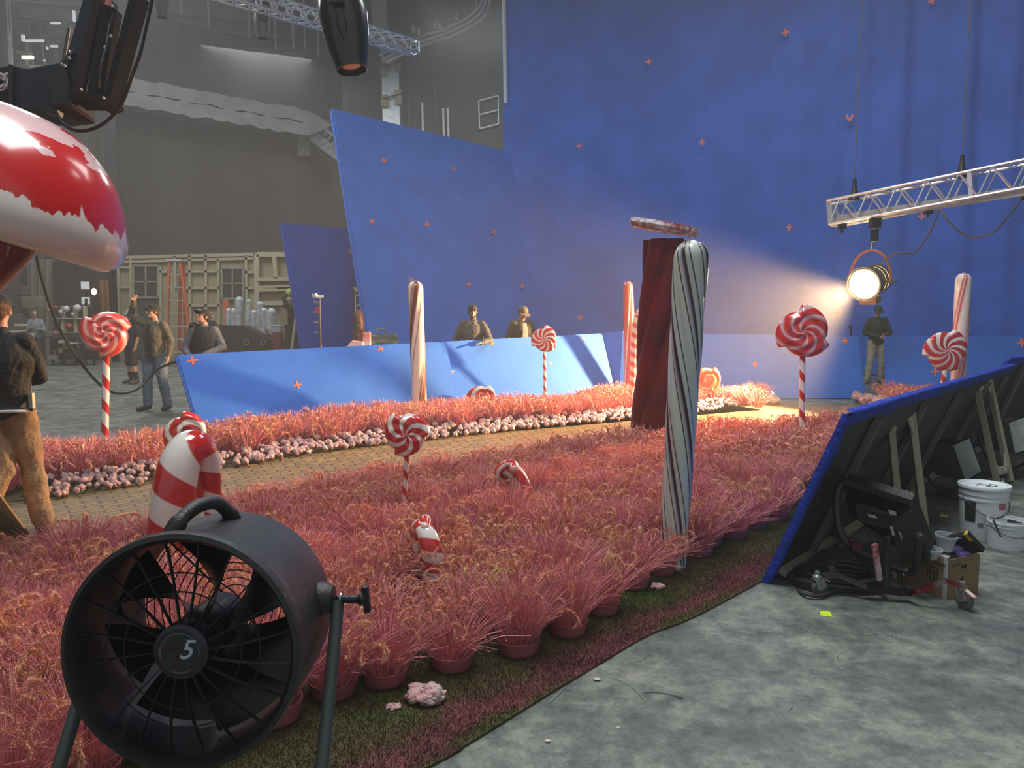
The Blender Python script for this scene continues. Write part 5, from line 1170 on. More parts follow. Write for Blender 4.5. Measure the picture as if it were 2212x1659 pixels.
    if jacket:
        v_ = MB(); a = P['neck'] + V((0, 0, -.04))
        f = MB(); zz0, zz1 = P['pelvis'].z - .02, P['neck'].z - .04
        def fr(u, v): z = zz1 + (zz0 - zz1) * v; x = (u - .5) * (.07 + .07 * v); return V((x, -(.150 * bulk + .034) * math.sqrt(max(.1, 1 - (x / .26) ** 2)) - (.0 if v > .1 else -.03), z))
        f.grid(fr, 8, 12); bake_small(f, 'undershirt', mat('tee_' + nm, jacket, .85, bump=.3, bscale=40), root, S)
    lm = legmat or mat('legs_' + nm, legs, .8, var=.14, vscale=9, bump=.4, bscale=60); t = MB(); t.ball(P['pelvis'] + V((0, 0, .0)), (.172, .125, .10), 18)
    for s, q in ((1, 'L'), (-1, 'R')):
        k, a_ = P['kn' + q], P['an' + q]; cone(t, P['hi' + q] + V((.005 * s, 0, -.02)), .115, P['hi' + q].lerp(k, .5), .098); cone(t, P['hi' + q].lerp(k, .5), .098, k, .082)
        if shorts: cone(t, k, .09, k + V((0, 0, .02)), .09)
        else: cone(t, k, .080, a_ + V((0, .01, .02)), .072)
    bake(t, 'shorts' if shorts else 'trousers', lm, root, pos, vox, wr=.012, wf=8, smooth_it=4, seed=pos[0] + 3, **S)
    sm_ = mat('shoe_' + nm, shoes, .6); 
    for s, q in ((1, 'L'), (-1, 'R')):
        a_, to = P['an' + q], P['to' + q]; x = MB(); cone(x, a_ + V((0, .025, -.035)), .052, to + V((0, 0, .012)), .042); cone(x, a_ + V((0, .01, .0)), .052, a_ + V((0, .01, .03)), .054)
        for i in range(len(x.v)): x.v[i].z = max(.004, x.v[i].z)
        so = bake(x, 'shoe', sm_, root, pos, .010, smooth_it=2, **S)
        if shorts:
            k2 = MB(); cone(k2, a_ + V((0, .01, .0)), .052, a_.lerp(P['kn' + q], .45), .060); bake(k2, 'sock', mat('sock_black', (.015, .015, .015), .9), root, pos, .012, **S)
    return root, P, (lambda p: V(pos) + Matrix.Rotation(yaw, 3, 'Z') @ (V(p) * sc))
def bake_small(mb, name, m, root, S):
    M = Matrix.Rotation(S['yaw'], 3, 'Z')
    for i in range(len(mb.v)): mb.v[i] = wl(root) + M @ (mb.v[i] * S['sc'])
    return obj(name, mb, m, root, angle=60)
# man at the far left of the foreground, seen from behind and cut by the frame
px_ = V((-3.73, 5.6, 0))
r1, P1, W1 = person('person in black shirt, tan trousers and black cap walking away at the left edge', px_, yaw=math.radians(200), sc=1.0,
    J=dict(knL=(-.0, .10, .50), anL=(.16, .30, .12), hiL=(.09, 0, .93), toL=(.2, .16, .03), knR=(-.16, .0, .50), anR=(-.22, .04, .09), toR=(-.24, -.12, .035), elL=(.235, -.06, 1.17), wrL=(.14, -.30, 1.12), elR=(-.225, -.07, 1.17), wrR=(-.12, -.30, 1.12)),
    top=(.012, .011, .010), legs=(.26, .15, .075), cap=(.010, .010, .010), hair=(.16, .08, .04), vox=.009, bulk=1.15)
bx_ = MB(); c = W1((-.19, .06, .985)); bx_.box(c, (.045, .05, .12)); bo = obj('belt_pouch', bx_, BLACK, r1, bevel=.006)
obj('radio', MB().box(c + V((.03, -.04, .02)), (.028, .03, .11)).tube([c + V((.03, -.04, .07)), c + V((.03, -.04, .13))], .005, 8), mat('radio_steel', (.30, .29, .24), .35, metal=.5), r1, smooth=False)
obj('shirt_hem', MB().tube([W1((.198 * math.cos(a), .150 * math.sin(a) + .005, .915 + .02 * math.sin(a))) for a in [2 * PI * i / 40 for i in range(40)]], .011, 8, closed=True), mat('white_hem', (.55, .55, .57), .8), r1)
obj('plywood_board', MB().slab([gnd(-60, 1120), at(-60, 1010, 5.0), at(0, 1072, 5.0), V((gnd(62, 1155).x, gnd(62, 1155).y - .0, 0))], (0, -1, .1), .02), mat('tan_board', (.40, .26, .16), .7), smooth=False, label='tan board leaning against the leg of the man at the left edge', cat='board')
# man pointing up
r2, P2, W2 = person('person in olive work jacket and jeans with right arm raised, by the far left lollipop', V((-6.06, 13.05, 0)), yaw=-.12, sc=1.02,
    J=dict(shR=(-.185, 0, 1.45), elR=(-.36, -.07, 1.60), wrR=(-.235, -.16, 1.83), elL=(.27, .02, 1.16), wrL=(.27, -.06, .92), anR=(-.16, -.02, .10), toR=(-.24, -.16, .035), knR=(-.13, -.05, .5), anL=(.15, .05, .10), toL=(.17, -.11, .035), knL=(.12, -.01, .5)),
    top=(.125, .105, .068), legs=(.115, .15, .20), cap=(.012, .012, .011), look=(-.55, -.12), jacket=(.028, .030, .032), hands=dict(R=(V((.35, -.3, .8)), V((.7, -.5, 0)))), curl=(.35, .85), shoes=(.035, .024, .018), point='R', bulk=1.03, hair=(.07, .05, .035))
# man with cable coil
r3, P3, W3 = person('person in grey long sleeves and black vest with coiled cable on the shoulder, looking up', V((-4.78, 11.95, 0)), yaw=.12, sc=.97,
    J=dict(elR=(-.30, -.02, 1.14), wrR=(-.17, -.27, 1.05), elL=(.28, -.0, 1.16), wrL=(.05, -.28, 1.06)), top=(.12, .125, .14), legs=(.022, .022, .024), cap=(.010, .010, .010), look=(-.75, -.45), hands=dict(R=(V((.6, -.8, -.1)), V((0, 0, -1))), L=(V((-.9, -.4, 0)), V((0, 0, -1)))), bulk=1.0)
vst = MB(); spine(vst, P3, .034, z0=1.0); bake(vst, 'vest', mat('vest_black', (.016, .017, .019), .8, bump=.4), r3, (0, 0, 0), .011, wr=.008, sc=.97, yaw=.12)
for k in range(7):
    pts = [W3((-.17 + (.07 + .012 * k) * math.cos(a) * .8 + .015 * k, -.03 + .02 * k - .06 * math.sin(a) * .6, 1.27 + .02 * math.sin(k) + .27 * math.sin(a))) for a in [2 * PI * i / 30 for i in range(30)]]
    obj('cable_loop', MB().tube(pts, .011, 8, closed=True), mat('green_black_hose', (.030, .036, .030), .35), r3)
obj('cap_badge', MB().slab([W3((-.06 + x, -.095, 1.755 + z)) for x, z in ((0, 0), (.05, 0), (.05, .02), (0, .02))], (0, -1, .2), .004), mat('badge_white', (.7, .7, .7), .5), r3, smooth=False)
hose = smoothpts([at(74, 500, 9.0), at(85, 580, 9.3), at(120, 690, 9.8), at(165, 770, 10.4), at(215, 830, 11.0), at(255, 850, 11.3), at(300, 838, 11.6), at(345, 795, 11.8), W3((-.05, -.30, 1.04))], 8)
obj('hanging_hose', MB().tube([at(150, 60, 8.6)] + hose, .020, 10), mat('green_black_hose', (.03, .036, .03)), label='thick dark hose drooping from the crane across to the man with the cable coil', cat='hose')
# man in grey hoodie
r4, P4, W4 = person('person in grey hooded sweatshirt looking down at a phone, far left by the prop shelves', V((-15.7, 25.4, 0)), yaw=.3, sc=1.0,
    J=dict(elR=(-.26, -.08, 1.14), wrR=(-.07, -.30, 1.20), elL=(.26, -.08, 1.14), wrL=(.07, -.30, 1.20)), top=(.23, .25, .27), legs=(.035, .035, .035), hair=(.03, .02, .015), look=(0, .55), hood=True, vox=.016, bulk=1.12, hands=dict(R=(V((.8, -.5, .1)), V((0, 0, 1))), L=(V((-.8, -.5, .1)), V((0, 0, 1)))))
obj('phone', MB().box(W4((0, -.38, 1.22)), (.075, .15, .01)), BLACK, smooth=False, label='dark phone in the hands of the man in the grey hoodie', cat='phone')
# bearded man leaning on the flat
r5, P5, W5 = person('bearded person in grey jacket and black cap, hand on the low blue flat', V((-.70, 13.72, 0)), yaw=.05, sc=1.02,
    J=dict(elR=(-.30, .05, 1.14), wrR=(-.20, -.02, .97), elL=(.30, -.12, 1.16), wrL=(.16, -.40, 1.13)), top=(.085, .083, .075), legs=(.04, .045, .06), cap=(.016, .016, .015), beard=True, hair=(.05, .03, .02), look=(.08, .02), bulk=1.04, vox=.011, jacket=None,
    hands=dict(L=(V((-.55, -.6, -.05)), V((0, -.1, -1)))), curl=(.25, .5))
cl5 = MB(); [cl5.slab([W5((s * .02, -.085, 1.50)), W5((s * .085, -.04, 1.52)), W5((s * .075, -.12, 1.43)), W5((s * .03, -.14, 1.42))], (0, -1, .3), .006) for s in (-1, 1)]
obj('collar', cl5, mat('collar_grey', (.13, .125, .11), .8), r5, smooth=False)
r6, P6, W6 = person('person in dark coat and olive baseball cap looking down behind the low blue flat', V((.18, 14.45, 0)), yaw=.35, sc=1.02,
    J=dict(head=(0, -.06, 1.64), elR=(-.27, -.02, 1.15), wrR=(-.10, -.26, 1.13), elL=(.26, -.04, 1.15), wrL=(.12, -.26, 1.08)), top=(.040, .034, .024), legs=(.03, .03, .035), cap=(.09, .075, .045), look=(.35, .62), hair=(.05, .03, .02), jacket=(.24, .22, .19), bulk=1.08, vox=.011)
r7, P7, W7 = person('person in black shirt and pale trousers standing below the lit fresnel lamp', V((8.72, 18.4, 0)), yaw=-.1, sc=1.05,
    J=dict(elR=(-.27, -.0, 1.16), wrR=(-.02, -.27, 1.06), elL=(.27, -.04, 1.16), wrL=(.10, -.27, 1.12), anR=(-.18, -.05, .1), toR=(-.27, -.18, .035), knR=(-.14, -.06, .5)), top=(.03, .028, .022), legs=(.34, .30, .22), cap=(.03, .028, .02), look=(.1, .5), vox=.012, shoes=(.22, .17, .10))
r8, P8, W8 = person('person in white bucket hat, navy shirt and dark shorts standing behind the man in jeans', V((-9.05, 18.3, 0)), yaw=-.6, sc=1.0, top=(.030, .032, .055), legs=(.03, .03, .033), cap=(.36, .36, .34), bucket_hat=True, shorts=True, shoes=(.05, .05, .045), vox=.013, bulk=1.15)
r9, P9, W9 = person('person in red orange hood and work vest hunched by the equipment carts', V((-9.05, 23.0, 0)), yaw=.9, sc=.98, top=(.55, .10, .045), legs=(.10, .09, .09), cap=(.50, .10, .06), look=(.3, .3), vox=.014, hood=True, J=dict(elR=(-.26, -.1, 1.15), wrR=(-.1, -.32, 1.2), elL=(.26, -.1, 1.15), wrL=(.12, -.32, 1.2)))
# ---------------------------------------------------------------- trusses, lamps and rails overhead
def box_truss(name, label, a, b, s, up=(0, 0, 1), n=None, m=ALU, r=.024, cat='truss', ends=True):
    a, b = V(a), V(b); d = (b - a).normalized(); sd = d.cross(V(up)).normalized(); u = sd.cross(d); L = (b - a).length; n = n or int(L / s)
    t = thing(name, label, cat, a)
    ch = [(1, 1), (1, -1), (-1, 1), (-1, -1)]
    def P(q, k): return a + d * (L * q) + sd * (ch[k][0] * s / 2) + u * (ch[k][1] * s / 2)
    for k in range(4): obj('chord', MB().tube([P(0, k), P(1, k)], r, 8), m, t)
    lat = MB()
    for i in range(n):
        q0, q1 = i / n, (i + 1) / n; z = i % 2
        for (k1, k2) in ((0, 1), (2, 3), (0, 2), (1, 3)):
            A_k, B_k = (k1, k2) if z else (k2, k1); lat.tube([P(q0, A_k), P(q1, B_k)], r * .62, 6)
    for q in ([0, 1] if ends else []):
        for (k1, k2) in ((0, 1), (1, 3), (3, 2), (2, 0)): lat.tube([P(q, k1), P(q, k2)], r * .8, 6)
    obj('lattice', lat, m, t); return t, P
# truss with the fresnel, right
ta = at(1797, 462, 13.4); tb_ = V((9.0, 11.0, 0)); k = 372; tb_ = at(2212, 380, 11.6); tb2 = tb_ + (tb_ - ta).normalized() * 2.5
TR_, PT = box_truss('lighting_truss', 'silver box truss carrying the glowing fresnel lamp at the right', ta, tb2, .40, n=24)
d_ = (tb2 - ta).normalized()
mid_ = ta.lerp(tb2, .40); obj('joint_plate', MB().box(mid_, (.06, .42, .42), d_.to_track_quat('X', 'Z').to_matrix()), ALU, TR_, smooth=False)
obj('joint_plate', MB().box(ta + d_ * .05, (.05, .42, .42), d_.to_track_quat('X', 'Z').to_matrix()), ALU, TR_, smooth=False)
for f_ in (.03, .28, .52, .66):
    c = ta.lerp(tb2, f_); obj('pipe_clamp', MB().box(c + V((0, -.05, -.24)), (.12, .10, .12)).tube([c + V((0, -.05, -.16)), c + V((0, -.05, -.36))], .02, 8), BLKMET, TR_, smooth=False)
ca, cb2 = at(1803, 476, 13.3), at(2212, 412, 11.5); cb2 = cb2 + (cb2 - ca).normalized() * 2.4
pb_ = thing('square_beam', 'flat aluminium beam slung under the right truss', 'beam', ca)
obj('rail', MB().beam(ca, cb2, .07, .15), mat('dull_aluminium', (.46, .46, .46), .4, metal=.5, var=.05), pb_, smooth=False)
obj('round_sticker', MB().lathe([(0, 0), (.045, 0), (.045, .004), (0, .004)], ca.lerp(cb2, .055) + V((0, -.06, 0)), 20, (0, -1, 0)), mat('sticker', (.7, .7, .72), .5), pb_)
for x_, y_, top_ in ((1845, 400, 120), (2077, 352, 130)):
    Yh = ta.y + (tb_.y - ta.y) * (x_ - 1797) / 415; p = at(x_, y_ + 25, Yh)
    hg = thing('chain_hoist', 'black hoist and steel cable holding the right truss, ' + ('left one' if x_ < 2000 else 'right one'), 'hoist', p)
    obj('hook_block', MB().lathe([(0, 0), (.10, .0), (.06, .12), (.035, .22), (.03, .34), (0, .36)], p - V((0, 0, .05)), 14), BLKMET, hg); obj('cable', MB().tube([p + V((0, 0, .28)), V((p.x, p.y, 15.5))], .010, 6), mat('steel_cable', (.10, .10, .12), .5), hg)
# fresnel
fr = thing('fresnel_lamp', 'large glowing fresnel spotlight with an orange yoke hanging from the right truss', 'spotlight', FRES)
dF = FDIR.copy(); dF.z = -.12; dF.normalize(); back = -dF
FB = mat('lamp_housing', (.10, .095, .08), .45, metal=.3)
hb = V((-.74, -.62, -.22)).normalized(); bk = -hb                                # optical axis of the housing
c0 = FRES
obj('housing', MB().lathe([(.24, -.02), (.27, -.02), (.285, .03), (.285, .10), (.25, .11), (.25, .16), (.27, .17), (.27, .22), (.25, .23), (.25, .28), (.27, .29), (.27, .34), (.25, .35), (.25, .40), (.27, .41), (.27, .46), (.24, .48), (.20, .56), (0, .58)], c0 - hb * .02, 40, bk), FB, fr, angle=35)
for r_ in (.135, .195, .255, .315, .375, .435):
    obj('vent_slot', MB().lathe([(.251, -.014), (.2535, -.014), (.2535, .014), (.251, .014)], c0 + bk * r_, 40, bk, closed=True), mat('hot_vent', (.9, .6, .25), .4, emit=(1, .72, .32), estr=7), fr)
obj('lens', MB().lathe([(0, -.075), (.10, -.068), (.18, -.045), (.235, -.01), (.235, 0), (0, 0)], c0 - hb * -.02, 40, bk), mat('fresnel_lens', (1, .9, .7), .3, emit=(1, .80, .46), estr=110), fr)
sd_ = bk.cross(V((0, 0, 1))).normalized(); yc = c0 + bk * .22
ring = [yc + sd_ * .36 * math.cos(a) + V((0, 0, 1)) * (.08 + .47 * math.sin(a)) for a in [PI * i / 20 for i in range(21)]]
obj('yoke', MB().tube([yc + sd_ * .36 + V((0, 0, -.03))] + ring + [yc - sd_ * .36 + V((0, 0, -.03))], .022, 10), mat('orange_yoke', (.50, .16, .06), .45), fr)
[obj('yoke_knob', MB().tube([yc + sd_ * .28 * q_, yc + sd_ * .46 * q_], .025, 10), FB, fr) for q_ in (1, -1)]
obj('lamp_base', MB().box(c0 + bk * .26 + V((0, 0, -.33)), (.30, .22, .12), hb.to_track_quat('Y', 'Z').to_matrix()), mat('tan_box', (.25, .2, .12), .5), fr, smooth=False)
obj('barn_door_ring', MB().lathe([(.285, -.03), (.31, -.03), (.31, .02), (.285, .02)], c0, 36, bk, closed=True), FB, fr)
tt_ = yc + V((0, 0, .55)); sus = thing('hanger_clamp', 'dark clamp and steel pipe hanging the fresnel from the beam', 'clamp', tt_)
tp_ = ca.lerp(cb2, .128); tp_ = V((tp_.x, tp_.y, tp_.z - .1))
obj('pipe', MB().tube([tt_, tt_.lerp(tp_, .5), tp_], .022, 10), STEEL, sus); obj('jaw', MB().box(tp_ + V((0, 0, -.05)), (.16, .12, .16)).box(tp_ + V((0, 0, -.25)), (.10, .09, .2)), BLKMET, sus, smooth=False)
obj('lamp_cable', MB().tube(smoothpts([c0 + bk * .5 + V((0, 0, .2)), at(1932, 548, 13.2), at(1975, 545, 13.1), at(2010, 500, 12.9), at(2030, 455, 12.8), at(2050, 480, 12.6), at(2090, 510, 12.5), at(2140, 505, 12.2), at(2180, 465, 12.0), at(2212, 425, 11.8)], 6), .013, 8), mat('brown_cable', (.12, .09, .06), .6), label='looping lamp cable hanging from the beam right of the fresnel', cat='cable')
obj('stand_spigot', MB().tube([at(1838, 728, 15.3), at(1837, 708, 15.3)], .02, 8).ball(at(1837, 706, 15.3), .04, 10), BLKMET, label='small clamp standing on top of the low flat under the lamp', cat='clamp')
# moving heads
def moving_head(label, c, s, axis, m, lens, tilt=None):
    t = thing('moving_head_light', label, 'stage light', c); a = V(axis).normalized()
    top = V(c) - a * .22 * s
    obj('head', MB().lathe([(0, -.26), (.10, -.25), (.15, -.18), (.165, -.05), (.155, .08), (.135, .20), (.110, .30), (.108, .335), (.098, .338), (.092, .31), (0, .305)], c, 36, a).lathe([(0, -.2), (.03, -.2), (.04, .1), (.0, .22)], V(c) + V((-.01, -.15, .0)) * .0 + V((0, -.13 , .02)), 12, a), m, t, angle=40)
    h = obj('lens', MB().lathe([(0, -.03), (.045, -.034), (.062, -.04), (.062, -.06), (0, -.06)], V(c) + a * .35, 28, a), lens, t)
    x = a.cross(V((0, 1, 0))).normalized(); bp_ = V(c) + V((-.02, 0.02, .27))
    yk = MB()
    for q in (-1, 1): yk.beam(V(c) + V((0, q * .20, .0)) - a * .05, bp_ + V((0, q * .18, .10)), .11, .04, up=(0, 1, 0))
    yk.beam(bp_ + V((0, -.20, .10)), bp_ + V((0, .20, .10)), .12, .05); obj('yoke', yk, m, t, bevel=.01, smooth=False)
    bs = obj('base', MB().box(bp_ + V((.06, 0, .20)), (.40, .30, .11)), m, t, smooth=False, bevel=.012)
    obj('clamp', MB().tube([bp_ + V((0, 0, .24)), bp_ + V((0, 0, .42))], .025, 10), BLKMET, t)
    for v in t.children:
        v.scale = (s, s, s) if False else v.scale
    return t, bp_ + V((0, 0, .42))
mh = mat('moving_head_black', (.012, .013, .015), .28, coat=.3)
t_, hp_ = moving_head('black moving head stage light with an orange reflection painted on its dark lens, hanging at the top centre', at(744, 48, 5.5), 1, (.16, -.10, -.98), mh, mat('lens_reflection_tint', (.30, .06, .04), .15, emit=(1, .3, .15), estr=.10, coat=1))  # lens is dark; its orange tint and faint emission imitate a reflection
obj('hanging_pipe', MB().tube([hp_ + V((-1.6, 0, .02)), hp_ + V((1.2, 0, .02))], .026, 12), BLKMET, label='pipe above the frame from which the front moving head hangs', cat='pipe')
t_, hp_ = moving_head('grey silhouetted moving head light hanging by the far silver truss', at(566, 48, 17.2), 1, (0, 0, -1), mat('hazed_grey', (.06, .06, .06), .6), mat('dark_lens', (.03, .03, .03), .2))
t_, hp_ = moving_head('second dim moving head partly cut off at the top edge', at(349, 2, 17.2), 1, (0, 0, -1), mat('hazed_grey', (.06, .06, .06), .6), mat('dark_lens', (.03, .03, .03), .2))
# far silver truss and curved rail
box_truss('lighting_truss', 'long silver box truss crossing the upper left above the black drape', at(440, -30, 15.9), at(897, 104, 20.0), .30, n=30, r=.03)
wht = mat('pale_rail', (.55, .56, .56), .4, metal=.3)
rl = thing('curved_curtain_rail', 'curved silver curtain rail sweeping up to the top of the wall', 'rail', at(950, 60, 30))
for k, o_ in enumerate(((0, 0), (6, 9), (14, 16))):
    obj('rail', MB().tube(smoothpts([at(820 + o_[0], 118 + o_[1], 31), at(905 + o_[0], 80 + o_[1], 30.5), at(960 + o_[0], 62 + o_[1], 30), at(1005 + o_[0], 40 + o_[1], 29.5), at(1035 + o_[0], 14 + o_[1], 29), at(1046 + o_[0], -20 + o_[1], 28.5)], 6), .055, 8), wht, rl)
for (x_, y_) in ((893, 58), (905, 62), (940, 48), (950, 50), (985, 30), (1028, 2)):
    obj('roller', MB().box(at(x_, y_ + 6, 30), (.10, .06, .25)), wht, rl, smooth=False)
# silver duct
dk = thing('silver_duct', 'silver foil wrapped air duct running down the back wall', 'duct', at(850, 200, 32.8)); FOIL = mat('foil', (.62, .66, .68), .32, metal=.7, bump=.5, bscale=4)
obj('duct_run', MB().beam(at(817, -30, 32.6), at(824, 75, 32.6), .62, .5, up=(0, 1, 0)).beam(at(824, 70, 32.6), at(848, 125, 32.6), .66, .5, up=(0, 1, 0)).beam(at(844, 118, 32.6), at(848, 300, 32.6), .70, .5, up=(0, 1, 0)), FOIL, dk, smooth=False)
obj('duct_hood', MB().slab([at(835, 62, 32.2), at(878, 82, 32.2), at(902, 124, 32.2), at(862, 108, 32.2)], (0, -1, 0), .3), mat('grey_hood', (.16, .165, .15), .6), dk, smooth=False)
for (x_, y_, h_) in ((828, 150, .5), (859, 138, .52), (831, 218, .5), (860, 210, .55)):
    obj('tan_pad', MB().box(at(x_, y_, 32.2), (.26, .1, h_)), mat('tan_pad', (.26, .22, .14), .9, bump=.5, bscale=20), dk, smooth=False)
obj('strap', MB().beam(at(826, 146, 32.15), at(864, 133, 32.15), .05).beam(at(826, 214, 32.15), at(868, 203, 32.15), .05), BLKMET, dk, smooth=False)
# marks on the wall
wf = thing('wall_frame', 'white outlined two pane frame fixed on the dark back wall', 'frame', at(1055, 243, 33.4))
q = [at(1034, 218, 33.35), at(1076, 207, 33.35), at(1077, 268, 33.35), at(1036, 278, 33.35)]
fb_m = MB(); [fb_m.beam(q[i], q[(i + 1) % 4], .05) for i in range(4)]; fb_m.beam(q[0].lerp(q[3], .5), q[1].lerp(q[2], .5), .05); obj('frame_bars', fb_m, mat('white_bar', (.55, .55, .54), .5), wf, smooth=False)
for k, (x_, y0_, y1_) in enumerate([(912, 222, 300), (957, 234, 300), (967, 234, 300), (881, 120, 300), (890, 0, 65), (935, 0, 260), (953, 0, 300)]):
    obj('wall_pipe', MB().tube([at(x_, y0_, 33.3), at(x_ + (2 if k < 4 else 6), y1_, 33.3)], .05 if k < 3 else .022, 8), mat('white_bar', (.5, .5, .5)) if k < 3 else mat('dim_wire', (.12, .12, .11), .6),
        label=['thin white vertical pipe right of the silver duct', 'left of two close white pipes on the back wall', 'right of two close white pipes on the back wall', 'thin grey wire beside the silver duct', 'white drop wire above the curved rail', 'faint grey wire on the dark wall under the curved rail', 'faint slanting grey wire left of the white frame'][k], cat='pipe' if k < 3 else 'wire')
# drop wires above the drape
for k, (x_, y0_, y1_) in enumerate([(449, -10, 56), (537, 15, 82), (594, 45, 108), (632, 55, 105), (657, 52, 108), (686, 60, 120), (718, 70, 125), (25, -10, 150), (390, -5, 32), (20, 95, 145), (760, 30, 130)]):
    Yw = 28.6 + (x_ - 240) / 500 * 3
    obj('drop_wire', MB().tube([V((at(x_, y0_, Yw).x, Yw, 16.98)), at(x_ + 2, y1_, Yw)], .035 if k != 3 else .05, 6), mat('pale_wire', (.55, .55, .53), .5), label='pale vertical drop wire, number %s from the left above the black drape' % k if False else
        ['white drop wire nearest the crane arm above the drape', 'drop wire left of the grey moving head silhouette', 'drop wire right of the grey moving head', 'short thick drop tube above the drape', 'drop wire midway along the far silver truss', 'drop wire left of the front moving head', 'drop wire touching the drape top corner', 'tall pale pole at the top left corner', 'drop wire right of the crane arm by the cable', 'short bright pole above the crane bracket', 'drop wire behind the front moving head'][k], cat='wire')
# catwalk lights at the top left
cw = thing('catwalk', 'hazy overhead catwalk with work lights in the top left corner', 'catwalk', at(80, 90, 40))
CWM = mat('catwalk_steel', (.20, .20, .18), .7)
cwb = MB()
for (a, b_) in (((0, 60), (200, 5)), ((0, 140), (150, 150)), ((40, 85), (190, 70)), ((60, 20), (60, 150)), ((118, 25), (124, 140)), ((0, 15), (90, -10)), ((143, 50), (143, 140)), ((10, 108), (70, 118)), ((40, 70), (110, 90)), ((100, 100), (130, 88))): cwb.beam(at(*a, 40), at(*b_, 40), .16)
for k in range(7): cwb.beam(at(5 + 26 * k, 58 - 7 * k, 40.2), at(20 + 26 * k, 140, 40.2), .07)
obj('steelwork', cwb, CWM, cw, smooth=False)
hot = mat('work_lamp_glow', (1, 1, .8), .4, emit=(1, .98, .72), estr=7)
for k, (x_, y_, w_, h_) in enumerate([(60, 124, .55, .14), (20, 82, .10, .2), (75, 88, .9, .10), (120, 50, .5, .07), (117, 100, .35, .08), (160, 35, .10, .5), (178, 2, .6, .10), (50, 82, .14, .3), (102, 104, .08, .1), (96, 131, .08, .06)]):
    obj('work_light_and_glow_bar', MB().box(at(x_, y_, 39.5), (w_, .1, h_)), hot if k in (0, 6) else mat('bright_steel_glow', (.8, .8, .78), .4, emit=(.9, .95, 1), estr=.55), cw, smooth=False)  # pale steel bars are given a faint emission so they read bright
# ---------------------------------------------------------------- telehandler boom holding the mushroom cap
cr_ = thing('crane_boom', 'black forklift boom and mast lifting the mushroom cap at the upper left', 'crane', at(110, 180, 5.6)); Yb = 5.6
NAVY = mat('boom_navy', (.022, .030, .040), .7, spec=.2); BRN = mat('boom_wear', (.035, .020, .018), .85, spec=.1)
def BX(pts, Y, th, m, name, dy=0):
    return obj(name, MB().slab([at(*p, Y) for p in pts], (0, -1, .1), th), m, cr_, smooth=False, bevel=.006)
bo_ = BX([(-60, 155), (18, 142), (18, 232), (-60, 232)], Yb, .30, NAVY, 'boom_arm')
BX([(18, 140), (58, 148), (130, 135), (155, 160), (148, 232), (100, 238), (18, 232)], Yb - .02, .34, NAVY, 'bracket')
BX([(17, 138), (26, 138), (26, 232), (17, 232)], Yb - .06, .42, BLACK, 'bracket_flange')
BX([(130, 135), (142, 150), (157, 232), (146, 232), (112, 222), (101, 172)], Yb - .10, .12, mat('boom_dark', (.008, .008, .008), .5), 'bracket_cheek')
BX([(100, 214), (152, 222), (156, 234), (110, 228)], Yb - .12, .3, BRN, 'bracket_foot')
BX([(184, -20), (222, -20), (170, 205), (144, 200), (135, 150)], Yb - .05, .22, NAVY, 'mast_channel')
BX([(205, -20), (222, -20), (176, 200), (158, 196)], Yb - .08, .05, BRN, 'mast_inner')
BX([(218, 6), (243, 12), (205, 212), (186, 205)], Yb - .09, .14, mat('boom_black', (.012, .011, .011), .8, spec=.15), 'mast_cylinder')
BX([(282, -20), (300, -20), (236, 214), (221, 210)], Yb - .1, .16, mat('boom_dark2', (.014, .012, .012), .9, spec=.08), 'mast_rail')
BX([(145, 190), (232, 206), (228, 216), (205, 222), (192, 213), (146, 212)], Yb - .12, .24, mat('boom_brown', (.022, .014, .013), .9, spec=.1), 'mast_foot')
BX([(90, 228), (122, 232), (118, 246), (92, 240)], Yb - .1, .1, BLACK, 'hook_block')
obj('mast_cylinder_rod', MB().tube([at(238, -20, Yb - .1), at(233, 12, Yb - .1)], .02, 10), mat('pink_rod', (.5, .16, .16), .3), cr_)
for (x_, y_) in ((133, 139), (140, 142), (242, 13), (150, 112), (149, 125), (239, 78), (226, 102), (175, 193), (224, 212)): obj('bolt', MB().ball(at(x_, y_, Yb - .30), .011, 8), STEEL, cr_)
obj('side_lug', MB().slab([at(152, 100, Yb - .1), at(158, 112, Yb - .1), at(146, 142, Yb - .1), at(134, 136, Yb - .1)], (0, -1, 0), .05), NAVY, cr_, smooth=False)
obj('air_line', MB().tube(smoothpts([at(243, 30, Yb - .26), at(236, 60, Yb - .3), at(230, 100, Yb - .3), at(219, 140, Yb - .3), at(214, 190, Yb - .2)], 4), .008, 6), mat('chrome_line', (.2, .2, .2), .2, metal=1), cr_)
def wtext(body, px, py, Y, size, m, name, off=0):
    mb = text_mb(body, size, .002, 0, off); o = at(px, py, Y); place(mb, frame_m(o, V((1, 0, 0)), V((0, .09, .99)), V((0, -.99, .09)))); return obj(name, mb, m, cr_, smooth=False)
wtext('C3', 4, 179, Yb - .012, .155, mat('decal_white', (.55, .55, .55), .5), 'number_outline', .014); wtext('C3', 4, 179, Yb - .018, .155, mat('decal_red', (.20, .04, .045), .5), 'number', 0)
obj('boom_cable', MB().tube(smoothpts([at(332, -30, 5.2), at(325, 20, 5.2), at(305, 110, 5.25), at(285, 165, 5.3), at(262, 225, 5.4), at(230, 262, 5.45), at(195, 280, 5.5), at(160, 281, 5.5), at(132, 262, 5.5), at(118, 236, 5.5)], 8), .012, 10), BLKMET, label='black cable looping from the top edge under the crane mast', cat='cable')
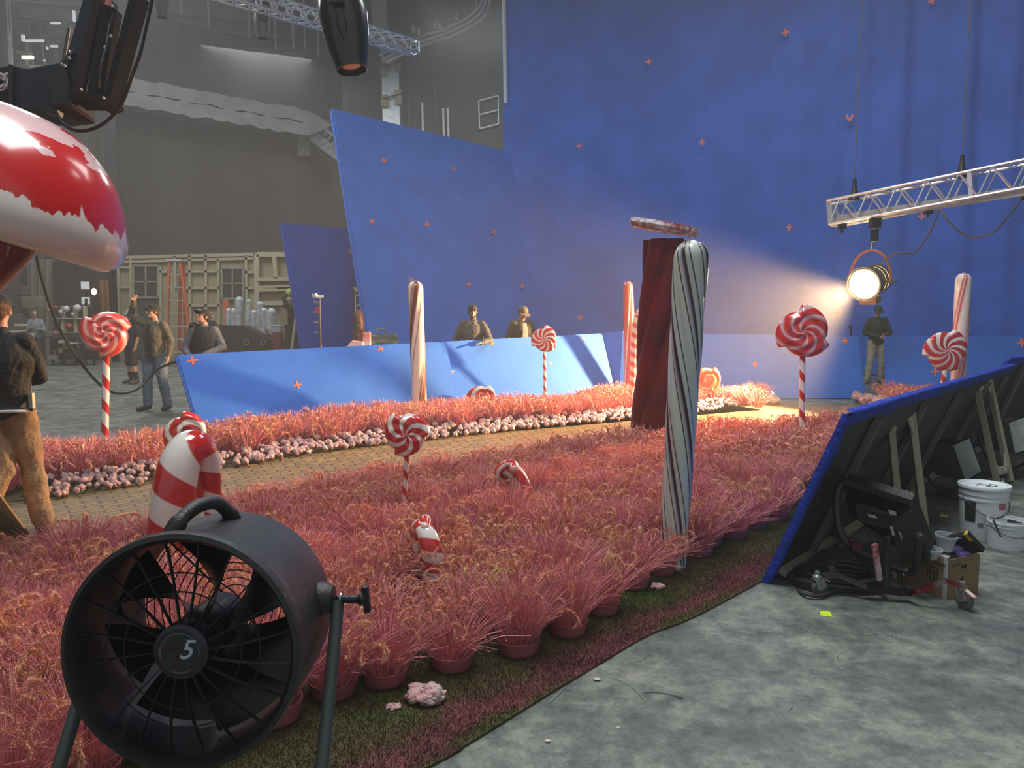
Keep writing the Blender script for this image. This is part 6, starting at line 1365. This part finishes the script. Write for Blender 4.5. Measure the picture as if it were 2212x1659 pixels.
# ---------------------------------------------------------------- background stage left
TAN = mat('tan_set_flat', (.33, .285, .175), .8, var=.08, vscale=2); TANF = mat('tan_set_frame', (.43, .375, .24), .75); GLASS = mat('dark_window', (.045, .040, .034), .25)
def fr_rect(mb, x0, y0, x1, y1, Y, w=.08, d=.08):
    q = [at(x0, y0, Y), at(x1, y0, Y), at(x1, y1, Y), at(x0, y1, Y)]
    for i in range(4): mb.beam(q[i], q[(i + 1) % 4], w, d, up=(0, 1, 0))
sw = thing('set_wall', 'tan framed scenery wall with two dark windows behind the orange ladder', 'set wall', at(400, 795, 28.2)); Yw = 28.0
obj('panel', MB().slab([at(250, 553, Yw), at(552, 545, Yw), V((at(556, 700, Yw).x, Yw, 0)), V((at(252, 700, Yw).x, Yw, 0))], (0, -1, 0), .1), TAN, sw, smooth=False)
fm = MB()
for (a, b_) in (((250, 557), (552, 550)), ((253, 566), (552, 558)), ((256, 577), (283, 578)), ((256, 620), (286, 620)), ((346, 587), (362, 587)), ((395, 587), (472, 586)), ((400, 622), (474, 622)), ((530, 588), (552, 588)), ((528, 622), (556, 622)), ((395, 660), (474, 660)),
    ((283, 556), (284, 700)), ((256, 556), (258, 700)), ((347, 575), (348, 700)), ((378, 553), (380, 620)), ((410, 552), (412, 700)), ((445, 552), (446, 700)), ((472, 560), (474, 700)), ((532, 552), (534, 700)), ((551, 548), (556, 700))):
    fm.beam(at(*a, Yw - .08), at(*b_, Yw - .08), .09, .10, up=(0, 1, 0))
obj('batten_grid', fm, TANF, sw, smooth=False)
for (x0, y0, x1, y1) in ((288, 574, 342, 643), (479, 579, 526, 645)):
    w_ = obj('window', MB().slab([at(x0, y0, Yw - .11), at(x1, y0, Yw - .11), at(x1, y1, Yw - .11), at(x0, y1, Yw - .11)], (0, -1, 0), .02), GLASS, sw, smooth=False)
    m_ = MB(); fr_rect(m_, x0, y0, x1, y1, Yw - .14, .07, .06); xm, ym = (x0 + x1) / 2, (y0 + y1) / 2; m_.beam(at(xm, y0, Yw - .14), at(xm, y1, Yw - .14), .05, .05); m_.beam(at(x0, ym, Yw - .14), at(x1, ym, Yw - .14), .05, .05, up=(0, 1, 0)); obj('window_frame', m_, mat('grey_green_frame', (.28, .27, .20), .7), w_, smooth=False)
obj('base_board', MB().slab([at(296, 647, Yw - .1), at(347, 647, Yw - .1), V((at(347, 700, Yw).x, Yw - .1, .05)), V((at(296, 700, Yw).x, Yw - .1, .05))], (0, -1, 0), .03), mat('dark_infill', (.05, .05, .048), .8), sw, smooth=False)
s2 = thing('set_wall', 'taller tan scenery unit with shelves, at the edge of the shorter blue flat', 'set wall', at(590, 795, 27)); Y2 = 27.0
obj('panel', MB().slab([at(553, 548, Y2), at(650, 548, Y2), V((at(655, 700, Y2).x, Y2, 0)), V((at(558, 700, Y2).x, Y2, 0))], (0, -1, 0), .15), mat('tan_shelf_back', (.30, .26, .165), .8), s2, smooth=False)
fm = MB(); fr_rect(fm, 556, 550, 640, 760, Y2 - .12, .16, .2)
for (a, b_) in (((556, 604), (640, 602)), ((560, 622), (640, 620)), ((560, 626), (640, 624)), ((560, 655), (640, 655)), ((594, 552), (597, 602))): fm.beam(at(*a, Y2 - .15), at(*b_, Y2 - .15), .14, .2, up=(0, 1, 0))
obj('shelf_frame', fm, TANF, s2, smooth=False)
obj('dark_partition', MB().slab([at(113, 566, 28.6), at(243, 555, 28.2), V((at(246, 700, 28.2).x, 28.2, 0)), V((at(116, 700, 28.6).x, 28.6, 0))], (0, -1, 0), .08), mat('brown_partition', (.062, .046, .036), .6, var=.2, vscale=1.2), smooth=False, label='dark brown glossy partition wall behind the prop shelves', cat='partition')
obj('tan_curtain', MB().grid(lambda u, v: at(60 + 55 * u, 560 + 225 * v, 28.9) + V((0, .12 * math.sin(u * 22), 0)), 40, 4), mat('beige_cloth', (.24, .225, .17), .85), angle=180, label='beige hanging cloth left of the brown partition', cat='cloth')
for k, x_ in enumerate((243, 250)):
    obj('black_pole', MB().tube([V((at(x_, 700, 27).x, 27, 0)), at(x_ - 3, 552, 27)], .06, 8), BLKMET, label=['left', 'right'][k] + ' of two black poles between brown partition and tan wall', cat='pole')
# step ladder
ld = thing('step_ladder', 'tall orange fibreglass step ladder open in front of the tan wall', 'ladder', at(385, 785, 25.5)); OL = mat('ladder_orange', (.60, .11, .035), .5); Yl = 25.3
tl, tr_ = at(366, 565, Yl), at(389, 565, Yl)
def g0_(x, Y): return V((at(x, 700, Y).x, Y, .02))
obj('rail', MB().beam(tl, g0_(356, Yl - .3), .09, .06), OL, ld, smooth=False); obj('rail', MB().beam(tr_, g0_(417, Yl - .3), .09, .06), OL, ld, smooth=False)
obj('rail', MB().beam(tl + V((.25, .3, 0)), g0_(383, Yl + .9), .10, .05), OL, ld, smooth=False); obj('rail', MB().beam(tr_ + V((0, .3, 0)), g0_(397, Yl + .9), .09, .05), OL, ld, smooth=False)
for i in range(1, 8):
    f_ = i / 8; a, b_ = tl.lerp(g0_(356, Yl - .3), f_), tr_.lerp(g0_(417, Yl - .3), f_); obj('step', MB().beam(a, b_, .09, .035), ALU, ld, smooth=False)
obj('top_cap', MB().box(at(377, 562, Yl) + V((0, .1, 0)), (.48, .36, .08)), mat('cap_grey', (.45, .46, .44), .5), ld, smooth=False)
# carts and wrapped props
ct = thing('equipment_cart', 'low black road case cart with sloping top and chrome handles', 'cart', V((at(540, 700, 24).x, 24, 0))); Yk = 23.6
BK = mat('black_case', (.018, .017, .015), .6)
obj('case_body', MB().slab([at(474, 703, Yk), at(525, 704, Yk), at(572, 728, Yk), at(600, 742, Yk), V((at(600, 700, Yk).x, Yk, .08)), V((at(476, 700, Yk).x, Yk, .08))], (0, -1, 0), .9), BK, ct, smooth=False)
for x_ in (532, 569): obj('handle', MB().lathe([(.06, 0), (.085, 0), (.085, .02), (.06, .02)], at(x_, 739, Yk - .02), 20, (0, -1, .0), closed=True), STEEL, ct)
for x_ in (480, 590): obj('wheel', MB().lathe([(0, -.02), (.05, -.02), (.05, .02), (0, .02)], V((at(x_, 700, Yk).x, Yk + .1, .05)), 16, (1, 0, 0)), BLKMET, ct)
PW_ = mat('plastic_wrap', (.42, .45, .45), .3, coat=.5, var=.2, vscale=8)
for k, (x_, y0_, y1_, r_, lab) in enumerate([(494, 668, 705, .10, 'leftmost plastic wrapped pipe on the black cart'), (505, 668, 706, .10, 'second plastic wrapped pipe on the black cart'), (517, 646, 706, .14, 'thick tall plastic wrapped prop with black tape marks'), (537, 648, 714, .09, 'slim tall wrapped pipe with rounded top'), (549, 672, 716, .11, 'grey wrapped prop between the rounded pipes'), (561, 654, 722, .11, 'wrapped hooked prop with a dark gap'), (570, 668, 728, .12, 'rightmost long wrapped prop leaning over the cart'), (586, 672, 706, .16, 'short wrapped bundle behind the cart end')]):
    a = at(x_, y1_ + 6, 24.3); a.z = max(a.z, .1); obj('wrapped_prop', MB().tube([a, at(x_, y0_ + 4, 24.3)], r_, 12).ball(at(x_, y0_ + 4, 24.3), r_, 12), PW_, angle=60, label=lab, cat='wrapped prop')
obj('orange_board', MB().box(V((at(489, 676, 25.0).x, 25.0, 1.06)), (.16, .06, 2.12)), mat('orange_board', (.62, .12, .05), .6), smooth=False, label='upright orange board behind the wrapped props', cat='board')
cbt = thing('black_cabinet', 'tall black cabinet against the shorter blue flat, bags piled on top', 'cabinet', V((at(632, 700, 22.4).x, 22.4, 0)))
obj('carcass', MB().slab([at(614, 664, 22.2), at(662, 662, 22.2), V((at(665, 700, 22.2).x, 22.2, 0)), V((at(612, 700, 22.2).x, 22.2, 0))], (0, -1, 0), .7), BK, cbt, smooth=False)
obj('side_board', MB().box(at(614, 683, 22.0), (.20, .05, .48)), mat('tan_box2', (.28, .24, .16), .8), cbt, smooth=False)
for k, (x_, y_, r_, c_, lab) in enumerate([(628, 634, .16, (.38, .42, .05), 'yellow green bag on top of the pile by the blue flat'), (620, 643, .17, (.03, .03, .025), 'dark bag in the pile on the cabinet'), (628, 650, .17, (.42, .40, .30), 'pale lower bag in the pile on the cabinet'), (617, 658, .10, (.10, .04, .03), 'small brown bag at the pile foot')]):
    pb2 = puff(k + 3, 12); place(pb2, Matrix.Translation(at(x_, y_, 22.0)) @ Matrix.Scale(r_, 4)); obj('cloth_bag', pb2, mat('bag_%d' % k, c_, .8), angle=180, label=lab, cat='bag')
obj('red_crate', MB().box(V((at(601, 731, 23.2).x, 23.2, .555)), (.27, .3, 1.11)), mat('red_crate', (.16, .02, .02), .6), smooth=False, bevel=.02, label='dark red crate stack between the cart and the black cabinet', cat='crate')
obj('cooler', MB().box(at(599, 712, 23.2), (.28, .3, .18)).box(at(599, 704, 23.2), (.30, .32, .05)), mat('pale_cooler', (.33, .37, .38), .5), smooth=False, bevel=.02, label='pale grey cooler box stacked above the red crate', cat='cooler')
# shelves with globes
sh = thing('prop_shelf', 'wooden rack holding white and red globes behind the man in the hoodie', 'shelf', V((at(160, 700, 26.2).x, 26.2, 0))); Ys = 26.0
for x_ in (136, 163, 184): obj('post', MB().beam(V((at(x_, 700, Ys).x, Ys, 0)), at(x_, 662, Ys), .14, .08), mat('pale_lumber', (.55, .46, .28), .7), sh, smooth=False)
obj('top_rail', MB().beam(at(64, 662, Ys), at(200, 661, Ys), .03), ALU, sh, smooth=False); obj('shelf_board', MB().beam(at(120, 688, Ys), at(186, 688, Ys), .3, .04, up=(0, 0, 1)), mat('white_board', (.5, .55, .52), .5), sh, smooth=False); obj('shelf_board', MB().beam(at(110, 718, Ys), at(190, 718, Ys), .4, .04), mat('grey_board', (.25, .25, .24), .6), sh, smooth=False)
for k, (x_, y_, r_, c_, lab) in enumerate([(143, 667, .11, (.62, .60, .56), 'large white globe on the rack, left of the pair'), (167, 665, .12, (.66, .65, .62), 'large white globe at the right end of the rack'), (132, 674, .09, (.55, .53, .5), 'small white globe low on the rack'), (157, 679, .06, (.55, .53, .5), 'smallest white globe under the right globe'), (120, 664, .07, (.35, .06, .06), 'red globe at the left end of the rack'), (104, 671, .07, (.38, .10, .09), 'pinkish red globe behind the man in the hoodie'),
    (149, 705, .12, (.36, .035, .03), 'shiny red ball on the table under the rack'), (174, 706, .055, (.5, .1, .06), 'small orange red ball right of the shiny ball'), (120, 720, .09, (.40, .14, .12), 'dull red ball at the hoodie mans elbow')]):
    obj('globe', MB().ball(at(x_, y_, 25.8), r_, 16), mat('globe_%d' % k, c_, .3, coat=.4), angle=180, label=lab, cat='globe')
tb9 = thing('work_table', 'long dark work table with wheels and cluttered lower shelf', 'table', V((at(155, 700, 25.5).x, 25.5, 0)))
obj('table_top', MB().beam(at(108, 727, 25.4), at(205, 726, 25.4), .8, .05), mat('dark_top', (.06, .06, .06), .5), tb9, smooth=False)
for x_ in (110, 130, 160, 200): obj('leg', MB().beam(V((at(x_, 700, 25.2).x, 25.2, .0)), at(x_, 727, 25.2), .05, .05), BLKMET, tb9, smooth=False)
obj('lower_shelf', MB().beam(V((at(108, 700, 25.4).x, 25.4, .25)), V((at(205, 700, 25.4).x, 25.4, .25)), .7, .04), BLKMET, tb9, smooth=False)
for k, (x_, y_, w_, h_, c_, lab) in enumerate([(137, 738, .16, .08, (.5, .52, .5), 'white box under the work table top'), (160, 741, .3, .05, (.5, .5, .48), 'white papers on the table edge'), (142, 757, .3, .14, (.22, .18, .12), 'tan carton on the lower table shelf'), (165, 765, .7, .35, (.02, .02, .02), 'black case under the work table'), (118, 772, .3, .12, (.25, .24, .2), 'pale crate under the table left end'), (45, 702, .25, .06, (.6, .6, .45), 'bright strip of parts left of the hoodie man'), (42, 716, .4, .05, (.65, .65, .45), 'second bright strip of parts left of the hoodie man')]):
    obj('supply_box', MB().box(at(x_, y_, 25.1), (w_, .3, h_)), mat('box_%d' % k, c_, .7), smooth=False, label=lab, cat='box')
for k, (x_, y_, w_, h_, c_, lab) in enumerate([(41, 628, .55, .32, (.085, .08, .062), 'dark open carton on top of the stack at far left'), (72, 653, .55, .40, (.20, .18, .125), 'tan carton below the dark open carton'), (30, 648, .8, .14, (.10, .095, .08), 'grey folded pads beside the cartons'), (35, 715, .7, 1.25, (.14, .13, .105), 'grey brown storage bin under the pads'), (60, 757, .9, .85, (.045, .045, .042), 'dark crates of gear on the floor left of the hoodie man')]):
    Yq = 27.2; o_ = obj('storage_box', MB().box(at(x_, y_, Yq), (w_, .5, h_)), mat('carton_%d' % k, c_, .8), smooth=False, bevel=.02, label=lab, cat='box')
obj('plastic_bundle', place(puff(2, 14), Matrix.Translation(at(60, 730, 25.0)) @ Matrix.Diagonal((.28, .2, .2, 1))), mat('green_film', (.20, .25, .20), .3), angle=180, label='greenish clear plastic bundle at the left behind the man in black', cat='plastic bundle')
mo = thing('monitor_stand', 'black stand with two small white screens behind the prop rack', 'monitor', V((at(187, 700, 26.8).x, 26.8, 0)))
obj('pole', MB().tube([V((at(187, 700, 26.8).x, 26.8, 0)), at(187, 625, 26.8)], .03, 8), BLKMET, mo)
SCR = mat('screen_white', (.6, .62, .62), .4, emit=(.8, .85, .85), estr=.28)
s_a = obj('upper_screen', MB().box(at(184, 617, 26.6), (.29, .03, .26)), SCR, mo, smooth=False, bevel=.01); s_b = obj('lower_screen', MB().box(at(185, 650, 26.6), (.28, .03, .25)), SCR, mo, smooth=False, bevel=.01)
obj('silhouette', MB().ball(at(186, 649, 26.55), (.055, .01, .07), 12).box(at(186, 656, 26.55), (.09, .02, .10)), BLKMET, s_b)
wlp = thing('work_lamp', 'small bright white work lamp on a thin stand beside the upper screen', 'lamp', V((at(203, 630, 26.5).x, 26.5, 0)))
obj('lamp_stand', MB().tube([V((at(203, 630, 26.5).x, 26.5, 0)), at(203, 634, 26.5)], .015, 6), BLKMET, wlp)
obj('lamp_head', MB().ball(at(203, 630, 26.5), (.09, .06, .12), 10), mat('lamp_white_glow', (1, 1, .95), .4, emit=(1, .98, .9), estr=4), wlp, angle=180)
obj('copper_sheet', MB().grid(lambda u, v: V((at(218 + 22 * u, 700, 27.9).x, 27.9, 2.9 * (1 - v))) + V((0, .1 * math.sin(u * 12), 0)), 20, 3), mat('copper_foil', (.50, .25, .08), .3, metal=.5), angle=180, label='copper coloured shiny sheet on the brown partition', cat='sheet')
# light stands, drum, candy slices behind the low flat
def lstand(x_, yt, Y, label, clips, side):
    g = V((at(x_ + 2, 740, Y).x, Y, 0)); top = at(x_, yt, Y); t = thing('light_stand', label, 'light stand', g)
    obj('mast', MB().tube([g + V((0, 0, .25)), g.lerp(top, .45), top], [.028, .024, .02], 10), DKGREY, t)
    hub = V((g.x, g.y, .72))
    for k in range(3):
        a = [2.9, .25, 4.5][k]; obj('tripod_leg', MB().beam(hub, V((g.x + .62 * math.cos(a), g.y + .5 * math.sin(a), .02)), .045, .025), STEEL if (k == 0 and side > 0) else DKGREY, t, smooth=False)
    obj('collar', MB().lathe([(.05, 0), (.05, .12), (0, .12)], hub - V((0, 0, .04)), 12).lathe([(.035, 0), (.035, .08), (0, .08)], g.lerp(top, .5), 12), DKGREY, t)
    for k in range(clips): z = top.z - .12 - .19 * k; obj('clip', MB().beam(V((top.x, Y, z)), V((top.x + .11 * side, Y - .02, z + .02)), .02, .03), STEEL, t, smooth=False)
    return t, top
t_, tp = lstand(690, 640, 14.6, 'light stand with a white bracket on top before the shorter blue flat', 4, -1)
obj('top_bracket', MB().beam(tp + V((-.12, 0, 0)), tp + V((.07, 0, 0)), .05, .05).ball(tp + V((-.13, 0, .02)), .025, 8).ball(tp + V((-.06, -.02, .02)), .04, 8), mat('white_metal', (.7, .72, .72), .4), t_, smooth=False)
obj('red_grip', MB().box(tp + V((-.05, -.01, -.26)), (.05, .04, .12)), mat('red_grip', (.30, .04, .035), .5), t_, smooth=False)
t_, tp = lstand(766, 626, 14.9, 'light stand with a round head, right of the one with a white bracket', 5, 1)
obj('round_head', MB().ball(tp + V((0, 0, .0)), .055, 12), DKGREY, t_)
c = at(823, 768, 15.0); ad = V((.86, .5, -.02)).normalized(); df = thing('drum_fan', 'dark drum fan lying behind the low blue flat, its open mouth facing left', 'fan', (c.x, c.y, 0)); cz = V((c.x, c.y, .98))
obj('drum_shell', MB().lathe([(.27, -.25), (.30, -.27), (.31, -.24), (.29, -.2), (.29, .24), (.31, .27), (.27, .28), (.27, -.2)], cz, 40, ad, closed=True), mat('olive_shell', (.06, .058, .04), .4), df, angle=40)
obj('drum_back', MB().lathe([(0, .0), (.27, .0), (.27, .01), (0, .01)], cz, 32, ad), mat('fan_blade', (.01, .01, .012)), df)
obj('handle', MB().tube(smoothpts([cz + ad * -.10 + V((0, 0, .28)), cz + ad * -.06 + V((0, 0, .37)), cz + ad * .08 + V((0, 0, .37)), cz + ad * .12 + V((0, 0, .28))], 5), .018, 8), STEEL, df)
obj('fan_stand', MB().tube([cz + V((0, -.3, -.1)), V((c.x, c.y - .35, .02)), V((c.x + .5, c.y + .2, .02)), V((c.x - .4, c.y + .35, .02))], .02, 8).beam(cz - V((0, 0, .28)), V((c.x, c.y, .02)), .08, .08), DKGREY, df)
obj('red_canister', MB().lathe([(0, 0), (.10, 0), (.12, .12), (.10, .34), (.07, .40), (0, .42)], at(776, 712, 15.9), 18, (-.05, 0, 1)).beam(V((at(774, 712, 15.9).x, 15.9, .02)), at(776, 712, 15.9), .2, .2), mat('dim_red', (.11, .028, .022), .5), label='dim red canister on a dark stand behind the second light stand', cat='canister')
obj('striped_slice', MB().slab([at(783, 718, 14.5), at(800, 716, 14.5), at(802, 790, 14.5), at(780, 790, 14.5)], (0, -1, 0), .08), stripe_mat('slice', 0, 0, [(0, RED), (1, RED)]) if False else mat('candy_slice', (.62, .08, .07), .4, col2=(.8, .6, .58), vscale=1.0, detail=0, stretch=(.5, .5, 9)), smooth=False, bevel=.02, label='upright red and white striped candy slab beside the lying drum fan', cat='candy prop')
obj('striped_wedge', MB().slab([at(742, 756, 14.2), at(760, 735, 14.2), at(785, 738, 14.2), at(792, 790, 14.2), at(742, 790, 14.2)], (0, -1, 0), .08), mat('candy_slice', (.6, .08, .07)), smooth=False, bevel=.02, label='red and white candy wedge behind the second light stand', cat='candy prop')
# ---------------------------------------------------------------- stage haze
hz = bpy.data.materials.new('stage_haze'); hz.use_nodes = True; N = hz.node_tree.nodes; L = hz.node_tree.links; N.remove(N['Principled BSDF'])
vs_ = N.new('ShaderNodeVolumeScatter'); vs_.inputs['Density'].default_value = HAZE; vs_.inputs['Anisotropy'].default_value = .25; vs_.inputs['Color'].default_value = (1, 1, 1, 1)
L.new(vs_.outputs[0], N['Material Output'].inputs['Volume'])
hm_ = MB().box((-1.2, 17.5, 8.45), (46.8, 56.5, 16.8)); ho = obj('haze', hm_, hz, smooth=False, kind='stuff', label='thin theatrical haze filling the whole stage air', cat='haze')
